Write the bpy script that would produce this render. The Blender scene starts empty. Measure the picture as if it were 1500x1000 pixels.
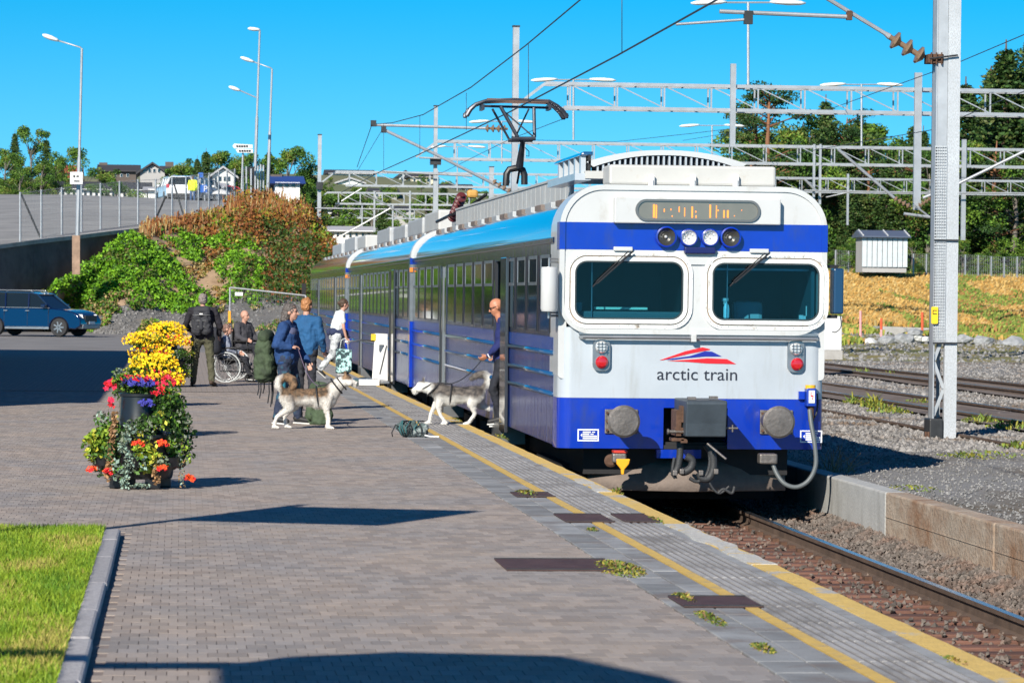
import bpy, bmesh, math, random
from mathutils import Vector, Matrix, noise
R = random.Random(7)
rad = math.radians
sc = bpy.context.scene
C = sc.collection

# ---------------------------------------------------------------- camera
FPX = 4956.0                       # focal length in pixels of the 1500 px wide photograph
YAW, PITCH, ROLL = math.atan(485.7/FPX), math.atan(65.9/FPX), rad(.6)
EYE = Vector((0, 0, 1.8))
MC = Matrix.Rotation(-YAW, 3, 'Z') @ Matrix.Rotation(math.pi/2-PITCH, 3, 'X') @ Matrix.Rotation(ROLL, 3, 'Z')
cd = bpy.data.cameras.new('camera'); cam = bpy.data.objects.new('camera', cd); C.objects.link(cam)
cam.matrix_world = Matrix.Translation(EYE) @ MC.to_4x4()
cd.sensor_width = 36; cd.lens = 36*FPX/1500; cd.clip_start = .5; cd.clip_end = 9000
cd.dof.use_dof = True; cd.dof.focus_distance = 40; cd.dof.aperture_fstop = 9
sc.camera = cam

def P(px, py, D):                  # point at world depth y = D seen at photo pixel (px, py)
    d = MC @ Vector(((px-750)/FPX, -(py-500)/FPX, -1))
    return EYE + d*(D/d.y)
def G(px, py, z=0):                # point on the plane z seen at photo pixel
    d = MC @ Vector(((px-750)/FPX, -(py-500)/FPX, -1))
    return EYE + d*((z-EYE.z)/d.z)

# ---------------------------------------------------------------- sun, sky, exposure
SUN_AZ, SUN_EL = 28.0, 29.0        # light travels towards +x*sin, +y*cos
sdir = Vector((math.sin(rad(SUN_AZ))*math.cos(rad(SUN_EL)), math.cos(rad(SUN_AZ))*math.cos(rad(SUN_EL)), -math.sin(rad(SUN_EL))))
sl = bpy.data.lights.new('sun', 'SUN'); sl.energy = 5.0; sl.angle = rad(.5); sl.color = (1, .93, .82)
so = bpy.data.objects.new('sun', sl); C.objects.link(so)
so.rotation_euler = sdir.to_track_quat('-Z', 'Y').to_euler(); so.location = (-20, -30, 30)
w = bpy.data.worlds.new('World'); sc.world = w; w.use_nodes = True
nt = w.node_tree; nt.nodes.clear()
N = nt.nodes.new
sky = N('ShaderNodeTexSky'); sky.sky_type = 'NISHITA'; sky.sun_disc = False
sky.sun_elevation = rad(SUN_EL); sky.sun_rotation = rad(180+SUN_AZ)
sky.air_density = 1.0; sky.dust_density = .15; sky.ozone_density = 2.2; sky.altitude = 300
tc = N('ShaderNodeTexCoord'); sx = N('ShaderNodeSeparateXYZ'); cx = N('ShaderNodeCombineXYZ')
nt.links.new(tc.outputs['Generated'], sx.inputs[0])
ab = N('ShaderNodeMath'); ab.operation = 'MULTIPLY_ADD'; ab.inputs[1].default_value = 1.6; ab.inputs[2].default_value = .20
nt.links.new(sx.outputs[2], ab.inputs[0])
nt.links.new(sx.outputs[0], cx.inputs[0]); nt.links.new(sx.outputs[1], cx.inputs[1]); nt.links.new(ab.outputs[0], cx.inputs[2])
nm = N('ShaderNodeVectorMath'); nm.operation = 'NORMALIZE'; nt.links.new(cx.outputs[0], nm.inputs[0])
nt.links.new(nm.outputs[0], sky.inputs[0])
tint = N('ShaderNodeMix'); tint.data_type = 'RGBA'; tint.blend_type = 'MULTIPLY'; tint.inputs[0].default_value = 1
# clear saturated northern sky: cyan near the horizon, bluer above
cr = N('ShaderNodeValToRGB'); cr.color_ramp.interpolation = 'EASE'
cr.color_ramp.elements[0].position = .0; cr.color_ramp.elements[0].color = (.60, 1.34, 1.24, 1)
cr.color_ramp.elements[1].position = .11; cr.color_ramp.elements[1].color = (.0, 1.08, 1.32, 1)
e = cr.color_ramp.elements.new(.5); e.color = (.16, .42, .72, 1)
nt.links.new(sx.outputs[2], cr.inputs[0])
nt.links.new(sky.outputs[0], tint.inputs[6]); nt.links.new(cr.outputs[0], tint.inputs[7])
bg = N('ShaderNodeBackground'); bg.inputs[1].default_value = .105
out = N('ShaderNodeOutputWorld')
nt.links.new(tint.outputs[2], bg.inputs[0]); nt.links.new(bg.outputs[0], out.inputs[0])
vs = sc.view_settings; vs.view_transform = 'Standard'; vs.look = 'None'; vs.exposure = 0.5; vs.gamma = 1; vs.use_curve_mapping = False
sc.cycles.max_bounces = 6; sc.cycles.transparent_max_bounces = 8

# ---------------------------------------------------------------- materials
MATS = {}
def mat(name, col, rough=.6, metal=0., var=0., vscale=6., col2=None, thr=None, bump=0., bscale=30., coat=0., spec=.5,
        stretch=(1, 1, 1), emit=None, island=0., trans=0., seed=0., dirt_or_sheen=None, world=False, detail=4.):
    m = bpy.data.materials.new(name); m.use_nodes = True; t = m.node_tree; b = t.nodes['Principled BSDF']
    n = t.nodes.new; L = t.links.new
    b.inputs['Roughness'].default_value = rough; b.inputs['Metallic'].default_value = metal
    b.inputs['Coat Weight'].default_value = coat; b.inputs['Coat Roughness'].default_value = .04
    b.inputs['Specular IOR Level'].default_value = spec
    if trans: b.inputs['Transmission Weight'].default_value = trans
    if emit: b.inputs['Emission Color'].default_value = (*emit[:3], 1); b.inputs['Emission Strength'].default_value = emit[3]
    c = (*col, 1)
    b.inputs['Base Color'].default_value = c
    co = None
    def coord(scale):
        g = n('ShaderNodeNewGeometry') if world else n('ShaderNodeTexCoord')
        mp = n('ShaderNodeMapping'); mp.inputs['Scale'].default_value = [scale*s for s in stretch]
        mp.inputs['Location'].default_value = (seed, seed*.7, 0)
        L(g.outputs['Position'] if world else g.outputs['Object'], mp.inputs[0]); return mp.outputs[0]
    last = None
    if var or col2:
        nz = n('ShaderNodeTexNoise'); nz.inputs['Scale'].default_value = 1; nz.inputs['Detail'].default_value = detail; nz.inputs['Roughness'].default_value = .62
        L(coord(vscale), nz.inputs[0])
        mr = n('ShaderNodeMapRange'); lo, hi = thr or (.3, .7); mr.inputs[1].default_value = lo; mr.inputs[2].default_value = hi
        L(nz.outputs[0], mr.inputs[0])
        mx = n('ShaderNodeMix'); mx.data_type = 'RGBA'; L(mr.outputs[0], mx.inputs[0])
        if col2: mx.inputs[6].default_value = c; mx.inputs[7].default_value = (*col2, 1)
        else:
            mx.inputs[6].default_value = (*[max(0, v*(1-var)) for v in col], 1); mx.inputs[7].default_value = (*[min(1, v*(1+var)) for v in col], 1)
        last = mx.outputs[2]
    if island:
        g = n('ShaderNodeNewGeometry'); oi = n('ShaderNodeObjectInfo')
        ad = n('ShaderNodeMath'); ad.operation = 'ADD'; L(g.outputs['Random Per Island'], ad.inputs[0]); L(oi.outputs['Random'], ad.inputs[1])
        fr = n('ShaderNodeMath'); fr.operation = 'FRACT'; L(ad.outputs[0], fr.inputs[0])
        mr = n('ShaderNodeMapRange'); mr.inputs[3].default_value = 1-island; mr.inputs[4].default_value = 1+island; L(fr.outputs[0], mr.inputs[0])
        mu = n('ShaderNodeVectorMath'); mu.operation = 'SCALE'
        if last: L(last, mu.inputs[0])
        else: mu.inputs[0].default_value = col
        L(mr.outputs[0], mu.inputs['Scale']); last = mu.outputs[0]
    if dirt_or_sheen:                        # (colour, scale, lo, hi, stretch)
        nz = n('ShaderNodeTexNoise'); nz.inputs['Scale'].default_value = 1; nz.inputs['Detail'].default_value = 7; nz.inputs['Roughness'].default_value = .7
        g = n('ShaderNodeNewGeometry') if world else n('ShaderNodeTexCoord'); mp = n('ShaderNodeMapping')
        st = dirt_or_sheen[4] if len(dirt_or_sheen) > 4 else (1, 1, 1); mp.inputs['Scale'].default_value = [dirt_or_sheen[1]*s for s in st]
        L(g.outputs['Position'] if world else g.outputs['Object'], mp.inputs[0]); L(mp.outputs[0], nz.inputs[0])
        mr = n('ShaderNodeMapRange'); mr.inputs[1].default_value = dirt_or_sheen[2]; mr.inputs[2].default_value = dirt_or_sheen[3]; L(nz.outputs[0], mr.inputs[0])
        mx = n('ShaderNodeMix'); mx.data_type = 'RGBA'; L(mr.outputs[0], mx.inputs[0])
        if last: L(last, mx.inputs[6])
        else: mx.inputs[6].default_value = c
        mx.inputs[7].default_value = (*dirt_or_sheen[0], 1); last = mx.outputs[2]
    if last: L(last, b.inputs['Base Color'])
    if bump:
        nz = n('ShaderNodeTexNoise'); nz.inputs['Scale'].default_value = 1; nz.inputs['Detail'].default_value = 5
        L(coord(bscale), nz.inputs[0]); bp = n('ShaderNodeBump'); bp.inputs['Strength'].default_value = min(1, bump); bp.inputs['Distance'].default_value = .02*max(1, bump)
        L(nz.outputs[0], bp.inputs['Height']); L(bp.outputs[0], b.inputs['Normal'])
    MATS[name] = m
    return m

# ---------------------------------------------------------------- mesh builder
class MB:
    def __init__(s): s.v = []; s.f = []; s.m = []
    def add(s, vs, fs, mi=0):
        o = len(s.v); s.v += [tuple(v) for v in vs]; s.f += [tuple(i+o for i in f) for f in fs]; s.m += [mi]*len(fs); return s
    def box(s, x0, x1, y0, y1, z0, z1, mi=0, M=None):
        vs = [Vector((x, y, z)) for x in (x0, x1) for y in (y0, y1) for z in (z0, z1)]
        if M is not None: vs = [M @ v for v in vs]
        return s.add(vs, [(0, 1, 3, 2), (4, 6, 7, 5), (0, 4, 5, 1), (2, 3, 7, 6), (0, 2, 6, 4), (1, 5, 7, 3)], mi)
    def cbox(s, c, d, mi=0, M=None):
        return s.box(c[0]-d[0]/2, c[0]+d[0]/2, c[1]-d[1]/2, c[1]+d[1]/2, c[2]-d[2]/2, c[2]+d[2]/2, mi, M)
    def bar(s, a, b, wx, wy, up=Vector((0, 0, 1)), mi=0):      # rectangular bar from a to b
        a = Vector(a); b = Vector(b); d = (b-a).normalized()
        if abs(d.dot(up)) > .98: up = Vector((0, 1, 0))
        x = d.cross(up).normalized(); y = x.cross(d)
        vs = [p + x*sx*wx/2 + y*sy*wy/2 for p in (a, b) for sx, sy in ((-1, -1), (1, -1), (1, 1), (-1, 1))]
        return s.add(vs, [(0, 1, 2, 3), (7, 6, 5, 4), (0, 4, 5, 1), (1, 5, 6, 2), (2, 6, 7, 3), (3, 7, 4, 0)], mi)
    def tube(s, pts, r, n=8, mi=0, cap=True, flat=1.):
        pts = [Vector(p) for p in pts]; k = len(pts); rs = r if isinstance(r, (list, tuple)) else [r]*k
        vs = []; prev = None
        for i, p in enumerate(pts):
            d = (pts[min(i+1, k-1)]-pts[max(i-1, 0)]).normalized()
            if prev is None:
                up = Vector((0, 0, 1)) if abs(d.z) < .9 else Vector((0, 1, 0)); x = d.cross(up).normalized()
            else: x = (prev-d*prev.dot(d)).normalized()
            prev = x; y = d.cross(x)
            for j in range(n):
                a = 2*math.pi*j/n; vs.append(p+(x*math.cos(a)+y*math.sin(a)*flat)*rs[i])
        fs = [(i*n+j, i*n+(j+1) % n, (i+1)*n+(j+1) % n, (i+1)*n+j) for i in range(k-1) for j in range(n)]
        if cap: fs += [tuple(range(n))[::-1], tuple((k-1)*n+j for j in range(n))]
        return s.add(vs, fs, mi)
    def cyl(s, a, b, r, n=12, mi=0, r2=None): return s.tube([a, b], [r, r if r2 is None else r2], n, mi)
    def lathe(s, prof, c=(0, 0, 0), n=20, axis='Z', mi=0, cap=True):
        vs = []
        for r, h in prof:
            for j in range(n):
                a = 2*math.pi*j/n; u, v = r*math.cos(a), r*math.sin(a)
                vs.append({'Z': (c[0]+u, c[1]+v, c[2]+h), 'Y': (c[0]+u, c[1]+h, c[2]+v), 'X': (c[0]+h, c[1]+u, c[2]+v)}[axis])
        k = len(prof)
        fs = [(i*n+j, i*n+(j+1) % n, (i+1)*n+(j+1) % n, (i+1)*n+j) for i in range(k-1) for j in range(n)]
        if cap: fs += [tuple(range(n))[::-1], tuple((k-1)*n+j for j in range(n))]
        return s.add(vs, fs, mi)
    def ell(s, c, r, nu=12, nv=8, mi=0, M=None):
        vs = []; c = Vector(c)
        for i in range(nv+1):
            t = math.pi*i/nv
            for j in range(nu):
                a = 2*math.pi*j/nu; v = Vector((r[0]*math.sin(t)*math.cos(a), r[1]*math.sin(t)*math.sin(a), r[2]*math.cos(t)))
                if M is not None: v = M @ v
                vs.append(c+v)
        fs = [(i*nu+j, (i+1)*nu+j, (i+1)*nu+(j+1) % nu, i*nu+(j+1) % nu) for i in range(nv) for j in range(nu)]
        return s.add(vs, fs, mi)
    def prism(s, poly, a, b, axis='Y', mi=0):      # polygon extruded; axis Y: poly in (x,z); X: (y,z); Z: (x,y)
        f = {'Y': lambda p, h: (p[0], h, p[1]), 'X': lambda p, h: (h, p[0], p[1]), 'Z': lambda p, h: (p[0], p[1], h)}[axis]
        n = len(poly); vs = [f(p, a) for p in poly]+[f(p, b) for p in poly]
        fs = [(i, (i+1) % n, n+(i+1) % n, n+i) for i in range(n)]+[tuple(range(n))[::-1], tuple(range(n, 2*n))]
        return s.add(vs, fs, mi)
    def quad(s, a, b, c, d, mi=0): return s.add([a, b, c, d], [(0, 1, 2, 3)], mi)

ORG = {}
def mk(name, vs, fs, mats, parent=None, smooth=False, bevel=0., local=False, mi=None, fix=False, ang=35):
    me = bpy.data.meshes.new(name)
    o0 = ORG.get(parent, Vector((0, 0, 0))) if (parent and not local) else Vector((0, 0, 0))
    if o0.length: vs = [(v[0]-o0.x, v[1]-o0.y, v[2]-o0.z) for v in vs]
    me.from_pydata([tuple(v) for v in vs], [], fs); me.update()
    for m in (mats if isinstance(mats, (list, tuple)) else [mats]): me.materials.append(m)
    if mi: me.polygons.foreach_set('material_index', mi)
    if fix:
        b = bmesh.new(); b.from_mesh(me); bmesh.ops.recalc_face_normals(b, faces=b.faces); b.to_mesh(me); b.free()
    o = bpy.data.objects.new(name, me); C.objects.link(o)
    if parent: o.parent = parent; ORG[o] = o0
    else: ORG[o] = Vector((0, 0, 0))
    if smooth:
        me.polygons.foreach_set('use_smooth', [True]*len(me.polygons))
        if smooth == 'auto':
            try: me.set_sharp_from_angle(angle=rad(ang))
            except Exception: pass
    if bevel:
        bm = o.modifiers.new('bevel', 'BEVEL'); bm.width = bevel; bm.segments = 2; bm.limit_method = 'ANGLE'; bm.angle_limit = rad(40)
    return o
def put(name, mb, mats, parent=None, smooth=False, bevel=0., local=False, fix=True, ang=35):
    return mk(name, mb.v, mb.f, mats, parent, smooth, bevel, local, mb.m, fix, ang)
def tag(o, label=None, cat=None, group=None, kind=None):
    if label: o['label'] = label
    if cat: o['category'] = cat
    if group: o['group'] = group
    if kind: o['kind'] = kind
    return o
def thing(name, label, cat, loc=(0, 0, 0), group=None, rot=0.):
    o = bpy.data.objects.new(name, None); C.objects.link(o); o.location = loc; o.rotation_euler = (0, 0, rot)
    o.empty_display_size = .2; ORG[o] = Vector(loc); return tag(o, label, cat, group)
def kids(o): return [c for c in o.children]
def dup(o, loc=None, rot=None, label=None, parent=None, scale=None):
    c = o.copy(); C.objects.link(c)
    if parent is not None: c.parent = parent; c.matrix_parent_inverse = Matrix()
    if loc is not None: c.location = loc
    if rot is not None: c.rotation_euler = rot if hasattr(rot, '__len__') else (0, 0, rot)
    if scale is not None: c.scale = scale if hasattr(scale, '__len__') else (scale,)*3
    if label: c['label'] = label
    for ch in list(o.children): dup(ch, parent=c)
    return c
def rrect(x0, x1, z0, z1, r, n=6):
    pts = []
    rr = r if hasattr(r, '__len__') else (r,)*4      # bl, br, tr, tl
    for (cx_, cz_, a0, q) in ((x0+rr[0], z0+rr[0], 180, rr[0]), (x1-rr[1], z0+rr[1], 270, rr[1]), (x1-rr[2], z1-rr[2], 0, rr[2]), (x0+rr[3], z1-rr[3], 90, rr[3])):
        for i in range(n+1):
            a = rad(a0+90*i/n); pts.append((cx_+q*math.cos(a), cz_+q*math.sin(a)))
    return pts
def plate(name, outer, holes, y0, y1, m, parent, bevel=0.):     # flat plate in the xz plane with holes, from y0 to y1
    cu = bpy.data.curves.new('c', 'CURVE'); cu.dimensions = '2D'; cu.fill_mode = 'BOTH'; cu.extrude = abs(y1-y0)/2
    for loop in [outer]+holes:
        sp = cu.splines.new('POLY'); sp.points.add(len(loop)-1); sp.use_cyclic_u = True
        for q, (x, z) in zip(sp.points, loop): q.co = (x, z, 0, 1)
    if bevel: cu.bevel_depth = bevel; cu.bevel_resolution = 1; cu.offset = -bevel; cu.extrude -= bevel
    ob = bpy.data.objects.new('c', cu)
    me = bpy.data.meshes.new_from_object(ob, depsgraph=None) if False else ob.to_mesh()
    vs = [(v.co.x, (y0+y1)/2+v.co.z*1.0, v.co.y) for v in me.vertices]; fs = [tuple(p.vertices) for p in me.polygons]
    ob.to_mesh_clear(); bpy.data.objects.remove(ob)
    return mk(name, vs, fs, m, parent, fix=True)
def text(name, s, size, m, parent, origin, ux=Vector((1, 0, 0)), uz=Vector((0, 0, 1)), ext=.004, width=None, align='CENTER', shear=0):
    cu = bpy.data.curves.new('t', 'FONT'); cu.body = s; cu.size = size; cu.extrude = ext; cu.align_x = align; cu.shear = shear
    ob = bpy.data.objects.new('t', cu); me = ob.to_mesh()
    xs = [v.co.x for v in me.vertices]; k = 1.
    if width: k = width/(max(xs)-min(xs))
    un = Vector(ux).cross(Vector(uz)); o = Vector(origin)
    vs = [o+Vector(ux)*v.co.x*k+Vector(uz)*v.co.y+un*v.co.z for v in me.vertices]; fs = [tuple(p.vertices) for p in me.polygons]
    ob.to_mesh_clear(); bpy.data.objects.remove(ob)
    return mk(name, vs, fs, m, parent)
def interp(tab, x):
    if x <= tab[0][0]: return tab[0][1]
    for (a, u), (b, v) in zip(tab, tab[1:]):
        if x <= b: return u+(v-u)*(x-a)/(b-a)
    return tab[-1][1]

# shared materials
metal = mat('galvanised_steel', (.40, .42, .44), .5, .55, var=.12, vscale=3, bump=.15, bscale=60)
dsteel = mat('dark_steel', (.035, .037, .04), .5, .3, var=.3, vscale=5)
rust = mat('rusty_steel', (.10, .052, .032), .85, .1, var=.35, vscale=9, bump=.3)
black = mat('black_plastic', (.012, .012, .014), .45)
rubber = mat('rubber', (.02, .02, .022), .8)
whitep = mat('white_paint', (.68, .68, .67), .35, var=.05, vscale=2, coat=.15)
glassd = mat('dark_window_glass', (.008, .014, .018), .07, 0, coat=.25, spec=.45)
concrete = mat('concrete', (.36, .35, .33), .85, var=.14, vscale=3, bump=.4, bscale=25, dirt_or_sheen=((.2, .19, .17), 1.2, .5, .8, (1, 1, .35)))
# ================================================================ ground and platform
def sheet(name, m, x0, x1, y0, y1, z, nx=1, ny=1, zf=None, kind='structure'):
    vs = []; fs = []
    for j in range(ny+1):
        for i in range(nx+1):
            x = x0+(x1-x0)*i/nx; y = y0+(y1-y0)*j/ny; vs.append((x, y, zf(x, y) if zf else z))
    for j in range(ny):
        for i in range(nx): a = j*(nx+1)+i; fs.append((a, a+1, a+nx+2, a+nx+1))
    return tag(mk(name, vs, fs, m, smooth=True), kind=kind)

far_m = mat('far_ground_soil', (.10, .13, .05), .95, col2=(.2, .19, .1), vscale=.05, bump=.3, bscale=3)
def hill_z(x, y):                   # town hill far behind, valley floor elsewhere
    h = 0
    for (cx_, cy_, sx_, sy_, a) in ((22, 470, 60, 130, 15.5), (-60, 420, 70, 120, 11.5), (130, 380, 90, 100, 7)):
        h += a*math.exp(-((x-cx_)/sx_)**2-((y-cy_)/sy_)**2)
    return -1.2+h*min(1, max(0, (y-215)/60))+.4*noise.noise(Vector((x*.03, y*.03, 0)))*min(1, max(0, (y-215)/60))
sheet('ground', far_m, -1500, 1500, 205, 3500, 0, 120, 120, hill_z)
sheet('ground', far_m, -1500, 1500, -400, 205, -1.2)
pave_m = mat('paving_far', (.25, .215, .185), .9, col2=(.19, .17, .16), vscale=.7, bump=.15, bscale=40, island=0)
PY1 = 62.0                          # pavers as geometry up to here
sheet('platform', mat('paving_bed', (.20, .165, .15), .95, var=.2, vscale=8, bump=.3), -14, 2.86, 4, PY1, -.0055)
def brickify(m, sx=.1, sy=.2, a=(.27, .225, .19), b=(.17, .16, .165), mort=(.11, .10, .09)):
    t = m.node_tree; n = t.nodes.new; L = t.links.new; bs = t.nodes['Principled BSDF']
    g = n('ShaderNodeNewGeometry'); br = n('ShaderNodeTexBrick'); br.inputs['Scale'].default_value = 1
    br.inputs['Brick Width'].default_value = sy; br.inputs['Row Height'].default_value = sx; br.inputs['Mortar Size'].default_value = .006
    br.inputs['Color1'].default_value = (*a, 1); br.inputs['Color2'].default_value = (*b, 1); br.inputs['Mortar'].default_value = (*mort, 1)
    sp = n('ShaderNodeSeparateXYZ'); cb = n('ShaderNodeCombineXYZ'); L(g.outputs['Position'], sp.inputs[0]); L(sp.outputs[1], cb.inputs[0]); L(sp.outputs[0], cb.inputs[1]); L(cb.outputs[0], br.inputs[0])
    L(br.outputs[0], bs.inputs['Base Color'])
pf = mat('paving_brick_far', (.25, .21, .18), .9); brickify(pf, a=(.30, .25, .215), b=(.24, .21, .195), mort=(.2, .17, .15))
sheet('platform', pf, -14, 2.86, PY1, 104, 0)
asph = mat('asphalt_forecourt', (.19, .18, .175), .9, var=.22, vscale=.5, bump=.3, bscale=30, detail=8)
sheet('asphalt_forecourt', asph, -40, 2.86, 104, 152, 0)
sheet('asphalt_forecourt', asph, -40, -14, 4, 104, 0)

# pavers -----------------------------------------------------------
paver_m = mat('paver_concrete', (.325, .266, .225), .88, island=.18, col2=(.265, .24, .228), vscale=.9, thr=(.38, .62), bump=.3, bscale=120,
              dirt_or_sheen=((.35, .295, .25), .5, .5, .75), world=True)
def paver_v(x, y, w_, l_, z):
    c = .0012
    return [(x, y, z-.02), (x+w_, y, z-.02), (x+w_, y+l_, z-.02), (x, y+l_, z-.02), (x+c, y+c, z), (x+w_-c, y+c, z), (x+w_-c, y+l_-c, z), (x+c, y+l_-c, z)]
PF = [(0, 1, 5, 4), (1, 2, 6, 5), (2, 3, 7, 6), (3, 0, 4, 7), (4, 5, 6, 7)]
plat = thing('paved_platform', None, None, (0, 0, 0)); plat['kind'] = 'structure'
pv_mesh = None; cnt = 0
big = MB()
LX = [(14, -.42), (25.3, -.44)]     # lawn kerb right edge
rows = int((PY1-14.6)/.2)
pv_list = []
for r_ in range(rows):
    y = 14.6+r_*.2
    x = -.0535*y-1.6
    x = math.floor(x/.1)*.1+(.05 if r_ % 2 else 0)
    while x < 2.86-.05:
        if not (y < 25.42 and x < -.40): pv_list.append((x, y))
        x += .1
first = [q for q in pv_list if -.0535*q[1]-.1 < q[0] < 2.75 and 15.5 < q[1] < 17.3 and q[0] > -.3][:300]
fs_ = set(first)
for (x, y) in pv_list:
    z = R.uniform(-.0008, .0008); w_ = .0985; l_ = .1985
    if x+w_ > 2.86: w_ = 2.86-x
    if (x, y) in fs_:
        if pv_mesh is None:
            vs = paver_v(-.04925, -.09925, .0985, .1985, 0); o = mk('paver', vs, PF, paver_m, plat, local=True); pv_mesh = o.data
        else:
            o = bpy.data.objects.new('paver', pv_mesh); C.objects.link(o); o.parent = plat
        o.location = (x+.05+R.uniform(-.0005, .0005), y+.1, z)
    else: big.add(paver_v(x, y, w_, l_, z), PF)
o = put('paver_field', big, paver_m, plat, fix=False); o['kind'] = 'stuff'

# the ribbed strip, kerb slabs, lines -------------------------------
slab_m = mat('grey_slab', (.235, .24, .245), .85, var=.2, vscale=3, island=.2, bump=.3, bscale=60, world=True, dirt_or_sheen=((.16, .125, .11), 2, .5, .72))
rib_m = mat('ribbed_slab', (.17, .162, .162), .85, var=.15, vscale=2, island=.1, bump=.2, bscale=80, world=True, dirt_or_sheen=((.33, .32, .31), 3.5, .55, .75, (1, .3, 1)))
rib_t = mat('rib_worn_top', (.36, .35, .345), .85, var=.15, vscale=2, bump=.2, bscale=80, world=True, dirt_or_sheen=((.20, .19, .185), 2.2, .48, .62, (1, .5, 1)))
yel = mat('worn_yellow_paint', (.60, .40, .10), .75, var=.1, vscale=6, world=True, dirt_or_sheen=((.30, .25, .19), 7, .53, .72), bump=.25, bscale=60)
yel2 = mat('flaking_yellow_paint', (.66, .45, .13), .75, var=.1, vscale=6, world=True, dirt_or_sheen=((.42, .40, .37), 1.3, .55, .60), bump=.6, bscale=40)
edge = thing('platform_edge', None, None); edge['kind'] = 'structure'
x0s, x1s = 2.87, 3.30
y = 13.6; k = 0
protos = {}
def slab(nm, x, y, w_, l_, m, h=.06, z=0, bev=.006):
    key = (nm, w_, l_)
    if key not in protos:
        mb = MB(); mb.box(-w_/2, w_/2, -l_/2, l_/2, -h, 0); o = put(nm, mb, m, edge, local=True, bevel=bev); protos[key] = o
    else: o = protos[key].copy(); C.objects.link(o)
    o.location = (x, y, z); return o
put('bed', MB().box(2.86, 4.0, 4, 150, -1.0, -.058), concrete, edge)
plates_y = []
while y < 116:
    L_ = .5 if y < 60 else 2.0
    slab('slab', 2.99, y+L_/2, .236, L_-.012, slab_m, z=R.uniform(-.002, .002)); slab('slab', 3.2, y+L_/2, .166, L_-.012, slab_m, z=R.uniform(-.002, .002))
    y += L_
def ribbed(L_):
    mb = MB(); w_ = .40; n_ = 7
    mb.box(-w_/2, w_/2, -L_/2, L_/2, -.06, -.006)
    for i in range(n_):
        cx_ = -w_/2+.025+(w_-.05)*i/(n_-1)
        mb.box(cx_-.014, cx_+.014, -L_/2+.01, L_/2-.01, -.007, .002, 1)
    return mb
y = 13.6; rp = {}
while y < 116:
    L_ = 1.0 if y < 60 else 4.0
    if L_ not in rp: o = rp[L_] = put('ribbed_slab', ribbed(L_-.01), [rib_m, rib_t], edge, local=True)
    else: o = rp[L_].copy(); C.objects.link(o)
    o.location = (3.575, y+L_/2, R.uniform(-.002, .002)); y += L_
def strip(name, x0, x1, y0, y1, zt, zb, m, step=.5, wob=.006, parent=edge):
    mb = MB(); n_ = int((y1-y0)/step)
    vs = []; fs = []
    for i in range(n_+1):
        yy = y0+(y1-y0)*i/n_; a = noise.noise(Vector((0, yy*1.3, x0)))*wob; b = noise.noise(Vector((5, yy*1.7, x1)))*wob
        vs += [(x0+a, yy, zb), (x0+a, yy, zt), (x1+b, yy, zt), (x1+b, yy, zb)]
    for i in range(n_):
        for k_ in range(3): q = i*4+k_; fs.append((q, q+1, q+5, q+4))
    fs += [(0, 3, 2, 1), (n_*4, n_*4+1, n_*4+2, n_*4+3)]
    mb.add(vs, fs); return put(name, mb, m, parent)
strip('yellow_line', 3.29, 3.365, 13, 116, .004, -.05, yel)
strip('edge_stone', 3.78, 3.86, 13, 116, .0, -.3, slab_m, wob=.004)
strip('yellow_edge_line', 3.862, 4.02, 13, 116, .006, -1.1, [yel2], wob=.018)
fc = mat('platform_face_concrete', (.3, .29, .27), .9, var=.2, vscale=2, bump=.5)
worn = mat('flaked_white_patch', (.50, .485, .45), .9, var=.15, vscale=12, bump=.7, bscale=50, world=True, dirt_or_sheen=((.60, .42, .14), 5, .56, .62))
strip('worn_patch', 3.85, 4.015, 22.6, 26.6, .010, -.05, worn, step=.12, wob=.05); strip('worn_patch', 3.86, 3.98, 31.0, 33.2, .010, -.05, worn, step=.12, wob=.05)
put('edge_wall', MB().box(3.9, 4.0, 13, 116, -1.2, -.05), fc, edge)
# rusty cover plates set in the platform
cov = mat('rusty_cover_plate', (.085, .045, .042), .7, .2, var=.25, vscale=5, bump=.25, bscale=120)
def cover(px0, px1, py0, py1, label):
    a = G(px0, (py0+py1)/2); b = G(px1, (py0+py1)/2); n0 = G(px0, py1).y; n1 = G(px0, py0).y
    t = thing('cover_plate', label, 'cover plate', (a.x, n0, .003), 'rusty cover plates across the platform')
    mb = MB(); mb.box(0, b.x-a.x, 0, n1-n0, 0, .008); put('plate', mb, cov, t, local=True, bevel=.003)
    for i in range(2): put('frame', MB().box(0, b.x-a.x, i*(n1-n0)-.012 if i else 0, i*(n1-n0)+(0 if i else .012), .008, .014), dsteel, t, local=True)
cover(733, 898, 820, 836, 'longest rusty brown cover plate, level with the brick pavers')
cover(820, 890, 754, 765, 'short rusty cover plate left of the yellow line before the train')
cover(905, 955, 754, 765, 'short rusty cover plate in the ribbed strip near the platform edge')
cover(990, 1105, 875, 890, 'nearest rusty cover plate, in the grey slabs beside the yellow line')
cover(752, 808, 722, 728, 'small rusty cover plate with weeds, farthest from the camera')

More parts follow.
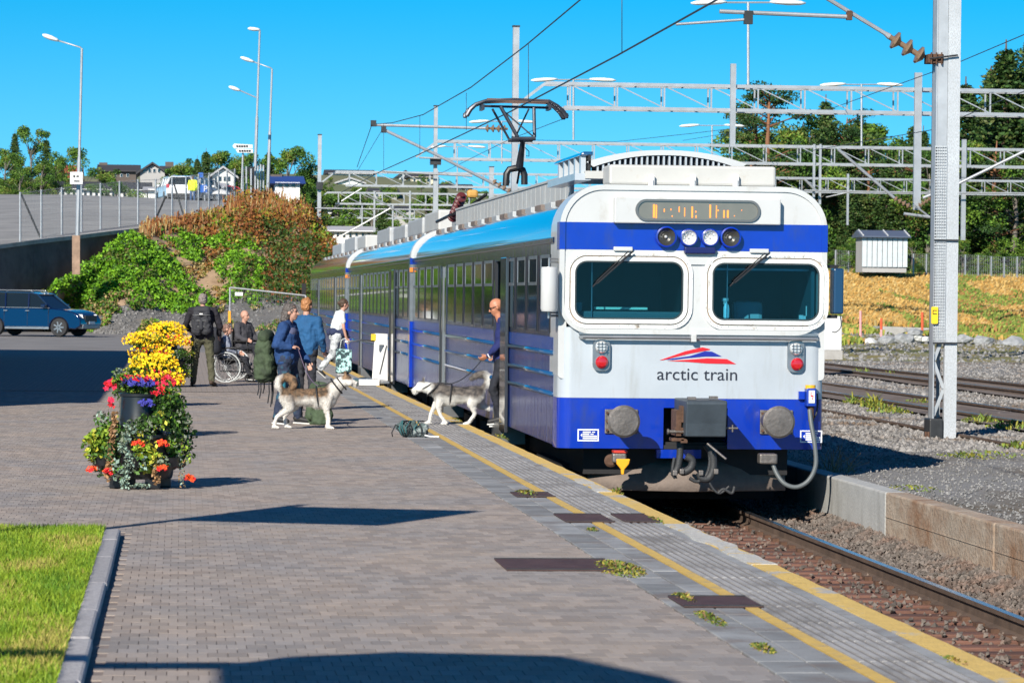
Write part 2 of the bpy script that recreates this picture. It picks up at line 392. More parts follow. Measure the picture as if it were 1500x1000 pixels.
# lawn with kerb -----------------------------------------------------
lawn_m = mat('lawn_soil', (.06, .09, .02), .95, var=.3, vscale=4)
lawn = sheet('lawn_ground', lawn_m, -6, -.55, 8, 25.32, .03)
kerb_m = mat('granite_kerb', (.34, .33, .34), .8, var=.2, vscale=25, bump=.4, bscale=70, island=.1)
kt = thing('lawn_kerb', 'rough grey granite kerb stones edging the grass', 'kerb', (-.5, 15, 0))
yk = 14.0; 
for L_ in (1.4, 1.9, 1.5, 1.8, 2.0, 1.6, 1.02):
    mb = MB(); mb.box(-.555+R.uniform(-.012, .008), -.43+R.uniform(-.012, .01), yk+.008, yk+L_-.008, -.05, .048+R.uniform(-.006, .006)); put('kerb_stone', mb, kerb_m, kt, bevel=.018); yk += L_
mb = MB(); mb.box(-6, -.56, 25.22, 25.34, -.05, .04); put('kerb_stone', mb, kerb_m, kt, bevel=.015)
def blades(name, mats, region, n, h0, h1, wid, lean=.35, parent=None, seed=1, zf=lambda x, y: 0., dens=None, weights=None, kind='stuff', local=False):
    rr = random.Random(seed); vs = []; fs = []; mi = []
    x0, x1, y0, y1 = region; i = 0; nm = len(mats)
    for _ in range(n):
        x = rr.uniform(x0, x1); y = rr.uniform(y0, y1)
        d = dens(x, y) if dens else 1.
        if rr.random() > d: continue
        z = zf(x, y); h = rr.uniform(h0, h1)*(.55+.45*d); a = rr.uniform(0, math.pi*2); wx, wy = math.cos(a)*wid, math.sin(a)*wid
        lx, ly = rr.uniform(-lean, lean)*h, rr.uniform(-lean, lean)*h
        vs += [(x-wx, y-wy, z), (x+wx, y+wy, z), (x+lx*.5+wx*.7, y+ly*.5+wy*.7, z+h*.6), (x+lx*.5-wx*.7, y+ly*.5-wy*.7, z+h*.6), (x+lx*1.4, y+ly*1.4, z+h)]
        fs += [(i, i+1, i+2, i+3), (i+3, i+2, i+4)]; i += 5
        nz = noise.noise(Vector((x*2.2, y*.9, 3)))+rr.uniform(-.35, .35)
        q = min(nm-1, max(0, int((nz+.6)/1.2*nm))); mi += [q, q]
    o = mk(name, vs, fs, mats, parent, mi=mi, local=local)
    if kind: o['kind'] = kind
    return o
g1 = mat('grass_green', (.10, .20, .012), .6, island=.3, spec=.25); g2 = mat('grass_lime', (.20, .29, .02), .6, island=.3, spec=.25); g3 = mat('grass_straw', (.34, .30, .075), .7, island=.3, spec=.2)
tag(blades('lawn_grass', [g1, g2, g2, g3], (-2.1, -.545, 14.2, 25.25), 95000, .03, .075, .0042, seed=3, zf=lambda x, y: .03), 'short green and straw coloured grass inside the granite kerb', 'grass')
# weeds along the slab joints
weed_m = [mat('weed_green', (.10, .15, .02), .7, island=.3), mat('weed_yellow', (.25, .22, .03), .7, island=.3), mat('weed_brown', (.2, .12, .05), .8, island=.3)]
def weed(px, py, rx, ry, n, h, label, z=0, D=None, seed=5, nm='weed_tuft', mats=None, ww=.0045):
    h *= .6; n = int(n*1.2)
    c = G(px, py, z) if D is None else P(px, py, D); rr = random.Random(seed+int(px)); vs = []; fs = []; i = 0; mi = []
    for _ in range(n):
        a = rr.uniform(0, 6.28); q = math.sqrt(rr.random()); x = math.cos(a)*q*rx; y = math.sin(a)*q*ry
        hh = h*(1.1-q)*rr.uniform(.5, 1.2); b = rr.uniform(0, 6.28); lx, ly = math.cos(b)*hh*.5, math.sin(b)*hh*.5; wx, wy = math.sin(b)*ww, -math.cos(b)*ww
        vs += [(x-wx, y-wy, 0), (x+wx, y+wy, 0), (x+lx+wx*2, y+ly+wy*2, hh*.7), (x+lx-wx*2, y+ly-wy*2, hh*.7), (x+lx*1.8, y+ly*1.8, hh)]
        fs += [(i, i+1, i+2, i+3), (i+3, i+2, i+4)]; i += 5; k_ = rr.choice((0, 0, 1, 1, 2)); mi += [k_, k_]
    o = mk(nm, vs, fs, mats or weed_m, mi=mi); o.location = c; ORG[o] = c
    return tag(o, label, 'weed', 'weeds in the joints of the platform')
weed(905, 832, .17, .75, 520, .075, 'largest yellow green weed tuft at the end of the long rusty plate')
weed(772, 723, .12, .6, 160, .07, 'weed tuft on the farthest small rusty plate')
weed(868, 776, .05, .2, 50, .05, 'tiny green weed left of the middle rusty plate')
weed(1003, 877, .06, .4, 140, .07, 'weeds at the left end of the nearest rusty plate')
weed(1040, 905, .06, .5, 140, .055, 'string of weeds in the joint left of the grey slabs')
weed(1118, 950, .05, .3, 120, .06, 'bright green weed in the joint nearest the camera')
weed(960, 762, .04, .5, 70, .06, 'weed in the ribbed strip beside the yellow edge')
weed(735, 640, .04, .9, 90, .07, 'weed line along the yellow edge under the train door')
weed(905, 722, .04, .3, 60, .13, 'upright weed on the platform edge beside the snow plough')
weed(668, 615, .05, 1.2, 80, .06, 'weeds on the ribbed strip beside the grey bag')
weed(1400, 968, .05, .3, 60, .05, 'weeds beside the yellow edge at the lower right corner')

# track bed -----------------------------------------------------------
TZ = -.90; RX = 5.87; RG = .7175
bal_m = mat('ballast_bed', (.15, .10, .075), .95, col2=(.22, .17, .14), vscale=14, bump=1., bscale=22, world=True)
sheet('track_bed', bal_m, 4.0, 7.56, 4, 205, TZ)
rail_side = mat('rail_rust', (.11, .075, .055), .8, .2, var=.3, vscale=4, bump=.2); rail_top = mat('rail_running_surface', (.42, .44, .48), .22, .95)
def rail_poly(x, z, k=1.):          # flat bottom rail section; z = top
    h = .16*k
    return [(x-.07, z-h), (x+.07, z-h), (x+.065, z-h+.015), (x+.012, z-h+.035), (x+.01, z-.045), (x+.035, z-.035), (x+.036, z-.004), (x-.036, z-.004), (x-.035, z-.035), (x-.01, z-.045), (x-.012, z-h+.035), (x-.065, z-h+.015)]
def track(name, label, xc, y0, y1, z, sleepers=True, group='railway tracks', sl_z=None, oneside=False):
    t = thing(name, label, 'track', (xc, y0, z), group)
    for s in (-1, 1):
        x = xc+s*RG; put('rail', MB().prism(rail_poly(x, z), y0, y1), rail_side, t)
        put('rail_head', MB().box(x-.034, x+.034, y0, y1, z-.0035, z+.002), rail_top, t)
    if sleepers:
        sm = mat('sleeper_wood', (.125, .06, .042), .85, var=.5, vscale=3, bump=.6, bscale=18, stretch=(.4, 3, 3), island=.25)
        pr = None; yy = y0
        while yy < min(y1, 62):
            if pr is None: pr = o = put('sleeper', MB().box(-1.25, 1.25, -.12, .12, -.14, 0), sm, t, bevel=.012, local=True)
            else: o = pr.copy(); C.objects.link(o)
            o.location = (R.uniform(-.02, .02), yy-y0, -.165); o.rotation_euler = (0, 0, R.uniform(-.006, .006)); yy += .5
        for s in (-1, 1):
            fb = MB(); yy = y0
            while yy < 50:
                for q in (-.1, .1): fb.box(xc+s*RG+q-.035, xc+s*RG+q+.035, yy-.06, yy+.06, z-.17, z-.13)
                yy += .5
            put('rail_fastenings', fb, rust, t)['kind'] = 'stuff'
    return t
track('railway_track', 'track in front of the train with reddish brown sleepers and shiny rail tops', RX, 14, 205, -.68)
# ballast stones
stone_m = mat('ballast_stone', (.135, .115, .10), .9, island=.45, col2=(.14, .08, .055), vscale=1.2, thr=(.45, .7), world=True)
OV = [Vector(v) for v in ((1, 0, 0), (-1, 0, 0), (0, 1, 0), (0, -1, 0), (0, 0, 1), (0, 0, -1))]
OF = [(0, 2, 4), (2, 1, 4), (1, 3, 4), (3, 0, 4), (2, 0, 5), (1, 2, 5), (3, 1, 5), (0, 3, 5)]
def stones(name, m, n, fx, s0, s1, seed=2, label=None):
    rr = random.Random(seed); vs = []; fs = []
    for _ in range(n):
        x, y, z = fx(rr); s = rr.uniform(s0, s1); o = len(vs); M = Matrix.Rotation(rr.uniform(0, 6.28), 3, 'Z') @ Matrix.Rotation(rr.uniform(0, 3), 3, 'X')
        for v in OV:
            q = M @ (v*s*rr.uniform(.65, 1.2)); vs.append((x+q.x, y+q.y, z+q.z))
        fs += [tuple(i+o for i in f) for f in OF]
    ob = mk(name, vs, fs, m); tag(ob, label, 'ballast', kind='stuff'); return ob
def f_bal(rr):
    y = 22+(rr.random()**1.4)*24; k_ = rr.random()
    if k_ < .8: x = rr.uniform(7.33+.02, 7.56) if rr.random() < .35 else rr.uniform(RX+RG+.05, 7.56)
    elif k_ < .90: x = rr.uniform(4.05, 5.7)
    else: x = rr.uniform(RX-RG, RX+RG)
    return x, y, TZ+(.07 if k_ < .8 else .045)+rr.uniform(-.01, .03)+(.10*(x-7.3)/.26 if x > 7.3 else 0)
stones('ballast_stones', stone_m, 19000, f_bal, .014, .036, label='loose brown grey ballast stones beside the rail')

# retaining wall on the right of the track ----------------------------
cA = mat('pale_concrete', (.40, .40, .385), .85, var=.1, vscale=3, bump=.35, bscale=30, dirt_or_sheen=((.24, .235, .22), 1.3, .5, .75, (3, 3, .5)))
cB = mat('stained_concrete', (.38, .31, .24), .9, var=.22, vscale=2.5, bump=.9, bscale=22, dirt_or_sheen=((.24, .135, .075), 1.3, .42, .66, (.9, .9, 1.2)))
wt = thing('track_retaining_wall', 'low concrete wall between the track and the gravel, pale then brown stained', 'retaining wall', (7.7, 33, TZ))
WZ = -.26
for (ya, yb, m_) in ((14.5, 18.2, cB), (18.22, 22.4, cB), (22.42, 26.3, cB), (26.32, 30.9, cB), (30.93, 35.78, cB), (35.8, 41.9, cA), (41.93, 56, cA), (56.04, 80, cA)):
    mb = MB(); mb.box(7.56, 7.80, ya, yb, TZ-.3, WZ); put('wall_section', mb, m_, wt, bevel=.02)
    if m_ is cB:
        for zz in (-.52,): 
            mb = MB(); mb.box(7.552, 7.562, ya+.03, yb-.03, zz-.004, zz+.004); put('board_mark', mb, cB, wt)

# gravel yard on the right ---------------------------------------------
def yard_z(x, y):
    z = WZ-.03+interp([(0, 0), (45, 0), (112, .05), (128, .25), (150, .7), (175, 2.1), (196, 3.5), (240, 4.5), (320, 6)], y-max(0, (x-30)*.1))
    if y > 112: z += .35*noise.noise(Vector((x*.12, y*.05, 1)))*min(1, (y-112)/20)+.1*noise.noise(Vector((x*.7, y*.2, 1)))
    return z+(.02*noise.noise(Vector((x*.6, y*.3, 0))))
grav = mat('yard_gravel', (.17, .165, .16), .95, col2=(.25, .24, .23), vscale=16, thr=(.35, .65), bump=.9, bscale=35, world=True, dirt_or_sheen=((.115, .085, .05), .35, .46, .66, (1, .4, 1)))
sheet('gravel_yard', grav, 7.8, 60, 10, 112, 0, 60, 60, yard_z)
fieldm = mat('dry_field_soil', (.27, .19, .06), .95, col2=(.13, .16, .035), vscale=.35, bump=.8, bscale=4, world=True, dirt_or_sheen=((.2, .2, .19), .3, .5, .7))
sheet('field_slope', fieldm, 7.0, 120, 112, 330, 0, 90, 80, yard_z)
sheet('gravel_yard', grav, 60, 260, 10, 330, -.3)
sheet('gravel_yard', grav, 4.0, 7.8, 80, 205, -.3) if False else None
rr_ = random.Random(9)
stones('gravel_stones', mat('gravel_stone', (.2, .195, .19), .9, island=.4), 9000, lambda rr: (lambda y_: (rr.uniform(7.82, 7.82+max(.5, (y_-22)*.16+2.5)), y_, WZ-.02))(24+rr.random()*24), .008, .022, 4, 'loose grey gravel on the yard beside the wall')
stones('yard_stones', mat('yard_stone', (.22, .21, .2), .9, island=.5, world=True, col2=(.14, .10, .07), vscale=.4, thr=(.5, .65)), 11000, lambda q: (lambda D: (lambda x: (x, D, yard_z(x, D)))((q.uniform(1215, 1530)-265)/4956*D))(46+64*q.random()**1.3), .02, .055, 41, 'loose gravel between the sidings')
track('siding_track', 'nearer rusty siding behind the steel mast, brown rails in gravel', 14.6, 50, 200, -.17, False)
track('siding_track', 'farther rusty siding at the foot of the dry grass slope', 19.0, 64, 205, -.13, False)
rb = mat('rusty_ballast', (.13, .10, .085), .95, col2=(.20, .165, .14), vscale=9, bump=.9, bscale=30, world=True, dirt_or_sheen=((.10, .06, .04), .8, .5, .7, (1, .3, 1)))
for xc_, ya in ((14.6, 50), (19.0, 64)): sheet('siding_ballast', rb, xc_-1.25, xc_+1.25, ya, 200, 0, 4, 60, lambda x, y: yard_z(x, y)+.045)
t = thing('buried_rail', 'single thin rusty rail half buried in gravel beside the mast foot', 'rail', (11.85, 45, -.2)); put('rail', MB().prism(rail_poly(11.85, -.22, .7), 45, 150), rail_side, t)
# ================================================================ the train
XL, XR, YF, CL = 4.32, 7.42, 38.6, 24.95
XC = (XL+XR)/2
def F(px, py, y=YF): q = P(px, py, y); return q.x, q.z
ZB = F(820, 656)[1]; ZR = F(1019, 272)[1]       # skirt bottom, roof crown at the front
blue = mat('train_blue_paint', (.002, .030, .36), .24, coat=.5, var=.10, vscale=2, bump=.08, bscale=2.5, dirt_or_sheen=((.02, .04, .22), 3, .5, .75, (1.5, 1, .5)))
white_t = mat('train_white_paint', (.51, .52, .52), .32, coat=.3, var=.05, vscale=1.5, dirt_or_sheen=((.36, .33, .28), 3.5, .56, .80, (1, 1, .5)))
silver = mat('train_silver_paint', (.46, .50, .54), .35, .15, coat=.3, var=.05, vscale=2, bump=.12, bscale=2.2, dirt_or_sheen=((.36, .37, .36), 1.6, .52, .8, (2.5, 1, .35)))
navy = mat('train_navy_side', (.006, .010, .035), .12, 0, coat=.0, spec=.3, bump=.55, bscale=1.6, stretch=(1, 3.2, .12), seed=3)
navy_low = mat('train_lower_side', (.004, .028, .19), .14, 0, coat=.0, spec=.22, bump=1., bscale=2.2, stretch=(1, 3.5, .5), dirt_or_sheen=((.035, .045, .12), 1.6, .45, .7, (1, 1.8, .8)))  # greyish blotches put the platform's reflection into the panel colour
sideblue = mat('train_side_blue', (.004, .05, .30), .15, spec=.4, bump=.8, bscale=2.2, stretch=(1, 3.5, .5))
roofp = mat('train_roof_shoulder', (.012, .07, .18), .12, .0, coat=1., spec=1., bump=.02, bscale=2)
roofg = mat('train_roof_grey', (.42, .44, .45), .6, .2, var=.15, vscale=3, dirt_or_sheen=((.2, .19, .17), 3, .5, .8))
alu = mat('dull_aluminium', (.33, .34, .35), .32, .75, var=.15, vscale=5)
doorm = mat('door_dark_grey', (.05, .055, .065), .18, .3, coat=.8)
dirtyblk = mat('underframe_black', (.010, .010, .012), .7, var=.3, vscale=4)
brownm = mat('underframe_brown', (.17, .135, .115), .8, var=.25, vscale=4, bump=.3)
train = thing('electric_train', 'three car blue, white and silver electric train standing at the platform', 'train', (XC, YF, -.68))
WALL = .05

def section(z0, roof=True):
    pts = []
    return pts
RSH = .55                                      # roof shoulder radius
ZS = ZR-.62                                     # where the shoulder starts
def roof_pts(dx=0., n=9):
    pts = []
    for i in range(n+1):                        # left shoulder, quarter superellipse
        a = rad(90*i/n); pts.append((XL+dx+.78*(1-math.cos(a)), ZS+(ZR-.07-ZS)*math.sin(a)))
    pts.append((XC-.4, ZR-.01)); pts.append((XC+.4, ZR-.01))
    for i in range(n, -1, -1):
        a = rad(90*i/n); pts.append((XR-dx-.78*(1-math.cos(a)), ZS+(ZR-.07-ZS)*math.sin(a)))
    return pts
def strip_mesh(name, prof, y0, y1, m, parent, smooth='auto', caps=False):
    n_ = len(prof); vs = [(x, y0, z) for x, z in prof]+[(x, y1, z) for x, z in prof]
    fs = [(i, i+1, n_+i+1, n_+i) for i in range(n_-1)]
    return mk(name, vs, fs, m, parent, smooth=smooth, fix=False)
ZSILL = 1.34                                    # bottom of the window band
LOW = ZB+.02
def carriage(k, ya, yb, doors, front=False):
    """doors: list of (y centre, 'open'|'shut')"""
    c = MB(); c.box(XL+.08, XR-.02, ya+.05, yb-.05, .1, .14)                  # floor
    body = put('carriage_body', c, dirtyblk, train)
    if k: body['label'] = 'second carriage' if k == 1 else 'third carriage'
    strip_mesh('carriage_roof', roof_pts(), ya, yb, roofp, body)
    # left wall in pieces between door openings
    hw = .66; segs = []; y = ya+(.5 if front else 0)
    for yc, st in doors: segs.append((y, yc-hw)); y = yc+hw
    segs.append((y, yb))
    for a, b in segs:
        if b-a < .03: continue
        put('side_wall', MB().box(XL, XL+WALL, a, b, ZSILL, ZS), navy, body)
        put('side_panel', MB().box(XL, XL+WALL, a, b, LOW, ZSILL-.002), navy_low, body)
        for z in (.67, .90, 1.15):
            mb = MB(); mb.tube([(XL, a+.02, z), (XL, b-.02, z)], .028, 8); put('rubbing_strip', mb, roofp, body, smooth=True)
    for a, b in segs:
        if b-a > .3: put('side_stripe', MB().box(XL-.003, XL+.01, a+.01, b-.01, ZSILL-.16, ZSILL-.01), sideblue, body)
    put('side_wall', MB().box(XR-WALL, XR, ya+(.5 if front else 0), yb, LOW, ZS), navy_low, body)
    mb = MB(); mb.box(XL-.02, XL+.05, ya+(.5 if front else 0), yb, ZS-.05, ZS+.02); put('gutter', mb, navy, body, bevel=.01)
    for yc, st in doors:
        put('door_header', MB().box(XL, XL+WALL, yc-hw, yc+hw, ZS-.2, ZS), navy, body)
        mb = MB(); mb.box(XL-.05, XL+.3, yc-hw, yc+hw, -.18, -.12); mb.box(XL-.03, XL+.3, yc-hw, yc+hw, LOW, -.12); put('door_step', mb, alu, body)
        for s in (-1, 1): put('door_post', MB().box(XL-.012, XL+.03, yc+s*hw-.05, yc+s*hw+.05, LOW, ZS-.18), alu if s < 0 and st == 'open' else doorm, body)
        if st == 'open':
            d = put('door', MB().box(XL+.06, XL+.10, yc+.35, yc+hw+.1, .05, ZS-.2), doorm, body); d['label'] = 'open door leaf'
            put('door', MB().box(XL-.055, XL-.01, yc-hw-.75, yc-hw-.0, .0, ZS-.16), doorm, body, bevel=.01)
        else:
            for s in (-1, 1):
                d = put('door', MB().box(XL+.01, XL+.045, yc+min(0, s*(hw-.06))+.01, yc+max(0, s*(hw-.06))-.01, -.1, ZS-.2), doorm, body)
                put('door_window', MB().box(XL+.002, XL+.012, yc+s*.3-.17, yc+s*.3+.17, 1.2, 2.1), glassd, body, bevel=.004)
                put('door_edge', MB().box(XL-.012, XL+.012, yc+s*.03-.02, yc+s*.03+.02, -.1, ZS-.2), alu, body)
    # windows
    ends = [ya+.75]+[q for yc, _ in doors for q in (yc-hw-.18, yc+hw+.18)]+[yb-.4]
    for a, b in zip(ends[::2], ends[1::2]):
        L_ = b-a
        if L_ < .8: continue
        n_ = max(1, round(L_/1.55)); st_ = L_/n_
        for i in range(n_):
            y0 = a+i*st_+.22; y1 = a+(i+1)*st_-.22
            wdw = put('window', MB().box(XL-.006, XL+.01, y0, y1, 1.40, 2.28), glassd, body, bevel=.003)
            mb = MB(); t_ = .03
            mb.box(XL-.012, XL-.002, y0, y1, 1.94, 1.98); mb.box(XL-.012, XL-.002, y0, y1, 2.26, 2.30)
            mb.box(XL-.012, XL-.002, y0-.005, y0+t_, 1.98, 2.26); mb.box(XL-.012, XL-.002, y1-t_, y1+.005, 1.98, 2.26)
            put('vent_frame', mb, alu, body)
            put('window_post', MB().box(XL-.008, XL+.002, y0-.14, y0-.006, 1.38, 2.30), black, body)
    # interior seats seen through nothing: dark lining behind openings
    put('interior_wall', MB().box(XC-.1, XC-.05, ya+.1, yb-.1, .14, ZS+.4), mat('lining%d' % k, (.06, .065, .07), .6) if False else dirtyblk, body)
    for (a, b) in ((ya, ya+.03), (yb-.03, yb)):
        if front and a == ya: continue
        mb = MB(); pr = [(x, z) for x, z in roof_pts()]+[(XR, LOW), (XL, LOW)]; mb.prism(pr, a, b); put('end_wall', mb, dirtyblk, body)
    # end trims: white band on the roof, grey below, blue at the bottom
    for yy in ([yb-.34] if k < 2 else []):
        rp_ = [(x-.006 if x < XC else x+.006, z+.012) for x, z in roof_pts()]
        n_ = len(rp_); mb = MB(); mb.add([(x, yy, z) for x, z in rp_]+[(x, yy+.34, z) for x, z in rp_], [(i, i+1, n_+i+1, n_+i) for i in range(n_-1)]+[(i, n_+i, n_+i, i) for i in ()]); put('roof_band', mb, white_t, body, smooth='auto', fix=False)
        ro = [(x-.045*(1 if x < XC else -1)*(1 if abs(x-XC) > 1.0 else 0), z+.04) for x, z in roof_pts()]; ro = ro[:12]; ri = roof_pts()[:12]
        mb = MB(); k2_ = len(ro); mb.add([(x, yy-.02, z) for x, z in ro]+[(x, yy-.02, z) for x, z in ri]+[(x, yy+.36, z) for x, z in ro], [(i, i+1, k2_+i+1, k2_+i) for i in range(k2_-1)]+[(i, i+1, 2*k2_+i+1, 2*k2_+i) for i in range(k2_-1)]); put('band_flange', mb, white_t, body)
        put('end_trim', MB().box(XL-.055, XL+.0, yy, yy+.36, ZSILL-.02, ZS-.1), alu, body)
        put('end_trim', MB().box(XL-.055, XL+.0, yy, yy+.36, LOW, ZSILL-.03), blue, body)
        put('end_trim', MB().box(XL-.055, XL+.0, yy, yy+.36, ZS-.097, ZS+.02), blue, body)
        put('marker_lamp', MB().cbox((XL-.035, yy-.02, ZS-.2), (.06, .02, .08)), mat('amber_marker_%d' % k, (.75, .22, .03), .4), body)
    # skirt / underframe
    for yy in ([ya+3.2, ya+19.5] if k < 2 else [ya+3.2, ya+19.5]):
        put('bogie_frame', MB().box(XL+.25, XR-.25, yy-1.4, yy+1.4, -.62, -.2), dirtyblk, body)
        for q in (-1.1, 1.1):
            for xx in (XC-.75, XC+.62):
                mb = MB(); mb.lathe([(.05, 0), (.43, 0), (.45, .03), (.45, .13), (.05, .13)], (xx, yy+q, -.25), 22, 'X'); put('wheel', mb, dsteel, body, smooth='auto')
    for (a, b) in ((6.5, 9), (10, 13.5), (14.2, 16.5)):
        put('equipment_box', MB().box(XL+.3, XR-.3, ya+a, ya+b, -.6, -.1), dirtyblk, body)
    mb = MB(); mb.box(XL+.35, XR-.35, ya+.4, yb-.1, -.25, .1); put('underframe', mb, dirtyblk, body)
    return body
DO = [YF+7.25, YF+17.2]
c1 = carriage(0, YF+.02, YF+CL, [(DO[0], 'open'), (DO[1], 'shut')], True)
c2 = carriage(1, YF+CL+.1, YF+2*CL, [(YF+CL+6.0, 'open'), (YF+CL+17.8, 'shut')])
c3 = carriage(2, YF+2*CL+.1, YF+3*CL, [(YF+2*CL+6.5, 'shut'), (YF+2*CL+18, 'shut')])

# ---------------- front
def fpoly(pts, y=YF): return [F(*p) for p in pts]
def frect(px0, py0, px1, py1, r, n=6):
    x0, z1 = F(px0, py0); x1, z0 = F(px1, py1); return rrect(x0, x1, z0, z1, r, n)
BZ0 = F(820, 656)[1]; BZ1 = F(820, 582)[1]; MZ0 = F(1019, 487)[1]
# lower face with rounded vertical corners
def face_prof(yoff, rc, n=6):       # plan outline (x,y) of the front around the corners
    pts = [(XL, YF+.5)]
    for i in range(n+1):
        a = rad(180+90*i/n); pts.append((XL+rc+rc*math.cos(a), YF+yoff+rc+rc*math.sin(a)))
    for i in range(n+1):
        a = rad(270+90*i/n); pts.append((XR-rc+rc*math.cos(a), YF+yoff+rc+rc*math.sin(a)))
    pts.append((XR, YF+.5)); return pts
def face_band(name, za, zb, m, yoff=0., rc=.16, x_in=0):
    pr = face_prof(yoff, rc); n_ = len(pr)
    vs = [(x, y, za) for x, y in pr]+[(x, y, zb) for x, y in pr]
    fs = [(i, i+1, n_+i+1, n_+i) for i in range(n_-1)]+[tuple(range(n_))[::-1], tuple(range(n_, 2*n_))]
    return mk(name, vs, fs, m, train, smooth='auto', ang=50, fix=True)
# blue band with a coupler recess: built as two side pieces, a top strip and a recess box
cx0, cz1 = F(972, 597); cx1, cz0 = F(1065, 657)
cx1 = F(1066, 600)[0]
def band_piece(name, xa, xb, za, zb, m, left=False, right=False, rc=.16):
    pr = []
    if left: pr += [(XL, YF+.5)]+[(XL+rc+rc*math.cos(rad(180+90*i/6)), YF+rc+rc*math.sin(rad(180+90*i/6))) for i in range(7)]
    else: pr += [(xa, YF+.4), (xa, YF)]
    if right: pr += [(XR-rc+rc*math.cos(rad(270+90*i/6)), YF+rc+rc*math.sin(rad(270+90*i/6))) for i in range(7)]+[(XR, YF+.5)]
    else: pr += [(xb, YF), (xb, YF+.4)]
    n_ = len(pr); vs = [(x, y, za) for x, y in pr]+[(x, y, zb) for x, y in pr]
    fs = [(i, i+1, n_+i+1, n_+i) for i in range(n_-1)]+[tuple(range(n_))[::-1], tuple(range(n_, 2*n_))]
    return mk(name, vs, fs, m, train, smooth='auto', ang=50, fix=True)
band_piece('front_skirt', XL, cx0, BZ0, BZ1-.002, blue, left=True)
band_piece('front_skirt', cx1, XR, BZ0, BZ1-.002, blue, right=True)
band_piece('front_skirt', cx0, cx1, cz1, BZ1-.002, blue)
put('coupler_recess', MB().box(cx0, cx1, YF+.38, YF+.42, BZ0, cz1), dirtyblk, train)
face_band('front_panel', BZ1, MZ0+.05, silver)
# corner trims beside the silver panel are part of it; mask above -------------------
sx0, sz0 = F(820, 487); sx1, sz1 = F(1218, 277)
mask_out = rrect(XL, XR, sz0, sz1, (.36, .36, .48, .48), 10)
zb0 = F(820, 325)[1]; zb1 = F(820, 365)[1]
wl = frect(840, 380, 1001, 470, .15); wr = frect(1041, 383, 1200, 472, .15)
plate('front_mask', mask_out, [wl, wr], YF-.035, YF+.03, white_t, train)
# the body behind the mask (silver/white ring), a hoop around the outline
hoop_o = rrect(XL-.002, XR+.002, ZB+.8, ZR, (.05, .05, .54, .54), 10)
hoop_i = rrect(XL+.09, XR-.09, ZB+.85, ZR-.1, (.05, .05, .47, .47), 10)
plate('front_hoop', hoop_o, [hoop_i], YF+.03, YF+.9, white_t, train)
plate('mask_rim', rrect(XL-.004, XR+.004, sz0-.01, sz1+.012, (.37, .37, .49, .49), 12), [rrect(XL+.055, XR-.055, sz0+.05, sz1-.045, (.33, .33, .44, .44), 12)], YF-.055, YF-.02, white_t, train)
put('blue_band', MB().box(XL+.056, XR-.056, YF-.0385, YF-.03, zb1, zb0), blue, train)
for s, xx in ((-1, XL-.004), (1, XR-.056)): put('blue_band', MB().box(xx-.004, xx+.064, YF-.059, YF+.2, zb1, zb0), blue, train)
cabm = mat('cab_teal_wall', (.02, .07, .09), .7, var=.2, vscale=2)
cabin = MB(); zc0 = sz0+.05; zc1 = F(1019, 348)[1]
for args in ((XL+.12, XL+.16, YF+.05, YF+2.0, zc0, zc1), (XR-.16, XR-.12, YF+.05, YF+2, zc0, zc1), (XL+.12, XR-.12, YF+1.9, YF+2.0, zc0, zc1), (XL+.12, XR-.12, YF+.05, YF+2, zc1, zc1+.03), (XL+.12, XR-.12, YF+.05, YF+2, zc0-.03, zc0)): cabin.box(*args)
cabin.box(XC-.05, XC+.05, YF+.08, YF+1.9, zc0, zc1)
put('cab_lining', cabin, cabm, train)
put('cab_desk', MB().box(XL+.16, XC-.06, YF+.15, YF+.6, zc0, zc0+.20).box(XC+.06, XR-.16, YF+.15, YF+.6, zc0, zc0+.13), mat('desk_grey', (.10, .13, .14), .6), train, bevel=.02)
gl = mat('windscreen_glass', (.75, .9, .92), .02, 0, trans=0., coat=0)
t_ = gl.node_tree; b_ = t_.nodes['Principled BSDF']; tr_ = t_.nodes.new('ShaderNodeBsdfTransparent'); tr_.inputs[0].default_value = (.50, .78, .86, 1)
gs_ = t_.nodes.new('ShaderNodeBsdfGlossy'); gs_.inputs['Roughness'].default_value = .02; fr_ = t_.nodes.new('ShaderNodeFresnel'); fr_.inputs[0].default_value = 1.32
mx_ = t_.nodes.new('ShaderNodeMixShader'); t_.links.new(fr_.outputs[0], mx_.inputs[0]); t_.links.new(tr_.outputs[0], mx_.inputs[1]); t_.links.new(gs_.outputs[0], mx_.inputs[2]); t_.links.new(mx_.outputs[0], t_.nodes['Material Output'].inputs[0])
def grow(x0, z0, x1, z1, g, r): return rrect(x0-g, x1+g, z0-g, z1+g, r+g, 7)
frame_m = mat('window_frame_white', (.72, .74, .73), .4, dirt_or_sheen=((.25, .2, .15), 9, .56, .72))
seal = mat('window_seal_dark', (.03, .045, .05), .5)
sealr = mat('rusty_seal_line', (.30, .22, .16), .8, var=.4, vscale=12)
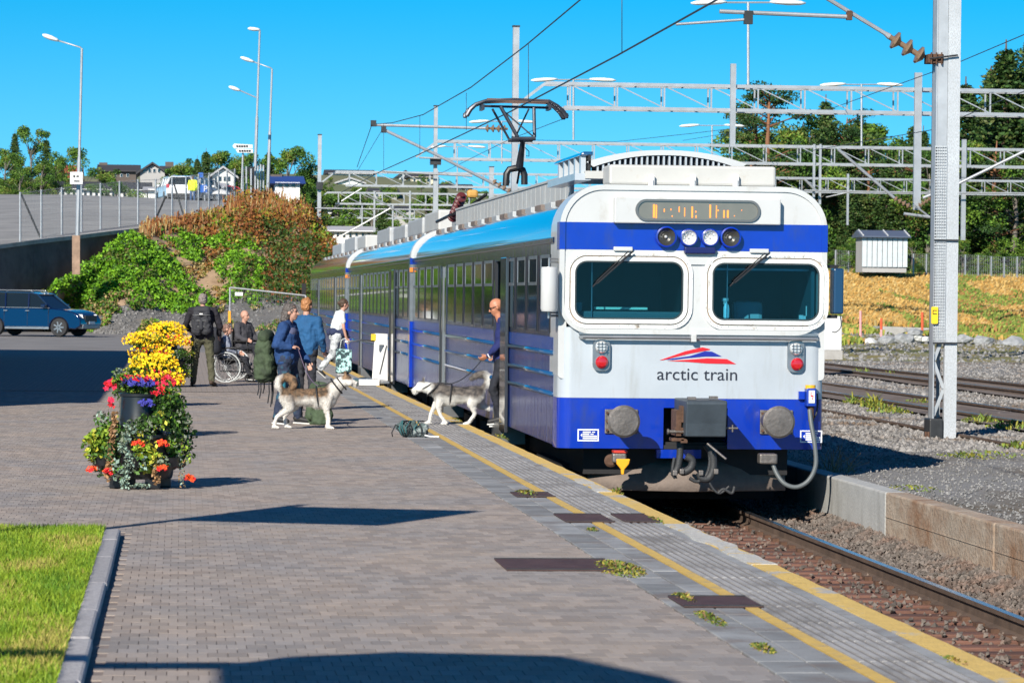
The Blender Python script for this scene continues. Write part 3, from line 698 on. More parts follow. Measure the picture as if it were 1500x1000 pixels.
for (a, b, c_, d_) in ((840, 380, 1001, 470), (1041, 383, 1200, 472)):
    x0, z1 = F(a, b); x1, z0 = F(c_, d_)
    w_ = plate('windscreen', grow(x0, z0, x1, z1, -.005, .15), [], YF-.03, YF-.02, gl, train)
    plate('inner_frame', grow(x0, z0, x1, z1, .035, .15), [grow(x0, z0, x1, z1, -.012, .15)], YF-.07, YF-.034, frame_m, w_)
    plate('seal', grow(x0, z0, x1, z1, .0, .15), [grow(x0, z0, x1, z1, -.03, .15)], YF-.064, YF-.034, seal, w_)
    plate('seal_line', grow(x0, z0, x1, z1, .049, .15), [grow(x0, z0, x1, z1, .036, .15)], YF-.045, YF-.034, sealr, w_)
    plate('outer_frame', grow(x0, z0, x1, z1, .095, .15), [grow(x0, z0, x1, z1, .05, .15)], YF-.062, YF-.034, frame_m, w_)
    mb = MB(); rr_ = random.Random(int(a))
    lp = grow(x0, z0, x1, z1, .064, .15)
    for i in range(0, len(lp)):
        p, q = Vector(lp[i]), Vector(lp[(i+1) % len(lp)]); L_ = (q-p).length
        for j in range(max(1, int(L_/.1))):
            u = p.lerp(q, (j+.5)/max(1, int(L_/.1))); mb.lathe([(.006, 0), (.005, -.004)], (u.x, YF-.063, u.y), 6, 'Y')
    put('rivets', mb, alu, w_)['kind'] = 'stuff'
# things inside the cab
x, z = F(1115, 470); seat_m = mat('driver_seat_grey', (.5, .52, .52), .7)
mb = MB(); mb.box(x-.19, x+.17, YF+.85, YF+.98, z-.1, F(1115, 444)[1]+.02); st_ = put('driver_seat', mb, seat_m, train, bevel=.05)
bt = thing('spray_bottle', 'pale blue spray bottle standing behind the right windscreen', 'bottle', (F(1069, 470)[0], YF+.25, zc0+.13))
botm = mat('pale_blue_plastic', (.65, .85, .92), .35)
mb = MB(); mb.lathe([(.028, 0), (.036, .01), (.038, .11), (.03, .15), (.012, .18), (.012, .2)], (0, 0, 0), 12); put('bottle_body', mb, botm, bt, smooth='auto', local=True)
mb = MB(); mb.box(-.055, .02, -.012, .012, .2, .235); mb.box(-.035, -.02, -.008, .008, .16, .2); put('spray_head', mb, whitep, bt, local=True, bevel=.004)
x, z = F(918, 452); put('cab_shelf', MB().box(F(883, 1)[0], F(962, 1)[0], YF+.5, YF+.52, z-.012, z+.015), mat('pale_green_trim', (.7, .8, .62), .5), train)
put('cab_cup', MB().lathe([(.03, 0), (.045, .18)], (F(850, 460)[0], YF+.2, F(850, 466)[1]), 12), mat('pale_tube', (.2, .36, .38), .5), train)
for px in (869, 1068): x = F(px, 400)[0]; put('cab_post', MB().box(x-.006, x+.006, YF+.12, YF+.13, F(px, 468)[1], F(px, 384)[1]), alu, train)
x0, z = F(1052, 394); put('sun_blind_rail', MB().box(x0, F(1198, 394)[0], YF+.2, YF+.22, z-.012, z+.012), alu, train)
for (px, py, h_) in ((1190, 466, .14), (1197, 466, .1), (1180, 468, .05), (1186, 468, .04)):
    x, z = F(px, py); put('cab_paper', MB().box(x-.02, x+.03, YF+.3, YF+.33, z-.03, z+h_), whitep, train)
# wipers
for (a, b, c_, d_) in ((869, 415, 919, 368), (1070, 414, 1118, 371)):
    (xa, za), (xb, zb_) = F(a, b), F(c_, d_)
    wp = put('wiper', MB().bar((xb, YF-.12, zb_), (xa+.02, YF-.10, za+.02), .035, .012), black, train)
    put('wiper_arm', MB().bar((xb+.05, YF-.12, zb_-.0), (xa+.03, YF-.12, za), .014, .02), black, wp)
    put('wiper_blade', MB().bar((xa-.02, YF-.085, za-.04), (xa+.22, YF-.085, za+.2), .012, .018), black, wp)
    x, z = F((a+c_)/2-8, 366); put('wiper_mount', MB().box(xb-.17, xb+.05, YF-.1, YF-.03, zb_-.0, zb_+.05), white_t, wp, bevel=.01)
# headlights
chrome = mat('reflector_chrome', (.80, .80, .78), .38, .55); lens = mat('lens_glass', (.9, .9, .88), .05, trans=.0, coat=1.)
dome = mat('dark_headlight', (.05, .05, .045), .3, .3, coat=1.)
for i, (px, py, r_) in enumerate(((974, 347, 15.5), (1007, 348, 13), (1038, 348, 13), (1068, 348, 15.5))):
    x, z = F(px, py); r = r_/128.4; dark = i in (0, 3)
    h = put('headlight', MB().lathe([(r, 0), (r, -.10), (r*.86, -.105), (r*.84, -.06)], (x, YF-.034, z), 28, 'Y', cap=False), blue, train, smooth='auto')
    put('reflector', MB().lathe([(r*.85, -.075), (r*.7, -.06), (r*.5, -.04), (r*.25, -.025), (.012, -.02)], (x, YF-.034, z), 24, 'Y', cap=False), dome if dark else chrome, h, smooth=not dark)
    mb = MB(); mb.ell((x, YF-.075, z), (r*.16, .02, r*.16), 10, 6)
    if not dark:
        for q in range(10):
            a = q*.628; mb.cbox((x+math.cos(a)*r*.55, YF-.085, z+math.sin(a)*r*.55), (r*.17, .012, r*.17), M=None)
    put('bulb', mb, chrome, h, smooth=False)
x0, z1 = F(1001, 362); x1, z0 = F(1046, 372); put('camera_box', MB().box(x0, x1, YF-.13, YF-.036, z0, z1), mat('dark_blue_box', (.004, .01, .09), .4), train, bevel=.012)
x0, z1 = F(1001, 372); x1, z0 = F(1048, 388); put('centre_flap', MB().prism([(x0, z1), (x1, z1), (x1-.05, z0), (x0+.05, z0)], YF-.06, YF-.036), white_t, train)
# destination display
x0, z1 = F(898, 289); x1, z0 = F(1140, 330); dp = put('display_housing', MB().box(x0, x1, YF-.16, YF-.03, z0, z1), white_t, train, bevel=.012)
x0, z1 = F(928, 292); x1, z0 = F(1110, 326)
plate('display_rim', rrect(x0, x1, z0, z1, .125, 8), [rrect(x0+.03, x1-.03, z0+.025, z1-.025, .1, 8)], YF-.185, YF-.161, mat('display_rim_grey', (.16, .17, .17), .35, .4), dp)
plate('display_glass', rrect(x0+.028, x1-.028, z0+.023, z1-.023, .1, 8), [], YF-.168, YF-.161, mat('display_glass_brown', (.16, .145, .115), .1, coat=1., var=.1, vscale=4), dp)
led = mat('orange_led', (.6, .16, .02), .5, emit=(1., .25, .04, 1.3))
mb = MB()
for (u, v0, v1, wd) in ((543, 375, 435, 8), (555, 378, 438, 5), (592, 395, 410, 4), (622, 395, 402, 4), (628, 425, 432, 4), (660, 385, 410, 4), (685, 390, 430, 3), (718, 385, 436, 6), (735, 405, 412, 5), (736, 425, 436, 5), (800, 377, 436, 6), (830, 380, 436, 3), (836, 400, 406, 6), (863, 402, 436, 6), (880, 402, 436, 7), (912, 425, 430, 3), (945, 400, 404, 3)):
    (xa, za) = F(780+u*.32, 180+v0*.32); (xb, zb_) = F(780+(u+wd)*.32, 180+v1*.32); mb.box(xa, xb, YF-.172, YF-.168, zb_, za)
put('led_letters', mb, led, dp)['kind'] = 'stuff'
# drip rail and handrail
x0, z = F(850, 491); x1, _ = F(1196, 497)
mb = MB(); mb.tube([(x0, YF-.02, z-.02), (x0+.02, YF-.09, z-.02), (x1-.02, YF-.09, z-.02), (x1, YF-.02, z-.02)], .022, 8); mb.box(x0-.02, x1, YF-.05, YF+.01, z+.015, z+.045); put('front_handrail', mb, alu, train, smooth='auto')
put('handrail_clip', MB().box(XC-.03, XC+.03, YF-.12, YF, z-.06, z+.02), white_t, train)
# tail lamps
redl = mat('red_lens', (.45, .01, .015), .15, coat=1.)
for (a, b, c_, d_, e_, f_, g_, h_) in ((868, 497, 893, 543, 880.5, 508, 880.5, 530), (1153, 498, 1177, 545, 1165, 511, 1166, 533)):
    x0, z1 = F(a, b); x1, z0 = F(c_, d_)
    tl = plate('tail_lamp', rrect(x0, x1, z0, z1, .07, 6), [], YF-.05, YF-.0, alu, train)
    x, z = F(e_, f_); put('marker_light', MB().lathe([(.07, 0), (.07, -.03), (.055, -.045)], (x, YF-.05, z), 20, 'Y'), chrome, tl, smooth='auto')
    mb = MB()
    for q in range(3): mb.box(x-.06, x+.06, YF-.105, YF-.1, z-.04+q*.035, z-.03+q*.035); mb.box(x-.045+q*.04, x-.035+q*.04, YF-.105, YF-.1, z-.06, z+.06)
    put('lamp_guard', mb, alu, tl)
    x, z = F(g_, h_); put('red_light', MB().lathe([(.073, 0), (.073, -.03), (.05, -.055), (.01, -.06)], (x, YF-.05, z), 20, 'Y'), redl, tl, smooth='auto')
# logo and lettering
red = mat('logo_red', (.62, .012, .02), .4); navyp = mat('logo_blue', (.01, .02, .28), .4); ink = mat('lettering_dark', (.02, .022, .035), .4)
def lp(pts): return [F(780+u*.32, 440+v*.32) for u, v in pts]
lg = put('company_logo', MB().prism(lp([(582, 273), (700, 232), (778, 214), (812, 222), (812, 226), (720, 243), (640, 262), (600, 272)]), YF-.006, YF), red, train)
put('logo_stripe', MB().prism(lp([(608, 270), (720, 254), (790, 232), (822, 234), (866, 256), (790, 256), (700, 264), (640, 272)]), YF-.006, YF), navyp, lg)
put('logo_stripe', MB().prism(lp([(618, 277), (720, 270), (800, 264), (890, 268), (932, 291), (800, 288), (700, 280)]), YF-.006, YF), red, lg)
x0, z0 = F(963, 556); x1, _ = F(1080, 556)
tx = text('lettering', 'arctic train', .205, ink, lg, ((x0+x1)/2, YF-.004, z0), width=x1-x0, ext=.002)
# data plates
dpm = mat('print_white', (.75, .78, .82), .5)
for (a, b, c_, d_) in ((846, 628, 877, 646), (1172, 630, 1204, 648)):
    x0, z1 = F(a, b); x1, z0 = F(c_, d_); ir = [(x0+.014, z0+.014), (x1-.014, z0+.014), (x1-.014, z1-.014), (x0+.014, z1-.014)]
    q = plate('data_plate', [(x0, z0), (x1, z0), (x1, z1), (x0, z1)], [ir], YF-.006, YF-.0, dpm, train)
    mb = MB()
    for i, (u0, u1) in enumerate(((.25, .62), (.25, .55), (.25, .92), (.25, .92))):
        zz = z1-(z1-z0)*(.25+.17*i); mb.box(x0+(x1-x0)*u0, x0+(x1-x0)*u1, YF-.006, YF, zz-.008, zz+.008)
        if i < 2: mb.box(x0+(x1-x0)*(u1+.06), x0+(x1-x0)*(u1+.2), YF-.006, YF, zz-.006, zz+.006)
    mb.prism([(x0+.035, (z0+z1)/2), (x0+.055, (z0+z1)/2+.02), (x0+.055, (z0+z1)/2-.02)], YF-.006, YF); put('plate_print', mb, dpm, q)
# buffers
bufm = mat('buffer_steel', (.16, .145, .135), .5, .55, var=.35, vscale=6, bump=.3, bscale=25)
for (px, py) in ((914, 617), (1141, 618)):
    yb_ = YF-.62; x, z = F(px, py, yb_); xb_, zb_ = F(px, py)
    b_ = put('buffer', MB().lathe([(.11, .62), (.11, .25), (.085, .25), (.085, .04), (.12, .03), (.182, .02), (.185, .0), (.16, -.02), (.001, -.03)], (x, yb_, z), 36, 'Y'), bufm, train, smooth='auto')
    put('buffer_base', MB().box(xb_-.225, xb_+.16, YF-.03, YF-.001, zb_-.14, zb_+.14), bufm, b_, bevel=.01)
    mb = MB()
    for q in (-.1, 0, .1): mb.lathe([(.016, 0), (.016, -.03)], (xb_-.2, YF-.03, zb_+q), 6, 'Y')
    put('bolt', mb, rust, b_)
# coupler: hooded box, pins, hoses
boxm = mat('coupler_box_grey', (.045, .06, .075), .55, .2, var=.2, vscale=4, bump=.1)
x0, z1 = F(1005, 586, YF-.9); x1, z0 = F(1064, 640, YF-.9)
zk = F(1030, 620, YF-.9)[1]
cp = put('coupler_hood', MB().prism([(YF-.95, z1-.03), (YF-.92, z1), (YF+.3, z1), (YF+.3, z0), (YF-.88, z0), (YF-.90, zk)], x0, x1, axis='X'), boxm, train, bevel=.015)
mb = MB(); mb.box(x0-.08, x0-.02, YF-.7, YF-.3, z0+.0, z1-.12)
for (px, py, w_, h_) in ((997, 632, 9, 1.5), (993, 628, 6, 2.5), (1000, 612, 4, 6), (999, 600, 3, 6), (1000, 645, 5, 3), (991, 643, 9, 2.2)):
    x, z = F(px, py, YF-.6); mb.box(x-w_/128, x+w_/128, YF-.72, YF-.5, z-h_/128, z+h_/128)
put('coupler_latch', mb, rust, cp, bevel=.004)
mb = MB()
x, z = F(1068, 627, YF-.8); mb.cyl((x-.05, YF-.8, z), (x+.1, YF-.8, z), .012, 8); mb.cyl((x+.04, YF-.8, z-.04), (x+.04, YF-.8, z+.04), .01, 8)
x, z = F(985, 632, YF-.7); mb.cyl((x-.05, YF-.7, z), (x+.14, YF-.7, z), .022, 10); mb.cyl((x-.06, YF-.7, z), (x-.04, YF-.7, z), .035, 10)
put('coupler_pin', mb, bufm, cp, smooth='auto')
for (px, py) in ((1013, 583), (1045, 582)): x, z = F(px, py, YF-.7); put('hood_hinge', MB().cbox((x, YF-.7, z), (.09, .1, .03)), bufm, cp)
x, z = F(1036, 662, YF-.75); (xh, zh) = F(1063, 672, YF-.8)
put('coupler_lever', MB().bar((x, YF-.75, z+.1), (xh, YF-.85, zh), .045, .02), bufm, cp, bevel=.005)
hosem = mat('hose_rubber', (.03, .032, .035), .6, bump=.3, bscale=60)
def hose(pts, r, m=hosem, y=YF-.55, parent=train, name='hose'):
    pp = []
    for q in pts: x, z = F(q[0], q[1], y); pp.append(Vector((x, y-(q[2] if len(q) > 2 else 0), z)))
    sm_ = []
    for i in range(len(pp)-1):
        p0, p1, p2, p3 = pp[max(i-1, 0)], pp[i], pp[i+1], pp[min(i+2, len(pp)-1)]
        for k_ in range(5):
            t = k_/5; sm_.append(.5*((2*p1)+(p2-p0)*t+(2*p0-5*p1+4*p2-p3)*t*t+(3*p1-p0-3*p2+p3)*t**3))
    sm_.append(pp[-1]); return put(name, MB().tube(sm_, r, 8), m, parent, smooth='auto', ang=60)
hose([(996, 646), (996, 665), (993, 683), (988, 692)], .04)
hose([(1005, 668), (1014, 674), (1012, 685), (1002, 691), (997, 688)], .045)
hose([(1034, 650), (1043, 665), (1045, 685), (1038, 700), (1028, 700), (1025, 692)], .045)
hose([(1037, 650), (1040, 675), (1035, 695), (1022, 705), (1010, 700)], .02)
hose([(1036, 700), (1045, 716), (1055, 722), (1068, 712)], .015)
hose([(1052, 722), (1060, 716), (1072, 722), (1076, 712)], .018)
hose([(988, 670), (985, 690), (990, 700), (984, 693)], .02)
for (px, py) in ((988, 692), (998, 690), (1026, 692), (1048, 690)): x, z = F(px, py, YF-.55); put('hose_coupling', MB().cbox((x, YF-.58, z), (.05, .08, .06)), bufm, train, bevel=.008)
# jumper cable at the right
cab = mat('jumper_cable_grey', (.10, .115, .12), .5)
hose([(1186, 600, .0), (1187, 620, .05), (1191, 650, .1), (1192, 680, .12), (1182, 702, .12), (1165, 712, .12), (1148, 708, .1), (1137, 694, .05), (1131, 676, .0)], .027, cab, YF-.12, name='jumper_cable')
x, z = F(1185, 578); js = put('jumper_socket', MB().box(x-.055, x+.055, YF-.17, YF-.0, z-.13, z+.08), mat('socket_blue', (.008, .04, .32), .35), train, bevel=.012)
put('socket_cap', MB().cyl((x, YF-.09, z+.07), (x, YF-.09, z+.115), .06, 16), mat('cap_yellow', (.75, .42, .02), .4), js, smooth='auto')
put('socket_label', MB().box(x-.035, x+.035, YF-.178, YF-.171, z-.09, z+.055), whitep, js)
mb = MB(); mb.bar((x-.01, YF-.18, z+.04), (x-.012, YF-.18, z-.01), .004, .012); mb.bar((x-.012, YF-.18, z-.01), (x+.014, YF-.18, z-.005), .004, .012); mb.bar((x+.014, YF-.18, z-.005), (x+.005, YF-.18, z-.05), .004, .012); put('warning_bolt', mb, red, js)
put('socket_bracket', MB().box(x-.13, x-.06, YF-.06, YF, z-.05, z+.04), blue, js)
put('cable_gland', MB().cyl((x+.005, YF-.1, z-.13), (x+.01, YF-.1, z-.3), .035, 12), rust, js, smooth='auto')
x, z = F(1126, 672); put('cable_plug', MB().box(x-.14, x+.07, YF-.2, YF-.02, z-.05, z+.07), bufm, train, bevel=.02)
hose([(1197, 576), (1198, 590), (1196, 605), (1192, 612)], .01, dsteel, YF-.05, name='chain')
# yellow and red cock
x, z = F(905, 657); q = put('brake_cock', MB().box(x-.09, x+.07, YF-.25, YF-.1, z-.15, z-.04), bufm, train, bevel=.02)
put('cock_bracket', MB().box(x-.08, x+.08, YF-.26, YF-.08, z-.035, z-.01), mat('cock_red', (.55, .04, .02), .5), q)
put('cock_disc', MB().lathe([(.07, 0), (.075, -.03), (.05, -.05)], (x-.1, YF-.12, z-.13), 16, 'Y'), rust, q, smooth='auto')
x, z = F(908, 674); put('cock_funnel', MB().prism([(x-.075, z+.03), (x+.085, z+.03), (x+.07, z-.03), (x+.02, z-.09), (x+.015, z-.15), (x-.015, z-.15), (x-.02, z-.09), (x-.07, z-.03)], YF-.27, YF-.2), mat('cock_yellow', (.80, .38, .01), .45), q, bevel=.01)
# snow plough and beam
x0, z1 = F(890, 690); x1, z0 = F(1172, 722)
def plough():
    mb = MB(); n_ = 10; vs = []
    prof = [(.10, F(1000, 676)[1]), (.0, F(1000, 690)[1]), (-.06, F(1000, 705)[1]), (-.10, z0)]
    for i in range(n_+1):
        u = i/n_; x = XL+.42+(XR-XL-.78)*u
        for (dy, zz) in prof: vs.append((x, YF+.25+dy+.35*abs(u-.5)*2, zz))
    k_ = len(prof); fs = [(i*k_+j, (i+1)*k_+j, (i+1)*k_+j+1, i*k_+j+1) for i in range(n_) for j in range(k_-1)]
    mb.add(vs, fs); return mb
o = put('snow_plough', plough(), brownm, train, smooth='auto', fix=False); sm = o.modifiers.new('solid', 'SOLIDIFY'); sm.thickness = .02
mb = MB(); mb.box(XL+.4, XR-.4, YF+.7, YF+1.2, z0+.05, BZ0+.1); put('plough_support', mb, dirtyblk, train)
x0, z1 = F(962, 658); x1, z0_ = F(1027, 671); put('lower_beam', MB().box(x0, x1, YF+.0, YF+.1, z0_, z1), blue, train)
put('front_underside', MB().box(XL+.1, XR-.1, YF+.02, YF+.3, BZ0-.005, BZ0+.04), dirtyblk, train)
# mirrors
x0, z1 = F(790, 391); x1, z0 = F(815, 456)
mr_ = put('mirror', MB().tube([(x0+.1, YF-.15, z0), (x0+.1, YF-.15, z0+.03), (x0+.1, YF-.15, z1-.03), (x0+.1, YF-.15, z1)], [.085, .098, .098, .09], 14), white_t, train, smooth='auto')
mb = MB()
for zz in (z1+.06, z0-.05):
    mb.tube([(XL-.0, YF+.1, zz), (x0+.1, YF-.12, zz)], .016, 6); mb.tube([(XL-.0, YF+.1, zz+.035), (x0+.1, YF-.1, zz+.035)], .012, 6)
mb.cyl((x0+.1, YF-.13, z0-.08), (x0+.1, YF-.13, z1+.09), .014, 8); put('mirror_arm', mb, alu, mr_, smooth='auto')
x0, z1 = F(1221, 393); x1, z0 = F(1235, 460)
m2 = put('mirror', MB().box(x0, x1, YF-.03, YF+.22, z0, z1), mat('mirror_dark_blue', (.01, .04, .10), .25, coat=.5), train, bevel=.02)
put('mirror_arm', MB().box(XR-.01, x0+.06, YF+.04, YF+.08, z1, z1+.04).box(XR-.01, x0+.06, YF+.04, YF+.08, z0-.05, z0-.01), black, m2)
x0, z1 = F(1219, 463); x1, z0 = F(1233, 486); hose([(1231, 462), (1232, 478), (1225, 486), (1219, 486)], .006, black, YF+.05, name='mirror_cable')
# roof: rear apron, air conditioner, grille ------------------------------------
dirtw = mat('roof_box_white', (.48, .48, .46), .5, var=.06, vscale=2, dirt_or_sheen=((.36, .31, .24), 4, .56, .8), bump=.06, bscale=6)
x0, z1 = F(895, 240); x1, z0 = F(1140, 273)
ac = put('roof_unit', MB().box(x0, x1, YF+.15, YF+.75, z0, z1), dirtw, train, bevel=.03)
for px in (956, 1017, 1080):
    x, z = F(px, 265); mb = MB(); mb.box(x-.035, x+.035, YF+.08, YF+.15, z-.06, z+.07); mb.box(x-.015, x+.015, YF+.05, YF+.1, z-.09, z+.02); put('hinge', mb, whitep, ac, bevel=.006)
put('roof_seam', MB().box(F(905, 280)[0], F(1125, 280)[0], YF-.03, YF+.1, F(1000, 283)[1], F(1000, 278)[1]), mat('flaking_sealant', (.34, .30, .25), .9, var=.4, vscale=14, bump=.8), ac)
# arched louvre
gx0, gx1 = F(877, 240)[0], F(1118, 240)[0]; gz0 = F(1000, 243)[1]; gz1 = F(1000, 214)[1]; YG = YF+1.15
def arch(u, top): return gz0+(top-gz0)*(1-abs(2*u-1)**2.2*.66)
nA = 24; outer = [(gx0+(gx1-gx0)*i/nA, arch(i/nA, gz1)) for i in range(nA+1)]
inner = [(gx0+.08+(gx1-gx0-.16)*i/nA, arch(i/nA, gz1)-.06) for i in range(nA+1)]
mb = MB(); mb.prism(outer+inner[::-1], YG, YG+1.9); lv = put('louvre_housing', mb, mat('louvre_white', (.48, .50, .51), .5, .0), train, smooth='auto')
mb = MB()
for i in range(26):
    u = (i+.5)/26; x = gx0+.1+(gx1-gx0-.2)*u; 
    s_ = MB().box(x-.011, x+.011, YG+.02, YG+.1, gz0-.04, arch(u, gz1)-.063)
    put('louvre_fin', s_, silver, lv)
put('louvre_backing', MB().prism([(x, z-.0) for x, z in inner]+[(gx1-.08, gz0-.06), (gx0+.08, gz0-.06)], YG+.14, YG+.2), mat('louvre_dark', (.01, .015, .04), .5), lv)
put('louvre_base', MB().box(gx0-.02, gx1+.02, YG-.02, YG+2, gz0-.12, gz0-.03), dirtw, lv)
# side of the louvre housing (vent posts) and blue cap
mb = MB()
for i in range(5): put('side_vent', MB().box(gx0-.06, gx0-.0, YG+.1+i*.58, YG+.25+i*.58, gz0-.06, gz0+.16), silver, lv)
put('side_vent_backing', MB().box(gx0+.02, gx0+.05, YG, YG+2.9, gz0-.06, gz0+.16), dirtyblk, lv)
put('side_vent_cap', MB().prism([(gx0-.08, gz0+.15), (gx0-.04, gz0+.2), (gx0+.08, gz0+.2), (gx0+.08, gz0+.15)], YG+.05, YG+2.9), roofp, lv, bevel=.02)
put('roof_ledge', MB().box(gx0-.14, gx0+.05, YG, YG+3, gz0-.14, gz0-.06), silver, lv)
# long roof fairing on the left edge of the roof of car 1 and 2
def fairing(y0, y1, x, z0, z1, m=dirtw, par=c1, pl=.62):
    y = y0
    while y < y1-.1:
        e_ = min(y+pl, y1); put('roof_fairing_panel', MB().box(x-.02, x+.02, y+.012, e_-.012, z0, z1), m, par, bevel=.006); y += pl
    put('fairing_rail', MB().box(x-.035, x+.03, y0, y1, z1, z1+.03), dirtw, par)
ZF0 = ZR-.06
fairing(YG+2.95, YF+22.2, XL+.62, ZF0-.06, ZF0+.30)
# corrugated clips along the shoulder
for par, y0, y1 in ((c1, YF+3, YF+24), (c2, YF+CL+.6, YF+2*CL-.6), (c3, YF+2*CL+.6, YF+3*CL-.6)):
    y = y0; i = 0
    while y < y1:
        put('roof_step', MB().box(XL+.36, XL+.56, y, y+.75, ZF0-.14, ZF0-.03), mat('step_grey', (.2, .2, .21), .7) if i == 0 and False else (roofg if i % 2 else brownm), par, bevel=.01); y += 1.25; i += 1
for par, boxes in ((c2, ((.8, 4.4, .34), (5.2, 9.5, .30), (10.5, 14.5, .26), (16, 21, .3))), (c3, ((1.5, 5.5, .3), (7, 13, .36), (15, 21, .28)))):
    base = YF+CL if par is c2 else YF+2*CL
    for (a, b, h_) in boxes: put('roof_box', MB().box(XC-1.0, XC+.9, base+a, base+b, ZR-.06, ZR+h_), dirtw if a < 3 else roofg, par, bevel=.04)
put('roof_box', MB().box(XC-.85, XC+.9, YF+6.5, YF+16.5, ZR-.06, ZR+.12), roofg, c1, bevel=.03)
put('roof_box', MB().box(XC-.85, XC+.9, YF+22.3, YF+24.4, ZR-.06, ZR+.22), roofg, c1, bevel=.03)
# HV insulator, orange box
insul = mat('porcelain_maroon', (.10, .02, .02), .2, coat=.6)
def insulator(a, b, r, n, m, parent, name='insulator', core=.3):
    a = Vector(a); b = Vector(b); d = b-a; pts = []; rs = []
    for i in range(n):
        for (u, q) in ((0, core), (.35, 1), (.5, .95), (.62, core)):
            pts.append(a+d*((i+u)/n)); rs.append(r*q)
    pts.append(b); rs.append(r*core)
    return put(name, MB().tube(pts, rs, 12), m, parent, smooth='auto', ang=25)
a = P(663, 320, YF+23.2); b = P(677, 286, YF+22.2); insulator(a, b, .10, 7, insul, train)
p_ = P(692, 284, YF+21.5); put('roof_terminal', MB().cbox(p_, (.2, .2, .15)), mat('terminal_ochre', (.5, .27, .06), .6), train, bevel=.05)
mb = MB(); mb.tube([P(640, 325, YF+24.5), P(660, 315, YF+23), P(692, 300, YF+21.8), P(712, 285, YF+20.8)], .03, 8); put('roof_cable', mb, black, train, smooth=True)

# pantograph ---------------------------------------------------------------------
YP = 58.5
def PP(u, v, dy=0): return P(670+u*.16, 130+v*.16, YP+dy)*1 if False else P(670+u*.16, 130+v*.16, YP)+Vector((0, dy, 0))
pm = mat('pantograph_dark_steel', (.05, .055, .07), .4, .5, var=.3, vscale=8)
carb = mat('contact_strip_brown', (.13, .075, .055), .6, .2)
pan = put('pantograph', MB().tube([PP(480, 465, -.3), PP(700, 465, -.3)], .035, 8).tube([PP(480, 465, .3), PP(700, 465, .3)], .035, 8), pm, train, smooth='auto')
for dy in (-.22, .22):
    mb = MB(); pts = [PP(75, 255, dy), PP(110, 195, dy), PP(160, 150, dy), PP(250, 118, dy), PP(500, 108, dy), PP(830, 122, dy), PP(900, 165, dy), PP(950, 210, dy), PP(990, 268, dy)]
    mb.tube(pts, [.04, .04, .035, .03, .03, .03, .035, .04, .045], 8); put('bow', mb, pm, pan, smooth='auto')
    mb = MB(); mb.bar(PP(260, 108, dy), PP(820, 122, dy), .05, .05); put('carbon_strip', mb, carb, pan)
    for (u, v) in ((80, 240), (985, 255)): mb = MB(); mb.cbox(PP(u, v, dy), (.07, .05, .09)); put('bow_tip', mb, pm, pan, bevel=.015)
mb = MB()
for u in (225, 835): mb.cbox(PP(u, 175), (.05, .5, .09))
mb.tube([PP(250, 160), PP(830, 175)], .025, 6); put('bow_carrier', mb, pm, pan)
for (u0, v0, u1, v1, dy0, dy1, r) in ((330, 180, 485, 450, .2, .3, .022), (385, 170, 535, 450, -.2, -.3, .032), (690, 180, 690, 450, -.2, -.3, .03), (665, 180, 545, 440, .2, .3, .016), (410, 180, 670, 440, .2, -.3, .014), (500, 460, 700, 470, -.3, .3, .02)):
    put('pantograph_arm', MB().tube([PP(u0, v0, dy0), PP(u1, v1, dy1)], r, 8), pm, pan, smooth='auto')
mb = MB(); mb.tube([PP(600, 470, 0), PP(590, 700, .4)], [.04, .07], 10); mb.tube([PP(615, 480, .05), PP(595, 850, .9)], .02, 8); put('pantograph_arm', mb, pm, pan, smooth='auto')
mb = MB()
for (pts) in ([(575, 715), (500, 730), (475, 770), (468, 880)], [(585, 715), (625, 735), (640, 780), (640, 870)]): mb.tube([PP(u, v, .5) for u, v in pts], .06, 10)
put('pantograph_frame', mb, black, pan, smooth='auto')
put('shunt_cable', MB().tube([PP(620, 540), PP(655, 575), PP(655, 620), PP(630, 615)], .008, 5), black, pan)
put('pantograph_base', MB().box(XC-.6, XC+.6, YP-.9, YP+1.3, ZR-.02, ZR+.12), dsteel, pan)
# ================================================================ vegetation helpers
def leafmats(pre, cols, isl=.35):
    return [mat('%s_%s' % (pre, n_), c_, .6, island=isl, spec=.3) for n_, c_ in cols]
def leaves(name, mats, clumps, parent=None, seed=1, flat=.0, local=False, kind=None, shape=4):
    """clumps: (centre, radius vector, count, leaf size, material index list)"""
    rr = random.Random(seed); vs = []; fs = []; mi = []
    for c, r, n, sz, ms in clumps:
        for _ in range(n):
            a = rr.uniform(0, 6.283); t = rr.uniform(-1, 1); q = rr.random()**.4; h = math.sqrt(max(0, 1-t*t))
            p = (c[0]+r[0]*h*math.cos(a)*q, c[1]+r[1]*h*math.sin(a)*q, c[2]+r[2]*t*q)
            u = Vector((rr.gauss(0, 1), rr.gauss(0, 1), rr.gauss(0, 1)*(1-flat))).normalized(); w_ = u.cross(Vector((rr.gauss(0, 1), rr.gauss(0, 1), rr.gauss(0, 1)))).normalized()
            s = sz*rr.uniform(.6, 1.3); o = len(vs); p = Vector(p)
            if shape == 3: vs += [p-u*s, p+u*s*.6+w_*s*.5, p+u*s*.6-w_*s*.5]; fs.append((o, o+1, o+2))
            else: vs += [p-u*s, p+w_*s*.6, p+u*s, p-w_*s*.6]; fs.append((o, o+1, o+2, o+3))
            mi.append(rr.choice(ms))
    o = mk(name, vs, fs, mats, parent, mi=mi, local=local)
    if kind: o['kind'] = kind
    return o
bark = mat('bark_brown', (.10, .07, .05), .9, var=.3, vscale=6, bump=.5)
barkp = mat('bark_pine', (.22, .10, .05), .9, var=.3, vscale=4, bump=.5)
barkb = mat('bark_grey', (.16, .14, .12), .9, var=.3, vscale=4, bump=.4)
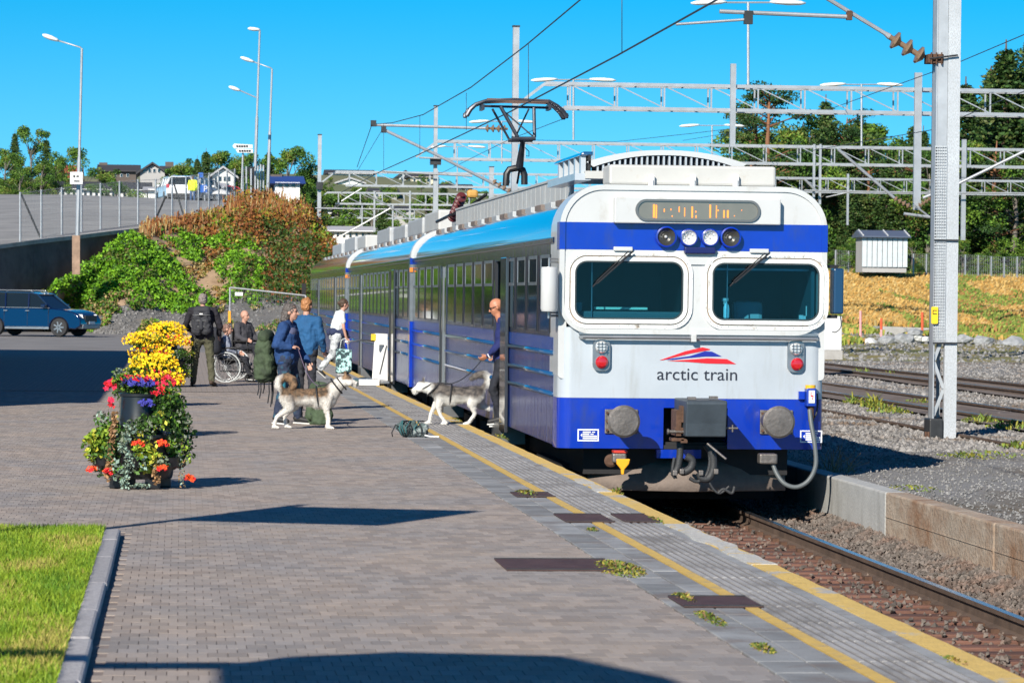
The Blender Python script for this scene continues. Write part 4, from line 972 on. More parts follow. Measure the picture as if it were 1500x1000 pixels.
con = leafmats('needles', (('dark', (.018, .048, .012)), ('mid', (.035, .080, .018)), ('light', (.07, .125, .025)), ('olive', (.095, .115, .03))))
bro = leafmats('leaf', (('dark', (.035, .09, .014)), ('mid', (.07, .15, .02)), ('light', (.13, .22, .025)), ('gold', (.19, .20, .04))))
def tree_protos():
    out = {}
    rr = random.Random(11)
    for v in range(3):                                    # broadleaf: unit height 1
        t = thing('broadleaf_tree', None, None); mb = MB(); th = .28
        mb.tube([(0, 0, -.02), (.01, 0, .2), (-.01, .01, .5), (0, 0, .8)], [.028, .022, .013, .004], 7)
        cl = []
        n_ = 26+v*4
        for i in range(n_):
            z = .22+.75*rr.random(); w_ = .30*math.sin(math.pi*min(1, max(.12, (z-.12)/.92)))**.8+.03; a = rr.uniform(0, 6.28); q = rr.uniform(.3, 1)*w_
            c = (math.cos(a)*q, math.sin(a)*q, z); s = rr.uniform(.07, .12)*(1.15-z*.5)
            mb.tube([(0, 0, z*.75), (c[0]*.6, c[1]*.6, z*.92), c], [.005, .003, .001], 4)
            m0 = rr.choice(([0, 0, 1], [0, 1, 1], [1, 1, 2], [1, 2, 2], [2, 3, 1]))
            cl.append((c, (s, s, s*.85), 260, .011, m0))
        put('trunk', mb, barkb, t, local=True, smooth=True, fix=False); leaves('crown', bro, cl, t, seed=20+v, local=True); out['b%d' % v] = t
    for v in range(2):                                    # spruce
        t = thing('spruce_tree', None, None); mb = MB(); mb.tube([(0, 0, -.02), (0, 0, .5), (0, 0, 1)], [.02, .012, .002], 7); cl = []
        for i in range(38):
            z = .08+.91*i/38; w_ = (.19*(1-z)**.75+.012)*(1 if i % 3 else .72)
            for j in range(7):
                a = j*.9+i*1.7+rr.uniform(-.2, .2); L_ = w_*rr.uniform(.65, 1.15)
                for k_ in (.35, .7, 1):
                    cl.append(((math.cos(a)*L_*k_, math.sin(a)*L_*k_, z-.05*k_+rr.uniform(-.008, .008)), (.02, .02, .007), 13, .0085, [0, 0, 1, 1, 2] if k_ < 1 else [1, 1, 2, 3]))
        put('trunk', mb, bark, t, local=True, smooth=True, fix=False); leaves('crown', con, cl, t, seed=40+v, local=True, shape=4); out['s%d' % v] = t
    for v in range(3):                                    # pine: bare lower trunk, clumped crown
        t = thing('pine_tree', None, None); mb = MB(); mb.tube([(0, 0, -.02), (.005, 0, .4), (-.01, .01, .7), (.005, 0, .97)], [.024, .018, .012, .003], 7); cl = []
        for i in range(50):
            z = (.2 if v < 2 else .12)+.8*rr.random(); w_ = .26*math.sin(math.pi*min(1, max(.1, (1.04-z)/1.0)))**.75+.02; a = rr.uniform(0, 6.28); q = rr.uniform(.35, 1)*w_
            c = (math.cos(a)*q, math.sin(a)*q, z); s = rr.uniform(.04, .07)
            mb.tube([(0, 0, z-.06), (c[0]*.6, c[1]*.6, z-.02), c], [.0045, .003, .001], 4)
            cl.append((c, (s*1.3, s*1.3, s*.55), 170, .0085, rr.choice(([0, 0, 1], [0, 1, 1], [1, 2, 3], [1, 1, 2]))))
        put('trunk', mb, barkp, t, local=True, smooth=True, fix=False); leaves('crown', con, cl, t, seed=60+v, local=True); out['p%d' % v] = t
    return out
TP = tree_protos(); used = {}
def tree(kind, loc, h, label, group, wide=1., rot=None):
    p = TP[kind]; rz = rot if rot is not None else R.uniform(0, 6.28)
    if kind not in used: t = p; used[kind] = 1; t.location = loc; t.rotation_euler = (0, 0, rz); t.scale = (h*wide, h*wide, h); t['label'] = label
    else: t = dup(p, loc, rz, label, scale=(h*wide, h*wide, h))
    t['category'] = 'tree'; t['group'] = group
    return t
def treepx(kind, px, ptop, D, zb, label, group, wide=1.):
    q = P(px, ptop, D); return tree(kind, (q.x, q.y, zb), q.z-zb, label, group, wide)

# ================================================================ bank, wall, upper road
CREST = [(60, 440, 149), (90, 418, 151), (120, 398, 153), (150, 375, 157), (190, 347, 161), (215, 335, 163.5), (300, 321, 172), (355, 300, 176), (400, 297, 177), (440, 312, 175), (475, 350, 171), (500, 400, 163), (530, 440, 158)]
FOOT = [(60, 478), (100, 485), (150, 489), (340, 491), (450, 493), (530, 494)]
def crest(px): return P(px, interp([(a, b) for a, b, c in CREST], px), interp([(a, c) for a, b, c in CREST], px))
def bank_pt(px, v):
    f = G(px, interp(FOOT, px), .0); c = crest(px); vv = max(0, v)
    p = f.lerp(c, min(1, v))
    prof = interp([(0, 0), (.12, .05), (.3, .27), (.55, .58), (.8, .83), (1, 1)], vv) if v <= 1 else 1
    p.z = f.z+(c.z-f.z)*prof
    n_ = noise.noise(Vector((p.x*.35, p.y*.18, 2)))*.7+noise.noise(Vector((p.x*1.1, p.y*.7, 5)))*.28
    p.z += n_*min(1, v*3)*(min(1, max(0, (1.03-v)*5)))
    if v > 1: p = c+Vector((0, (v-1)*40, -(v-1)*14))
    return p
bk_m = mat('bank_earth', (.26, .17, .10), .95, col2=(.42, .29, .18), vscale=1.2, bump=1., bscale=5, world=True, dirt_or_sheen=((.10, .11, .03), .9, .55, .7))
bk_g = mat('bank_gravel', (.15, .145, .14), .95, col2=(.11, .105, .10), vscale=3, bump=1., bscale=12, world=True, dirt_or_sheen=((.20, .17, .13), 1.1, .55, .75))
nu, nv = 96, 34
vs = []; fs = []; mi = []
for j in range(nv+1):
    for i in range(nu+1): vs.append(bank_pt(60+470*i/nu, j/(nv-4)))
for j in range(nv):
    for i in range(nu):
        a = j*(nu+1)+i; fs.append((a, a+1, a+nu+2, a+nu+1)); mi.append(1 if j/(nv-4) < .28+.1*noise.noise(Vector((i*.12, 0, 0))) else 0)
bank = tag(mk('bank', vs, fs, [bk_m, bk_g], smooth=True, mi=mi), kind='structure')
rr = random.Random(5)
gb = leafmats('bank', (('green', (.085, .22, .010)), ('lime', (.16, .33, .015)), ('deep', (.03, .075, .01)), ('olive', (.10, .11, .02)), ('rust', (.19, .065, .018)), ('orange', (.27, .115, .025)), ('straw', (.33, .24, .10)), ('yellow', (.30, .28, .03))))
def bank_zone(px, v):
    """which plants grow here: list of material indices, clump size, height or None"""
    py = 490-(490-interp([(a, b) for a, b, c in CREST], px))*v
    n1 = noise.noise(Vector((px*.016, py*.022, 3))); n2 = noise.noise(Vector((px*.035, py*.05, 8)))
    if v < .25+.06*n1: return None if n2 < .25 else ([3, 0, 6], .12, .2)
    # earthy scar from (190,350) to (310,430)
    d = abs((py-352)-(px-205)*.68)/1.3
    if 195 < px < 330 and d < 10+16*n2: return ([3, 6, 6, 5], .18, .12) if n2 > -.05+.5*n1 else None
    if px < 190 and v < .45: return ([3, 6, 2, 0], .2, .25) if n2 > -.15 else None
    if px > 385 and v < .75: return ([2, 2, 3, 2, 4], .5, .5)
    if v > .90-.0016*max(0, px-230) and px > 205 or (px > 335 and v > .60+.1*n1):
        if px > 300 and n1 > .12: return ([7, 3, 0, 5], .4, .5)
        return ([4, 4, 5, 3, 4] if n2 < .3 else [3, 7, 5], .34, .4+(.5 if px > 330 else 0))
    if px > 295 and v > .45 and n1+n2 < -.05: return ([3, 4, 5, 6], .2, .3)
    if v > .78 and px > 200: return ([3, 5, 6, 0], .22, .3) if n2 > -.2 else None
    return ([0, 0, 1, 1, 1, 2] if n2 > -.3 else [0, 2, 3], .30, .34)
cl = []
for _ in range(4600):
    px = rr.uniform(70, 520); v = rr.uniform(.02, 1.06); z = bank_zone(px, v)
    if not z: continue
    ms, s, h = z; p = bank_pt(px, v); k_ = rr.uniform(.7, 1.3)
    cl.append(((p.x, p.y, p.z+h*.45*k_), (s*k_, s*k_, h*.6*k_), 22, .085, ms))
tag(leaves('bank_plants', gb, cl, seed=77), 'bright green leafy plants with rust brown shrubs covering the bank', 'ground cover', kind='stuff')
# tall rusty stems at the crest
mb = []
vs = []; fs = []; mi = []
for _ in range(1500):
    px = rr.uniform(205, 455); v = rr.uniform(.8, 1.03); p = bank_pt(px, v); h = rr.uniform(.2, .8)*(1.3 if px > 330 else .8); lx, ly = rr.uniform(-.25, .25)*h, rr.uniform(-.2, .2)*h; w_ = .018; o = len(vs)
    vs += [p+Vector((-w_, 0, 0)), p+Vector((w_, 0, 0)), p+Vector((lx+w_, ly, h)), p+Vector((lx-w_, ly, h))]; fs.append((o, o+1, o+2, o+3)); mi.append(rr.choice((4, 5, 6, 4)))
tag(mk('dry_stems', vs, fs, gb, mi=mi), 'rust coloured dry stems along the top of the bank', 'dry weeds', kind='stuff')
# rocks on the gravel foot
stones('bank_rubble', mat('rubble_grey', (.16, .155, .15), .9, island=.45), 2600, lambda q: tuple(bank_pt(q.uniform(100, 520), q.uniform(.0, .3))), .03, .11, 6, 'grey rubble at the foot of the bank')
# tall dark trees behind the train end
# retaining wall of the upper road
wm = mat('dark_concrete_wall', (.10, .10, .105), .9, var=.2, vscale=1, bump=.4, bscale=6, dirt_or_sheen=((.05, .05, .055), .8, .45, .7))
uw = thing('upper_road_wall', 'long dark concrete wall holding up the road behind the blue car', 'retaining wall', (-8, 150, 0))
TOPW = [(-260, 385, 138), (-120, 372, 144), (0, 357.5, 150), (50, 351, 153), (112, 344, 156.5), (160, 338, 160), (214, 332.5, 163.5), (240, 329, 166)]
for (a, b) in zip(TOPW, TOPW[1:]):
    p, q = P(*a), P(*b); mb = MB(); d = (q-p).normalized(); n_ = Vector((-d.y, d.x, 0))*.35
    mb.add([(p.x, p.y, -1), (q.x-d.x*.02, q.y-d.y*.02, -1), (q.x-d.x*.02, q.y-d.y*.02, q.z-.2), (p.x, p.y, p.z-.2), (p.x+n_.x, p.y+n_.y, -1), (q.x+n_.x, q.y+n_.y, -1), (q.x+n_.x, q.y+n_.y, q.z-.2), (p.x+n_.x, p.y+n_.y, p.z-.2)],
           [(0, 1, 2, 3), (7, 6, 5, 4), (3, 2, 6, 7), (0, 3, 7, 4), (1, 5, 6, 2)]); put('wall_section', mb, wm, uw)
    mb = MB(); mb.bar(p+Vector((0, 0, -.1))+n_*.4, q+Vector((0, 0, -.1))+n_*.4, .5, .18); put('coping', mb, concrete, uw)
road_m = mat('upper_road_asphalt', (.23, .225, .22), .9, var=.2, vscale=.6, bump=.2, bscale=10, world=True, dirt_or_sheen=((.32, .31, .29), .25, .5, .7, (.3, 1, 1)))
nearE = [(-260, 385, 138), (-120, 372, 144), (0, 357.5, 150), (100, 345.5, 156), (200, 334, 163), (260, 326, 168), (300, 319, 172), (355, 300, 177), (400, 297, 180)]
farE = [(-260, 286, 228), (-120, 286, 225), (0, 285, 222), (100, 285, 220), (200, 289, 218), (260, 292, 217), (300, 294, 216), (355, 297, 214), (400, 297, 212)]
vs = []; fs = []
for a, b in zip(nearE, farE):
    p, q = P(*a), P(*b)
    for k_ in range(7): vs.append(p.lerp(q, k_/6)+Vector((0, 0, .25*math.sin(k_/6*math.pi))))
    vs.append((q.x, 440, q.z-.3))
for i in range(len(nearE)-1):
    for k_ in range(7): a = i*8+k_; fs.append((a, a+8, a+9, a+1))
tag(mk('upper_road', vs, fs, road_m, smooth=True), kind='structure')
ZP = P(0, 285, 222).z-.35
def road_z(px, py_foot_D=217): return ZP
# fence with steel posts --------------------------------------------------
fx = [29, 60, 90, 119, 147, 175, 202, 228, 252, 272.5, 291, 306.5, 320.5, 332.7, 344]
ft = [281, 277.6, 274, 271, 268, 265, 262.5, 261.6, 260, 258, 254.5, 253, 251, 249, 247]
fb_ = [352.7, 349.5, 345.5, 342, 338.5, 334, 330.5, 327.5, 326, 324, 321, 319, 314, 312, 310]
ff = thing('mesh_fence', 'steel post and wire mesh fence along the edge of the upper road', 'fence', P(29, 352, 151.5))
fpts = []
for i, px in enumerate(fx):
    D = 151.5+27*(px-29)/315; a = P(px, fb_[i], D)+Vector((.0, .3, -.1)); b = P(px, ft[i], D)+Vector((0, .3, 0)); fpts.append((a, b))
    put('fence_post', MB().cyl(a, b, .042, 8), metal, ff)
for (a, b) in (((30.4, 283), (59, 348)), ((253, 263), (272, 325.6)), ((243, 287), (225.5, 327))):
    D = 152+27*(b[0]-29)/315; put('fence_brace', MB().cyl(P(*a, D), P(*b, D)+Vector((0, .2, 0)), .045, 6), dsteel, ff)
mw = mat('fence_wire', (.3, .32, .33), .5, .5)
mb = MB()
for (a, b), (c_, d_) in zip(fpts, fpts[1:]):
    mb.cyl(a.lerp(b, .03), c_.lerp(d_, .03), .008, 3); mb.cyl(b-Vector((0, 0, .05)), d_-Vector((0, 0, .05)), .01, 3)
    n_ = 14
    for k_ in range(1, n_): mb.cyl(a.lerp(c_, k_/n_), b.lerp(d_, k_/n_), .0035, 3)
    for k_ in range(1, 10): mb.cyl(a.lerp(b, k_/10), c_.lerp(d_, k_/10), .003, 3)
put('wire_mesh', mb, mw, ff, fix=False)['kind'] = 'stuff'
# grey and black posts at the right end of the fence
pf_ = thing('panel_fence', 'dark screen between tall grey posts at the right end of the mesh fence', 'fence', P(370, 300, 181), )
for px, a, b in ((356, 246, 302), (361, 244, 301), (368, 247, 300), (374, 246, 299), (378, 243, 298), (382, 241, 297), (386, 242, 296)):
    put('fence_post', MB().cyl(P(px, b, 180), P(px, a, 180), .05, 8), metal, pf_)
put('dark_screen', MB().bar(P(366, 271, 180.6), P(376, 270, 180.6), .06, 1.9), black, pf_)
# street lamps ---------------------------------------------------------------
lampw = mat('lamp_head_white', (.80, .81, .80), .4); glassw = mat('lamp_glass', (.75, .78, .78), .2)
def lamp_head(parent, a, b, wd=.2, name='lamp_head'):
    a = Vector(a); b = Vector(b); d = (b-a); pts = [a, a+d*.15, a+d*.5, a+d*.85, b]
    put(name, MB().tube(pts, [wd*.35, wd*.7, wd, wd*.8, wd*.25], 12, flat=.55), lampw, parent, smooth=True)
def street_lamp(label, base, top, arm, head, D, r=.075, group='street lamps along the upper road', base_m=None, cat='street lamp'):
    b = P(*base, D); t = P(*top, D); th = thing('street_lamp', label, cat, b, group)
    put('pole', MB().tube([b, b.lerp(t, .5), b.lerp(t, .52), t], [r*1.25, r*1.15, r*.8, r*.7], 10), metal, th, smooth='auto')
    h0, h1 = P(*head[0], D), P(*head[1], D)
    put('lamp_arm', MB().tube([t-Vector((0, 0, .1)), t+(h0-t)*.05+Vector((0, 0, .02)), h0], r*.45, 8), metal, th, smooth=True)
    lamp_head(th, h0, h1); return th
l1 = street_lamp('tall lamp at the left, white sign on its pole, standing at the dark wall', (112, 400), (120, 71), None, ((86, 60), (62, 51)), 150)
put('wooden_stub', MB().bar(P(111.5, 402, 149.6), P(111.5, 345, 149.6), .34, .3), mat('weathered_wood', (.30, .20, .14), .9, var=.3, vscale=3, bump=.4), l1)
sgn = put('sign_plate', MB().box(P(105, 1, 149.6).x, P(123.5, 1, 149.6).x, 149.55, 149.62, P(114, 270, 149.6).z, P(114, 252, 149.6).z), whitep, l1)
mb = MB()
for (u0, u1, v0, v1) in ((.25, .4, .55, .72), (.5, .7, .58, .7), (.3, .75, .2, .3)):
    xa, xb = P(105, 1, 149.6).x, P(123.5, 1, 149.6).x; za, zb_ = P(114, 270, 149.6).z, P(114, 252, 149.6).z
    mb.box(xa+(xb-xa)*u0, xa+(xb-xa)*u1, 149.54, 149.548, za+(zb_-za)*v0, za+(zb_-za)*v1)
put('sign_print', mb, black, sgn)
l2 = street_lamp('tallest lamp above the bank with a second lower head on its pole', (372, 303), (380.5, 45), None, ((381, 44), (363, 42)), 186)
h0, h1 = P(352, 133, 186), P(335, 127, 186); put('lamp_arm', MB().cyl(P(375, 143, 186), h0, .035, 8), metal, l2); lamp_head(l2, h0, h1)
l3 = street_lamp('lamp right of the tallest one, its head turned left on a sloping arm', (392, 288), (398.5, 101), None, ((372, 91), (352, 84)), 190)
# direction sign
ds = thing('direction_sign', 'two white arrow shaped direction boards on a post above the fence', 'road sign', P(354, 305, 178))
put('post', MB().cyl(P(353, 305, 178), P(356, 222, 178), .05, 8), metal, ds)
def board(pts, D=177.8, par=ds, m=whitep, nm='sign_board'):
    q = [P(*p, D) for p in pts]; return put(nm, MB().prism([(v.x, v.z) for v in q], D, D+.05), m, par)
for (pts, bars) in (([(340.5, 214), (343, 210.5), (370, 212), (370, 217.5), (343, 217.5)], (346, 362, 214.2)), ([(345, 219), (348, 218), (370.5, 218.5), (370.5, 224), (348, 223.8)], (350, 365, 221))):
    b_ = board(pts); mb = MB(); a, c_, y_ = bars; x = a
    while x < c_:
        q = P(x, y_, 177.78); mb.box(q.x, q.x+.09, 177.76, 177.79, q.z-.045, q.z+.045); x += 3.6
    put('sign_print', mb, black, b_)
# parking sign
psn = thing('parking_sign', 'blue parking sign with a white P beside the person in yellow', 'road sign', P(300, 298, 214))
put('post', MB().cyl(P(300, 297, 214), P(300, 262, 214), .04, 8), metal, psn)
pbl = mat('sign_blue', (.01, .10, .42), .5)
pb = put('sign_board', MB().box(P(296, 1, 213.8).x, P(306, 1, 213.8).x, 213.7, 213.8, P(300, 282, 213.8).z, P(300, 271, 213.8).z), pbl, psn)
q = P(301, 280.5, 213.65); text('letter', 'P', .5, whitep, pb, q, ext=.01)
put('sign_board', MB().box(P(293, 1, 213.8).x, P(300, 1, 213.8).x, 213.7, 213.8, P(300, 260, 213.8).z, P(300, 253, 213.8).z), pbl, psn)

# ================================================================ houses
def hmat(n_, c_): return mat(n_, c_, .8, var=.08, vscale=.5)
H = {'white': hmat('house_white', (.75, .75, .73)), 'grey': hmat('house_grey', (.38, .37, .36)), 'brown': hmat('house_brown', (.10, .08, .07)), 'cream': hmat('house_cream', (.6, .55, .42)), 'red': hmat('house_red', (.28, .05, .03)),
     'roofdark': hmat('roof_dark', (.045, .045, .05)), 'roofred': hmat('roof_red', (.35, .08, .04)), 'roofblue': hmat('roof_blue', (.012, .05, .22)), 'rooflight': hmat('roof_light', (.4, .4, .42))}
win_m = mat('house_window_glass', (.02, .03, .04), .1, coat=.6)
def house(label, px0, px1, ybase, yeave, yridge, D, wall, roof, gable=False, wins=(), depth=8, over=.4, chim=None, cat='house', nm='house'):
    x0, x1 = P(px0, 400, D).x, P(px1, 400, D).x; pm_ = (px0+px1)/2; zb, ze, zr = P(pm_, ybase, D).z, P(pm_, yeave, D).z, P(pm_, yridge, D).z
    t = thing(nm, label, cat, ((x0+x1)/2, D, zb)); zb0 = zb-2.5
    if gable:
        w_ = put('wall', MB().prism([(x0, zb0), (x1, zb0), (x1, ze), ((x0+x1)/2, zr-.1), (x0, ze)], D, D+depth), H[wall], t)
        for s in (-1, 1):
            xe = x0-over if s < 0 else x1+over; xm = (x0+x1)/2; k_ = (zr-ze)/((x1-x0)/2); zz = ze-over*k_
            put('roof_slope', MB().prism([(xe, zz), (xm, zr), (xm, zr+.18), (xe, zz+.18)], D-over, D+depth+over), H[roof], t)
    else:
        w_ = put('wall', MB().box(x0, x1, D, D+depth, zb0, ze), H[wall], t)
        put('roof', MB().prism([(D-over, ze-.1), (D+depth+over, ze-.1), (D+depth/2, zr)], x0-over, x1+over, axis='X'), H[roof], t)
    for (wx, wy, ww, wh) in wins:
        q0, q1 = P(wx-ww/2, wy-wh/2, D), P(wx+ww/2, wy+wh/2, D)
        f_ = put('window', MB().box(q0.x, q1.x, D-.06, D-.01, q1.z, q0.z), whitep if wall != 'white' else H['grey'], t)
        g_ = min(.08, (q1.x-q0.x)*.12); put('pane', MB().box(q0.x+g_, q1.x-g_, D-.09, D-.06, q1.z+g_, q0.z-g_), win_m, f_)
    if chim:
        q = P(chim[0], chim[1], D); put('chimney', MB().box(q.x-.4, q.x+.4, D+depth/2-.4, D+depth/2+.4, q.z-2, q.z), H['brown'], t)
    return t
house('long low white building with dark roof behind the upper road', 85, 214, 292, 277, 263, 290, 'white', 'roofdark', wins=[(92+i*8.2, 284, 4, 8) for i in range(14)], depth=12)
house('dark brown house with dark roof, left of the grey gabled house', 146, 198, 266, 250, 239, 330, 'brown', 'roofdark', wins=[(160+i*9, 257, 4, 5) for i in range(4)], chim=(150, 236))
house('grey house with light gable and row of windows behind the long white building', 204, 240, 266, 252, 240, 310, 'grey', 'roofdark', gable=True, wins=[(212+i*7, 250, 4.5, 6) for i in range(4)])
house('dark wing with long roof behind the grey gable', 238, 268, 268, 251, 241, 325, 'brown', 'roofdark', wins=[(247, 258, 5, 5), (257, 258, 5, 5)], chim=(248, 235))
house('white garage with open dark doorway left of the parked cars', 216, 253, 297, 277, 272, 240, 'white', 'rooflight', wins=[(240, 285, 12, 14)], depth=6, cat='garage', nm='garage')
house('white gabled house with dark windows left of the direction sign', 310, 341, 278, 257, 246, 300, 'white', 'rooflight', gable=True, wins=[(316+i*6.5, 262, 3.6, 7) for i in range(4)]+[(318, 271, 5, 5), (333, 271, 5, 5)])
house('low grey outbuilding left of the white gabled house', 303, 322, 288, 272, 266, 262, 'grey', 'rooflight', wins=[(310, 277, 4, 4)], depth=5, nm='outbuilding')
house('small white house with bright blue roof above the rust coloured shrubs', 402, 438, 292, 267, 255, 235, 'white', 'roofblue', wins=[(410.5, 271, 6, 7), (420, 271, 6, 7), (430, 271, 6, 7)], chim=(407, 253))
house('red roofed house behind the trees at the far left', 84, 106, 262, 252, 240, 350, 'red', 'roofred', wins=[(95, 256, 4, 4)])
house('grey shed with dark open side behind the fence posts', 322, 345, 297, 281, 277, 245, 'brown', 'roofdark', wins=[], depth=5, nm='shed')
# town on the hill behind the train
for i, (a, b, yb, ye, yr, D, wl_, rf_, gb_, lb) in enumerate((
    (480, 545, 266, 254, 247, 430, 'white', 'roofdark', False, 'white house with flat dark roof on the hill, highest at the left of the masts'),
    (494, 530, 284, 268, 262, 400, 'white', 'rooflight', True, 'white gabled house below the highest house on the hill'),
    (583, 602, 267, 258, 251, 460, 'white', 'roofdark', True, 'small white house between the two middle masts on the hilltop'),
    (600, 634, 270, 259, 253, 440, 'cream', 'roofdark', False, 'cream house with dark roof on the hilltop'),
    (545, 580, 292, 280, 274, 380, 'grey', 'roofdark', False, 'grey house with dark roof half way down the hill'),
    (480, 520, 325, 306, 299, 330, 'white', 'rooflight', False, 'long white building low on the hill behind the train roof'),
    (524, 556, 320, 303, 297, 340, 'white', 'roofdark', True, 'white gabled house low on the hill with large windows'),
    (560, 606, 316, 306, 300, 350, 'grey', 'roofdark', False, 'grey long house low on the hill'),
    (470, 620, 352, 338, 330, 262, 'white', 'rooflight', False, 'pale station shed directly behind the far end of the train'),
    (640, 690, 285, 274, 268, 420, 'brown', 'roofdark', False, 'dark house on the hill right of the second mast'),
    (610, 640, 300, 289, 283, 390, 'white', 'roofdark', True, 'white house among the trees beside the second mast'),
    (448, 474, 300, 286, 279, 380, 'white', 'roofdark', True, 'white house behind the tall grey post'))):
    n_ = max(2, int((b-a)/9)); house(lb, a, b, yb, ye, yr, D, wl_, rf_, gable=gb_, wins=[(a+(b-a)*(k_+.7)/(n_+.4), (yb+ye)/2-.5, 3.6, min(6, (yb-ye)*.5)) for k_ in range(n_)], depth=9)

# ================================================================ trees left and on the hill
rr = random.Random(31)
LT = 'broadleaf trees behind the upper road'
side = {0: 'at the left edge of the photograph', 1: 'left of the lamp with the sign', 2: 'behind the houses'}
for (px, pt, D, k_, lb, w_) in ((-25, 205, 240, 'b0', 'broadleaf tree cut by the left edge behind the upper road', 1.), (8, 225, 235, 'b1', 'low bushy tree at the far left behind the road', 1.3), (22, 190, 248, 's0', 'narrow dark spire of spruce in the left group', 1.), (45, 187, 245, 'b2', 'tallest tree of the left group behind the road', 1.), (68, 200, 250, 's1', 'spruce on the right side of the left group', 1.1), (62, 232, 236, 'b0', 'lower light green tree in front of the left spruce', 1.2), (78, 240, 238, 'b2', 'bushy tree beside the long white building', 1.),
                               (30, 245, 232, 'b1', 'small light tree at the road crest in the left group', 1.4), (122, 217, 330, 'b1', 'round dark tree between the red roof and the brown house', 1.1), (94, 232, 330, 'b2', 'small tree beside the red roofed house', 1.), (170, 246, 285, 'b0', 'low green tree in front of the brown house roof', 1.3),
                               (278, 230, 300, 'b0', 'tree right of the dark roofed wing', 1.), (289, 228, 310, 's0', 'spruce left of the spire trees in the middle group', 1.1), (302, 217, 315, 's1', 'tallest spruce of the middle group', 1.1), (311, 226, 318, 'b1', 'tree behind the white gabled house', 1.), (325, 224, 325, 'b2', 'rounded tree left of the direction sign', 1.1), (337, 219, 330, 'b0', 'tree behind the direction boards', 1.), (350, 236, 320, 'b1', 'low tree behind the direction sign post', 1.),
                               (394, 217, 300, 's0', 'spruce right of the tallest lamp', 1.1), (405, 230, 300, 'b2', 'tree behind the blue roofed house', 1.), (421, 216, 310, 'b1', 'large round tree above the blue roof', 1.15), (436, 226, 312, 'b0', 'tree at the right end of the group above the blue roof', 1.), (446, 258, 240, 'b1', 'bush tree right of the blue roofed house', 1.3), (368, 226, 320, 'b2', 'tree between the lamps', 1.), (266, 244, 300, 'b2', 'small tree at the right end of the dark roof', 1.2)):
    zb = ZP-1 if D < 345 and px < 400 else 5; q = P(px, pt, D); tree(k_, (q.x, q.y, zb), q.z-zb, lb, LT, w_)
HT = 'trees among the houses on the hill'
ORD = ['first', 'second', 'third', 'fourth', 'fifth', 'sixth', 'seventh', 'eighth', 'ninth', 'tenth', 'eleventh', 'twelfth', 'thirteenth', 'fourteenth', 'fifteenth', 'sixteenth', 'seventeenth', 'eighteenth', 'nineteenth', 'twentieth']
ORD += ['twenty-'+v for v in ORD[:9]]+['thirtieth']+['thirty-'+v for v in ORD[:9]]+['fortieth']+['forty-'+v for v in ORD[:9]]+['fiftieth']+['fifty-'+v for v in ORD[:9]]
def rank(L, txt):
    L = sorted(L, key=lambda t: t.location.x/t.location.y)
    for o_, t in zip(ORD, L): t['label'] = txt % o_
hillt = []
pos = [(rr.uniform(452, 760), rr.uniform(255, 560)) for _ in range(62)]
for i, (px, D) in enumerate(pos):
    x = P(px, 300, D).x; z = hill_z(x, D); yt = rr.uniform(252, 275)+(max(0, 400-D)*.17)+max(0, px-620)*.15
    if px > 615 and rr.random() < .3: yt -= 6
    h = P(px, yt, D).z-z
    if h < 1.8 or h > 9: continue
    hillt.append(tree(rr.choice(('b0', 'b1', 'b2', 's0', 'b1')), (x, D, z-.2), h, 'tree among the houses on the hill behind the masts and train roof', HT, rr.uniform(1., 1.6)))
rank(hillt, '%s tree from the left among the houses on the hill behind the masts')
shr = []
for i in range(9):                                # dark shrubs between bank and train end
    px = 446+i*5; q = P(px, 330+i*6, 178); shr.append(tree('b%d' % (i % 3), (q.x, 178+i, -.6), rr.uniform(3, 5)-.2*i, 'dark shrub at the right end of the bank behind the train', 'dark shrubs at the right end of the bank', 1.6))
rank(shr, '%s dark shrub from the left at the right end of the bank behind the train')
for px in (760, 800, 850, 900, 950, 1000, 1050, 1090):   # low green far behind the masts, above the train roof
    pass
# ================================================================ right side: forest, field, fence, shelter
FT = 'trees of the forest edge on the right'
rr = random.Random(17)
spec = [(1128, 124, 205, 'p0', 'tall dense pine left of the post hanging from the gantry', 1.0), (1108, 150, 215, 'p1', 'dark pine at the left end of the forest', 1.05), (1100, 200, 200, 'p2', 'lower pine at the left end of the forest', 1.2),
        (1210, 138, 212, 's0', 'slender spruce between the two pines behind the gantry', 1.3), (1185, 165, 205, 'b0', 'light green broadleaf tree behind the gantry', .8), (1240, 165, 208, 'p1', 'pine with loose crown right of the slender spruce', 1.0), (1262, 195, 215, 'b2', 'broadleaf tree above the shelter roof', 1.0),
        (1275, 215, 222, 'p0', 'dark pine behind the shelter', 1.1), (1300, 225, 205, 's1', 'spruce behind the shelter', 1.3), (1322, 210, 218, 'b1', 'dark tree left of the hanging post', 1.1), (1345, 200, 205, 'p2', 'pine left of the steel mast', 1.1), (1362, 215, 199, 'b0', 'tree behind the steel mast', 1.1),
        (1415, 112, 203, 's1', 'tall spruce just right of the steel mast', 1.5), (1440, 150, 212, 'p0', 'pine between the two tallest spruces', 1.1), (1474, 58, 206, 's0', 'tallest tree, broad spruce near the right edge', 1.5), (1500, 80, 214, 'p1', 'tall pine cut by the right edge', 1.), (1530, 110, 205, 's1', 'spruce at the right edge', 1.5), (1560, 60, 212, 'p2', 'pine outside the right edge', 1.),
        (1452, 96, 210, 's0', 'dark spruce left of the tallest tree', 1.25), (1512, 45, 207, 's0', 'very tall spruce cut by the right edge', 1.3), (1340, 175, 212, 's1', 'pointed spruce behind the long hanging post', 1.25),
        (1460, 200, 198, 'p2', 'lower pine in front of the tallest spruce', 1.2), (1405, 210, 199, 'b1', 'lower broadleaf tree beside the mast', 1.2), (1487, 230, 198, 'b2', 'small broadleaf tree near the right edge', 1.3)]
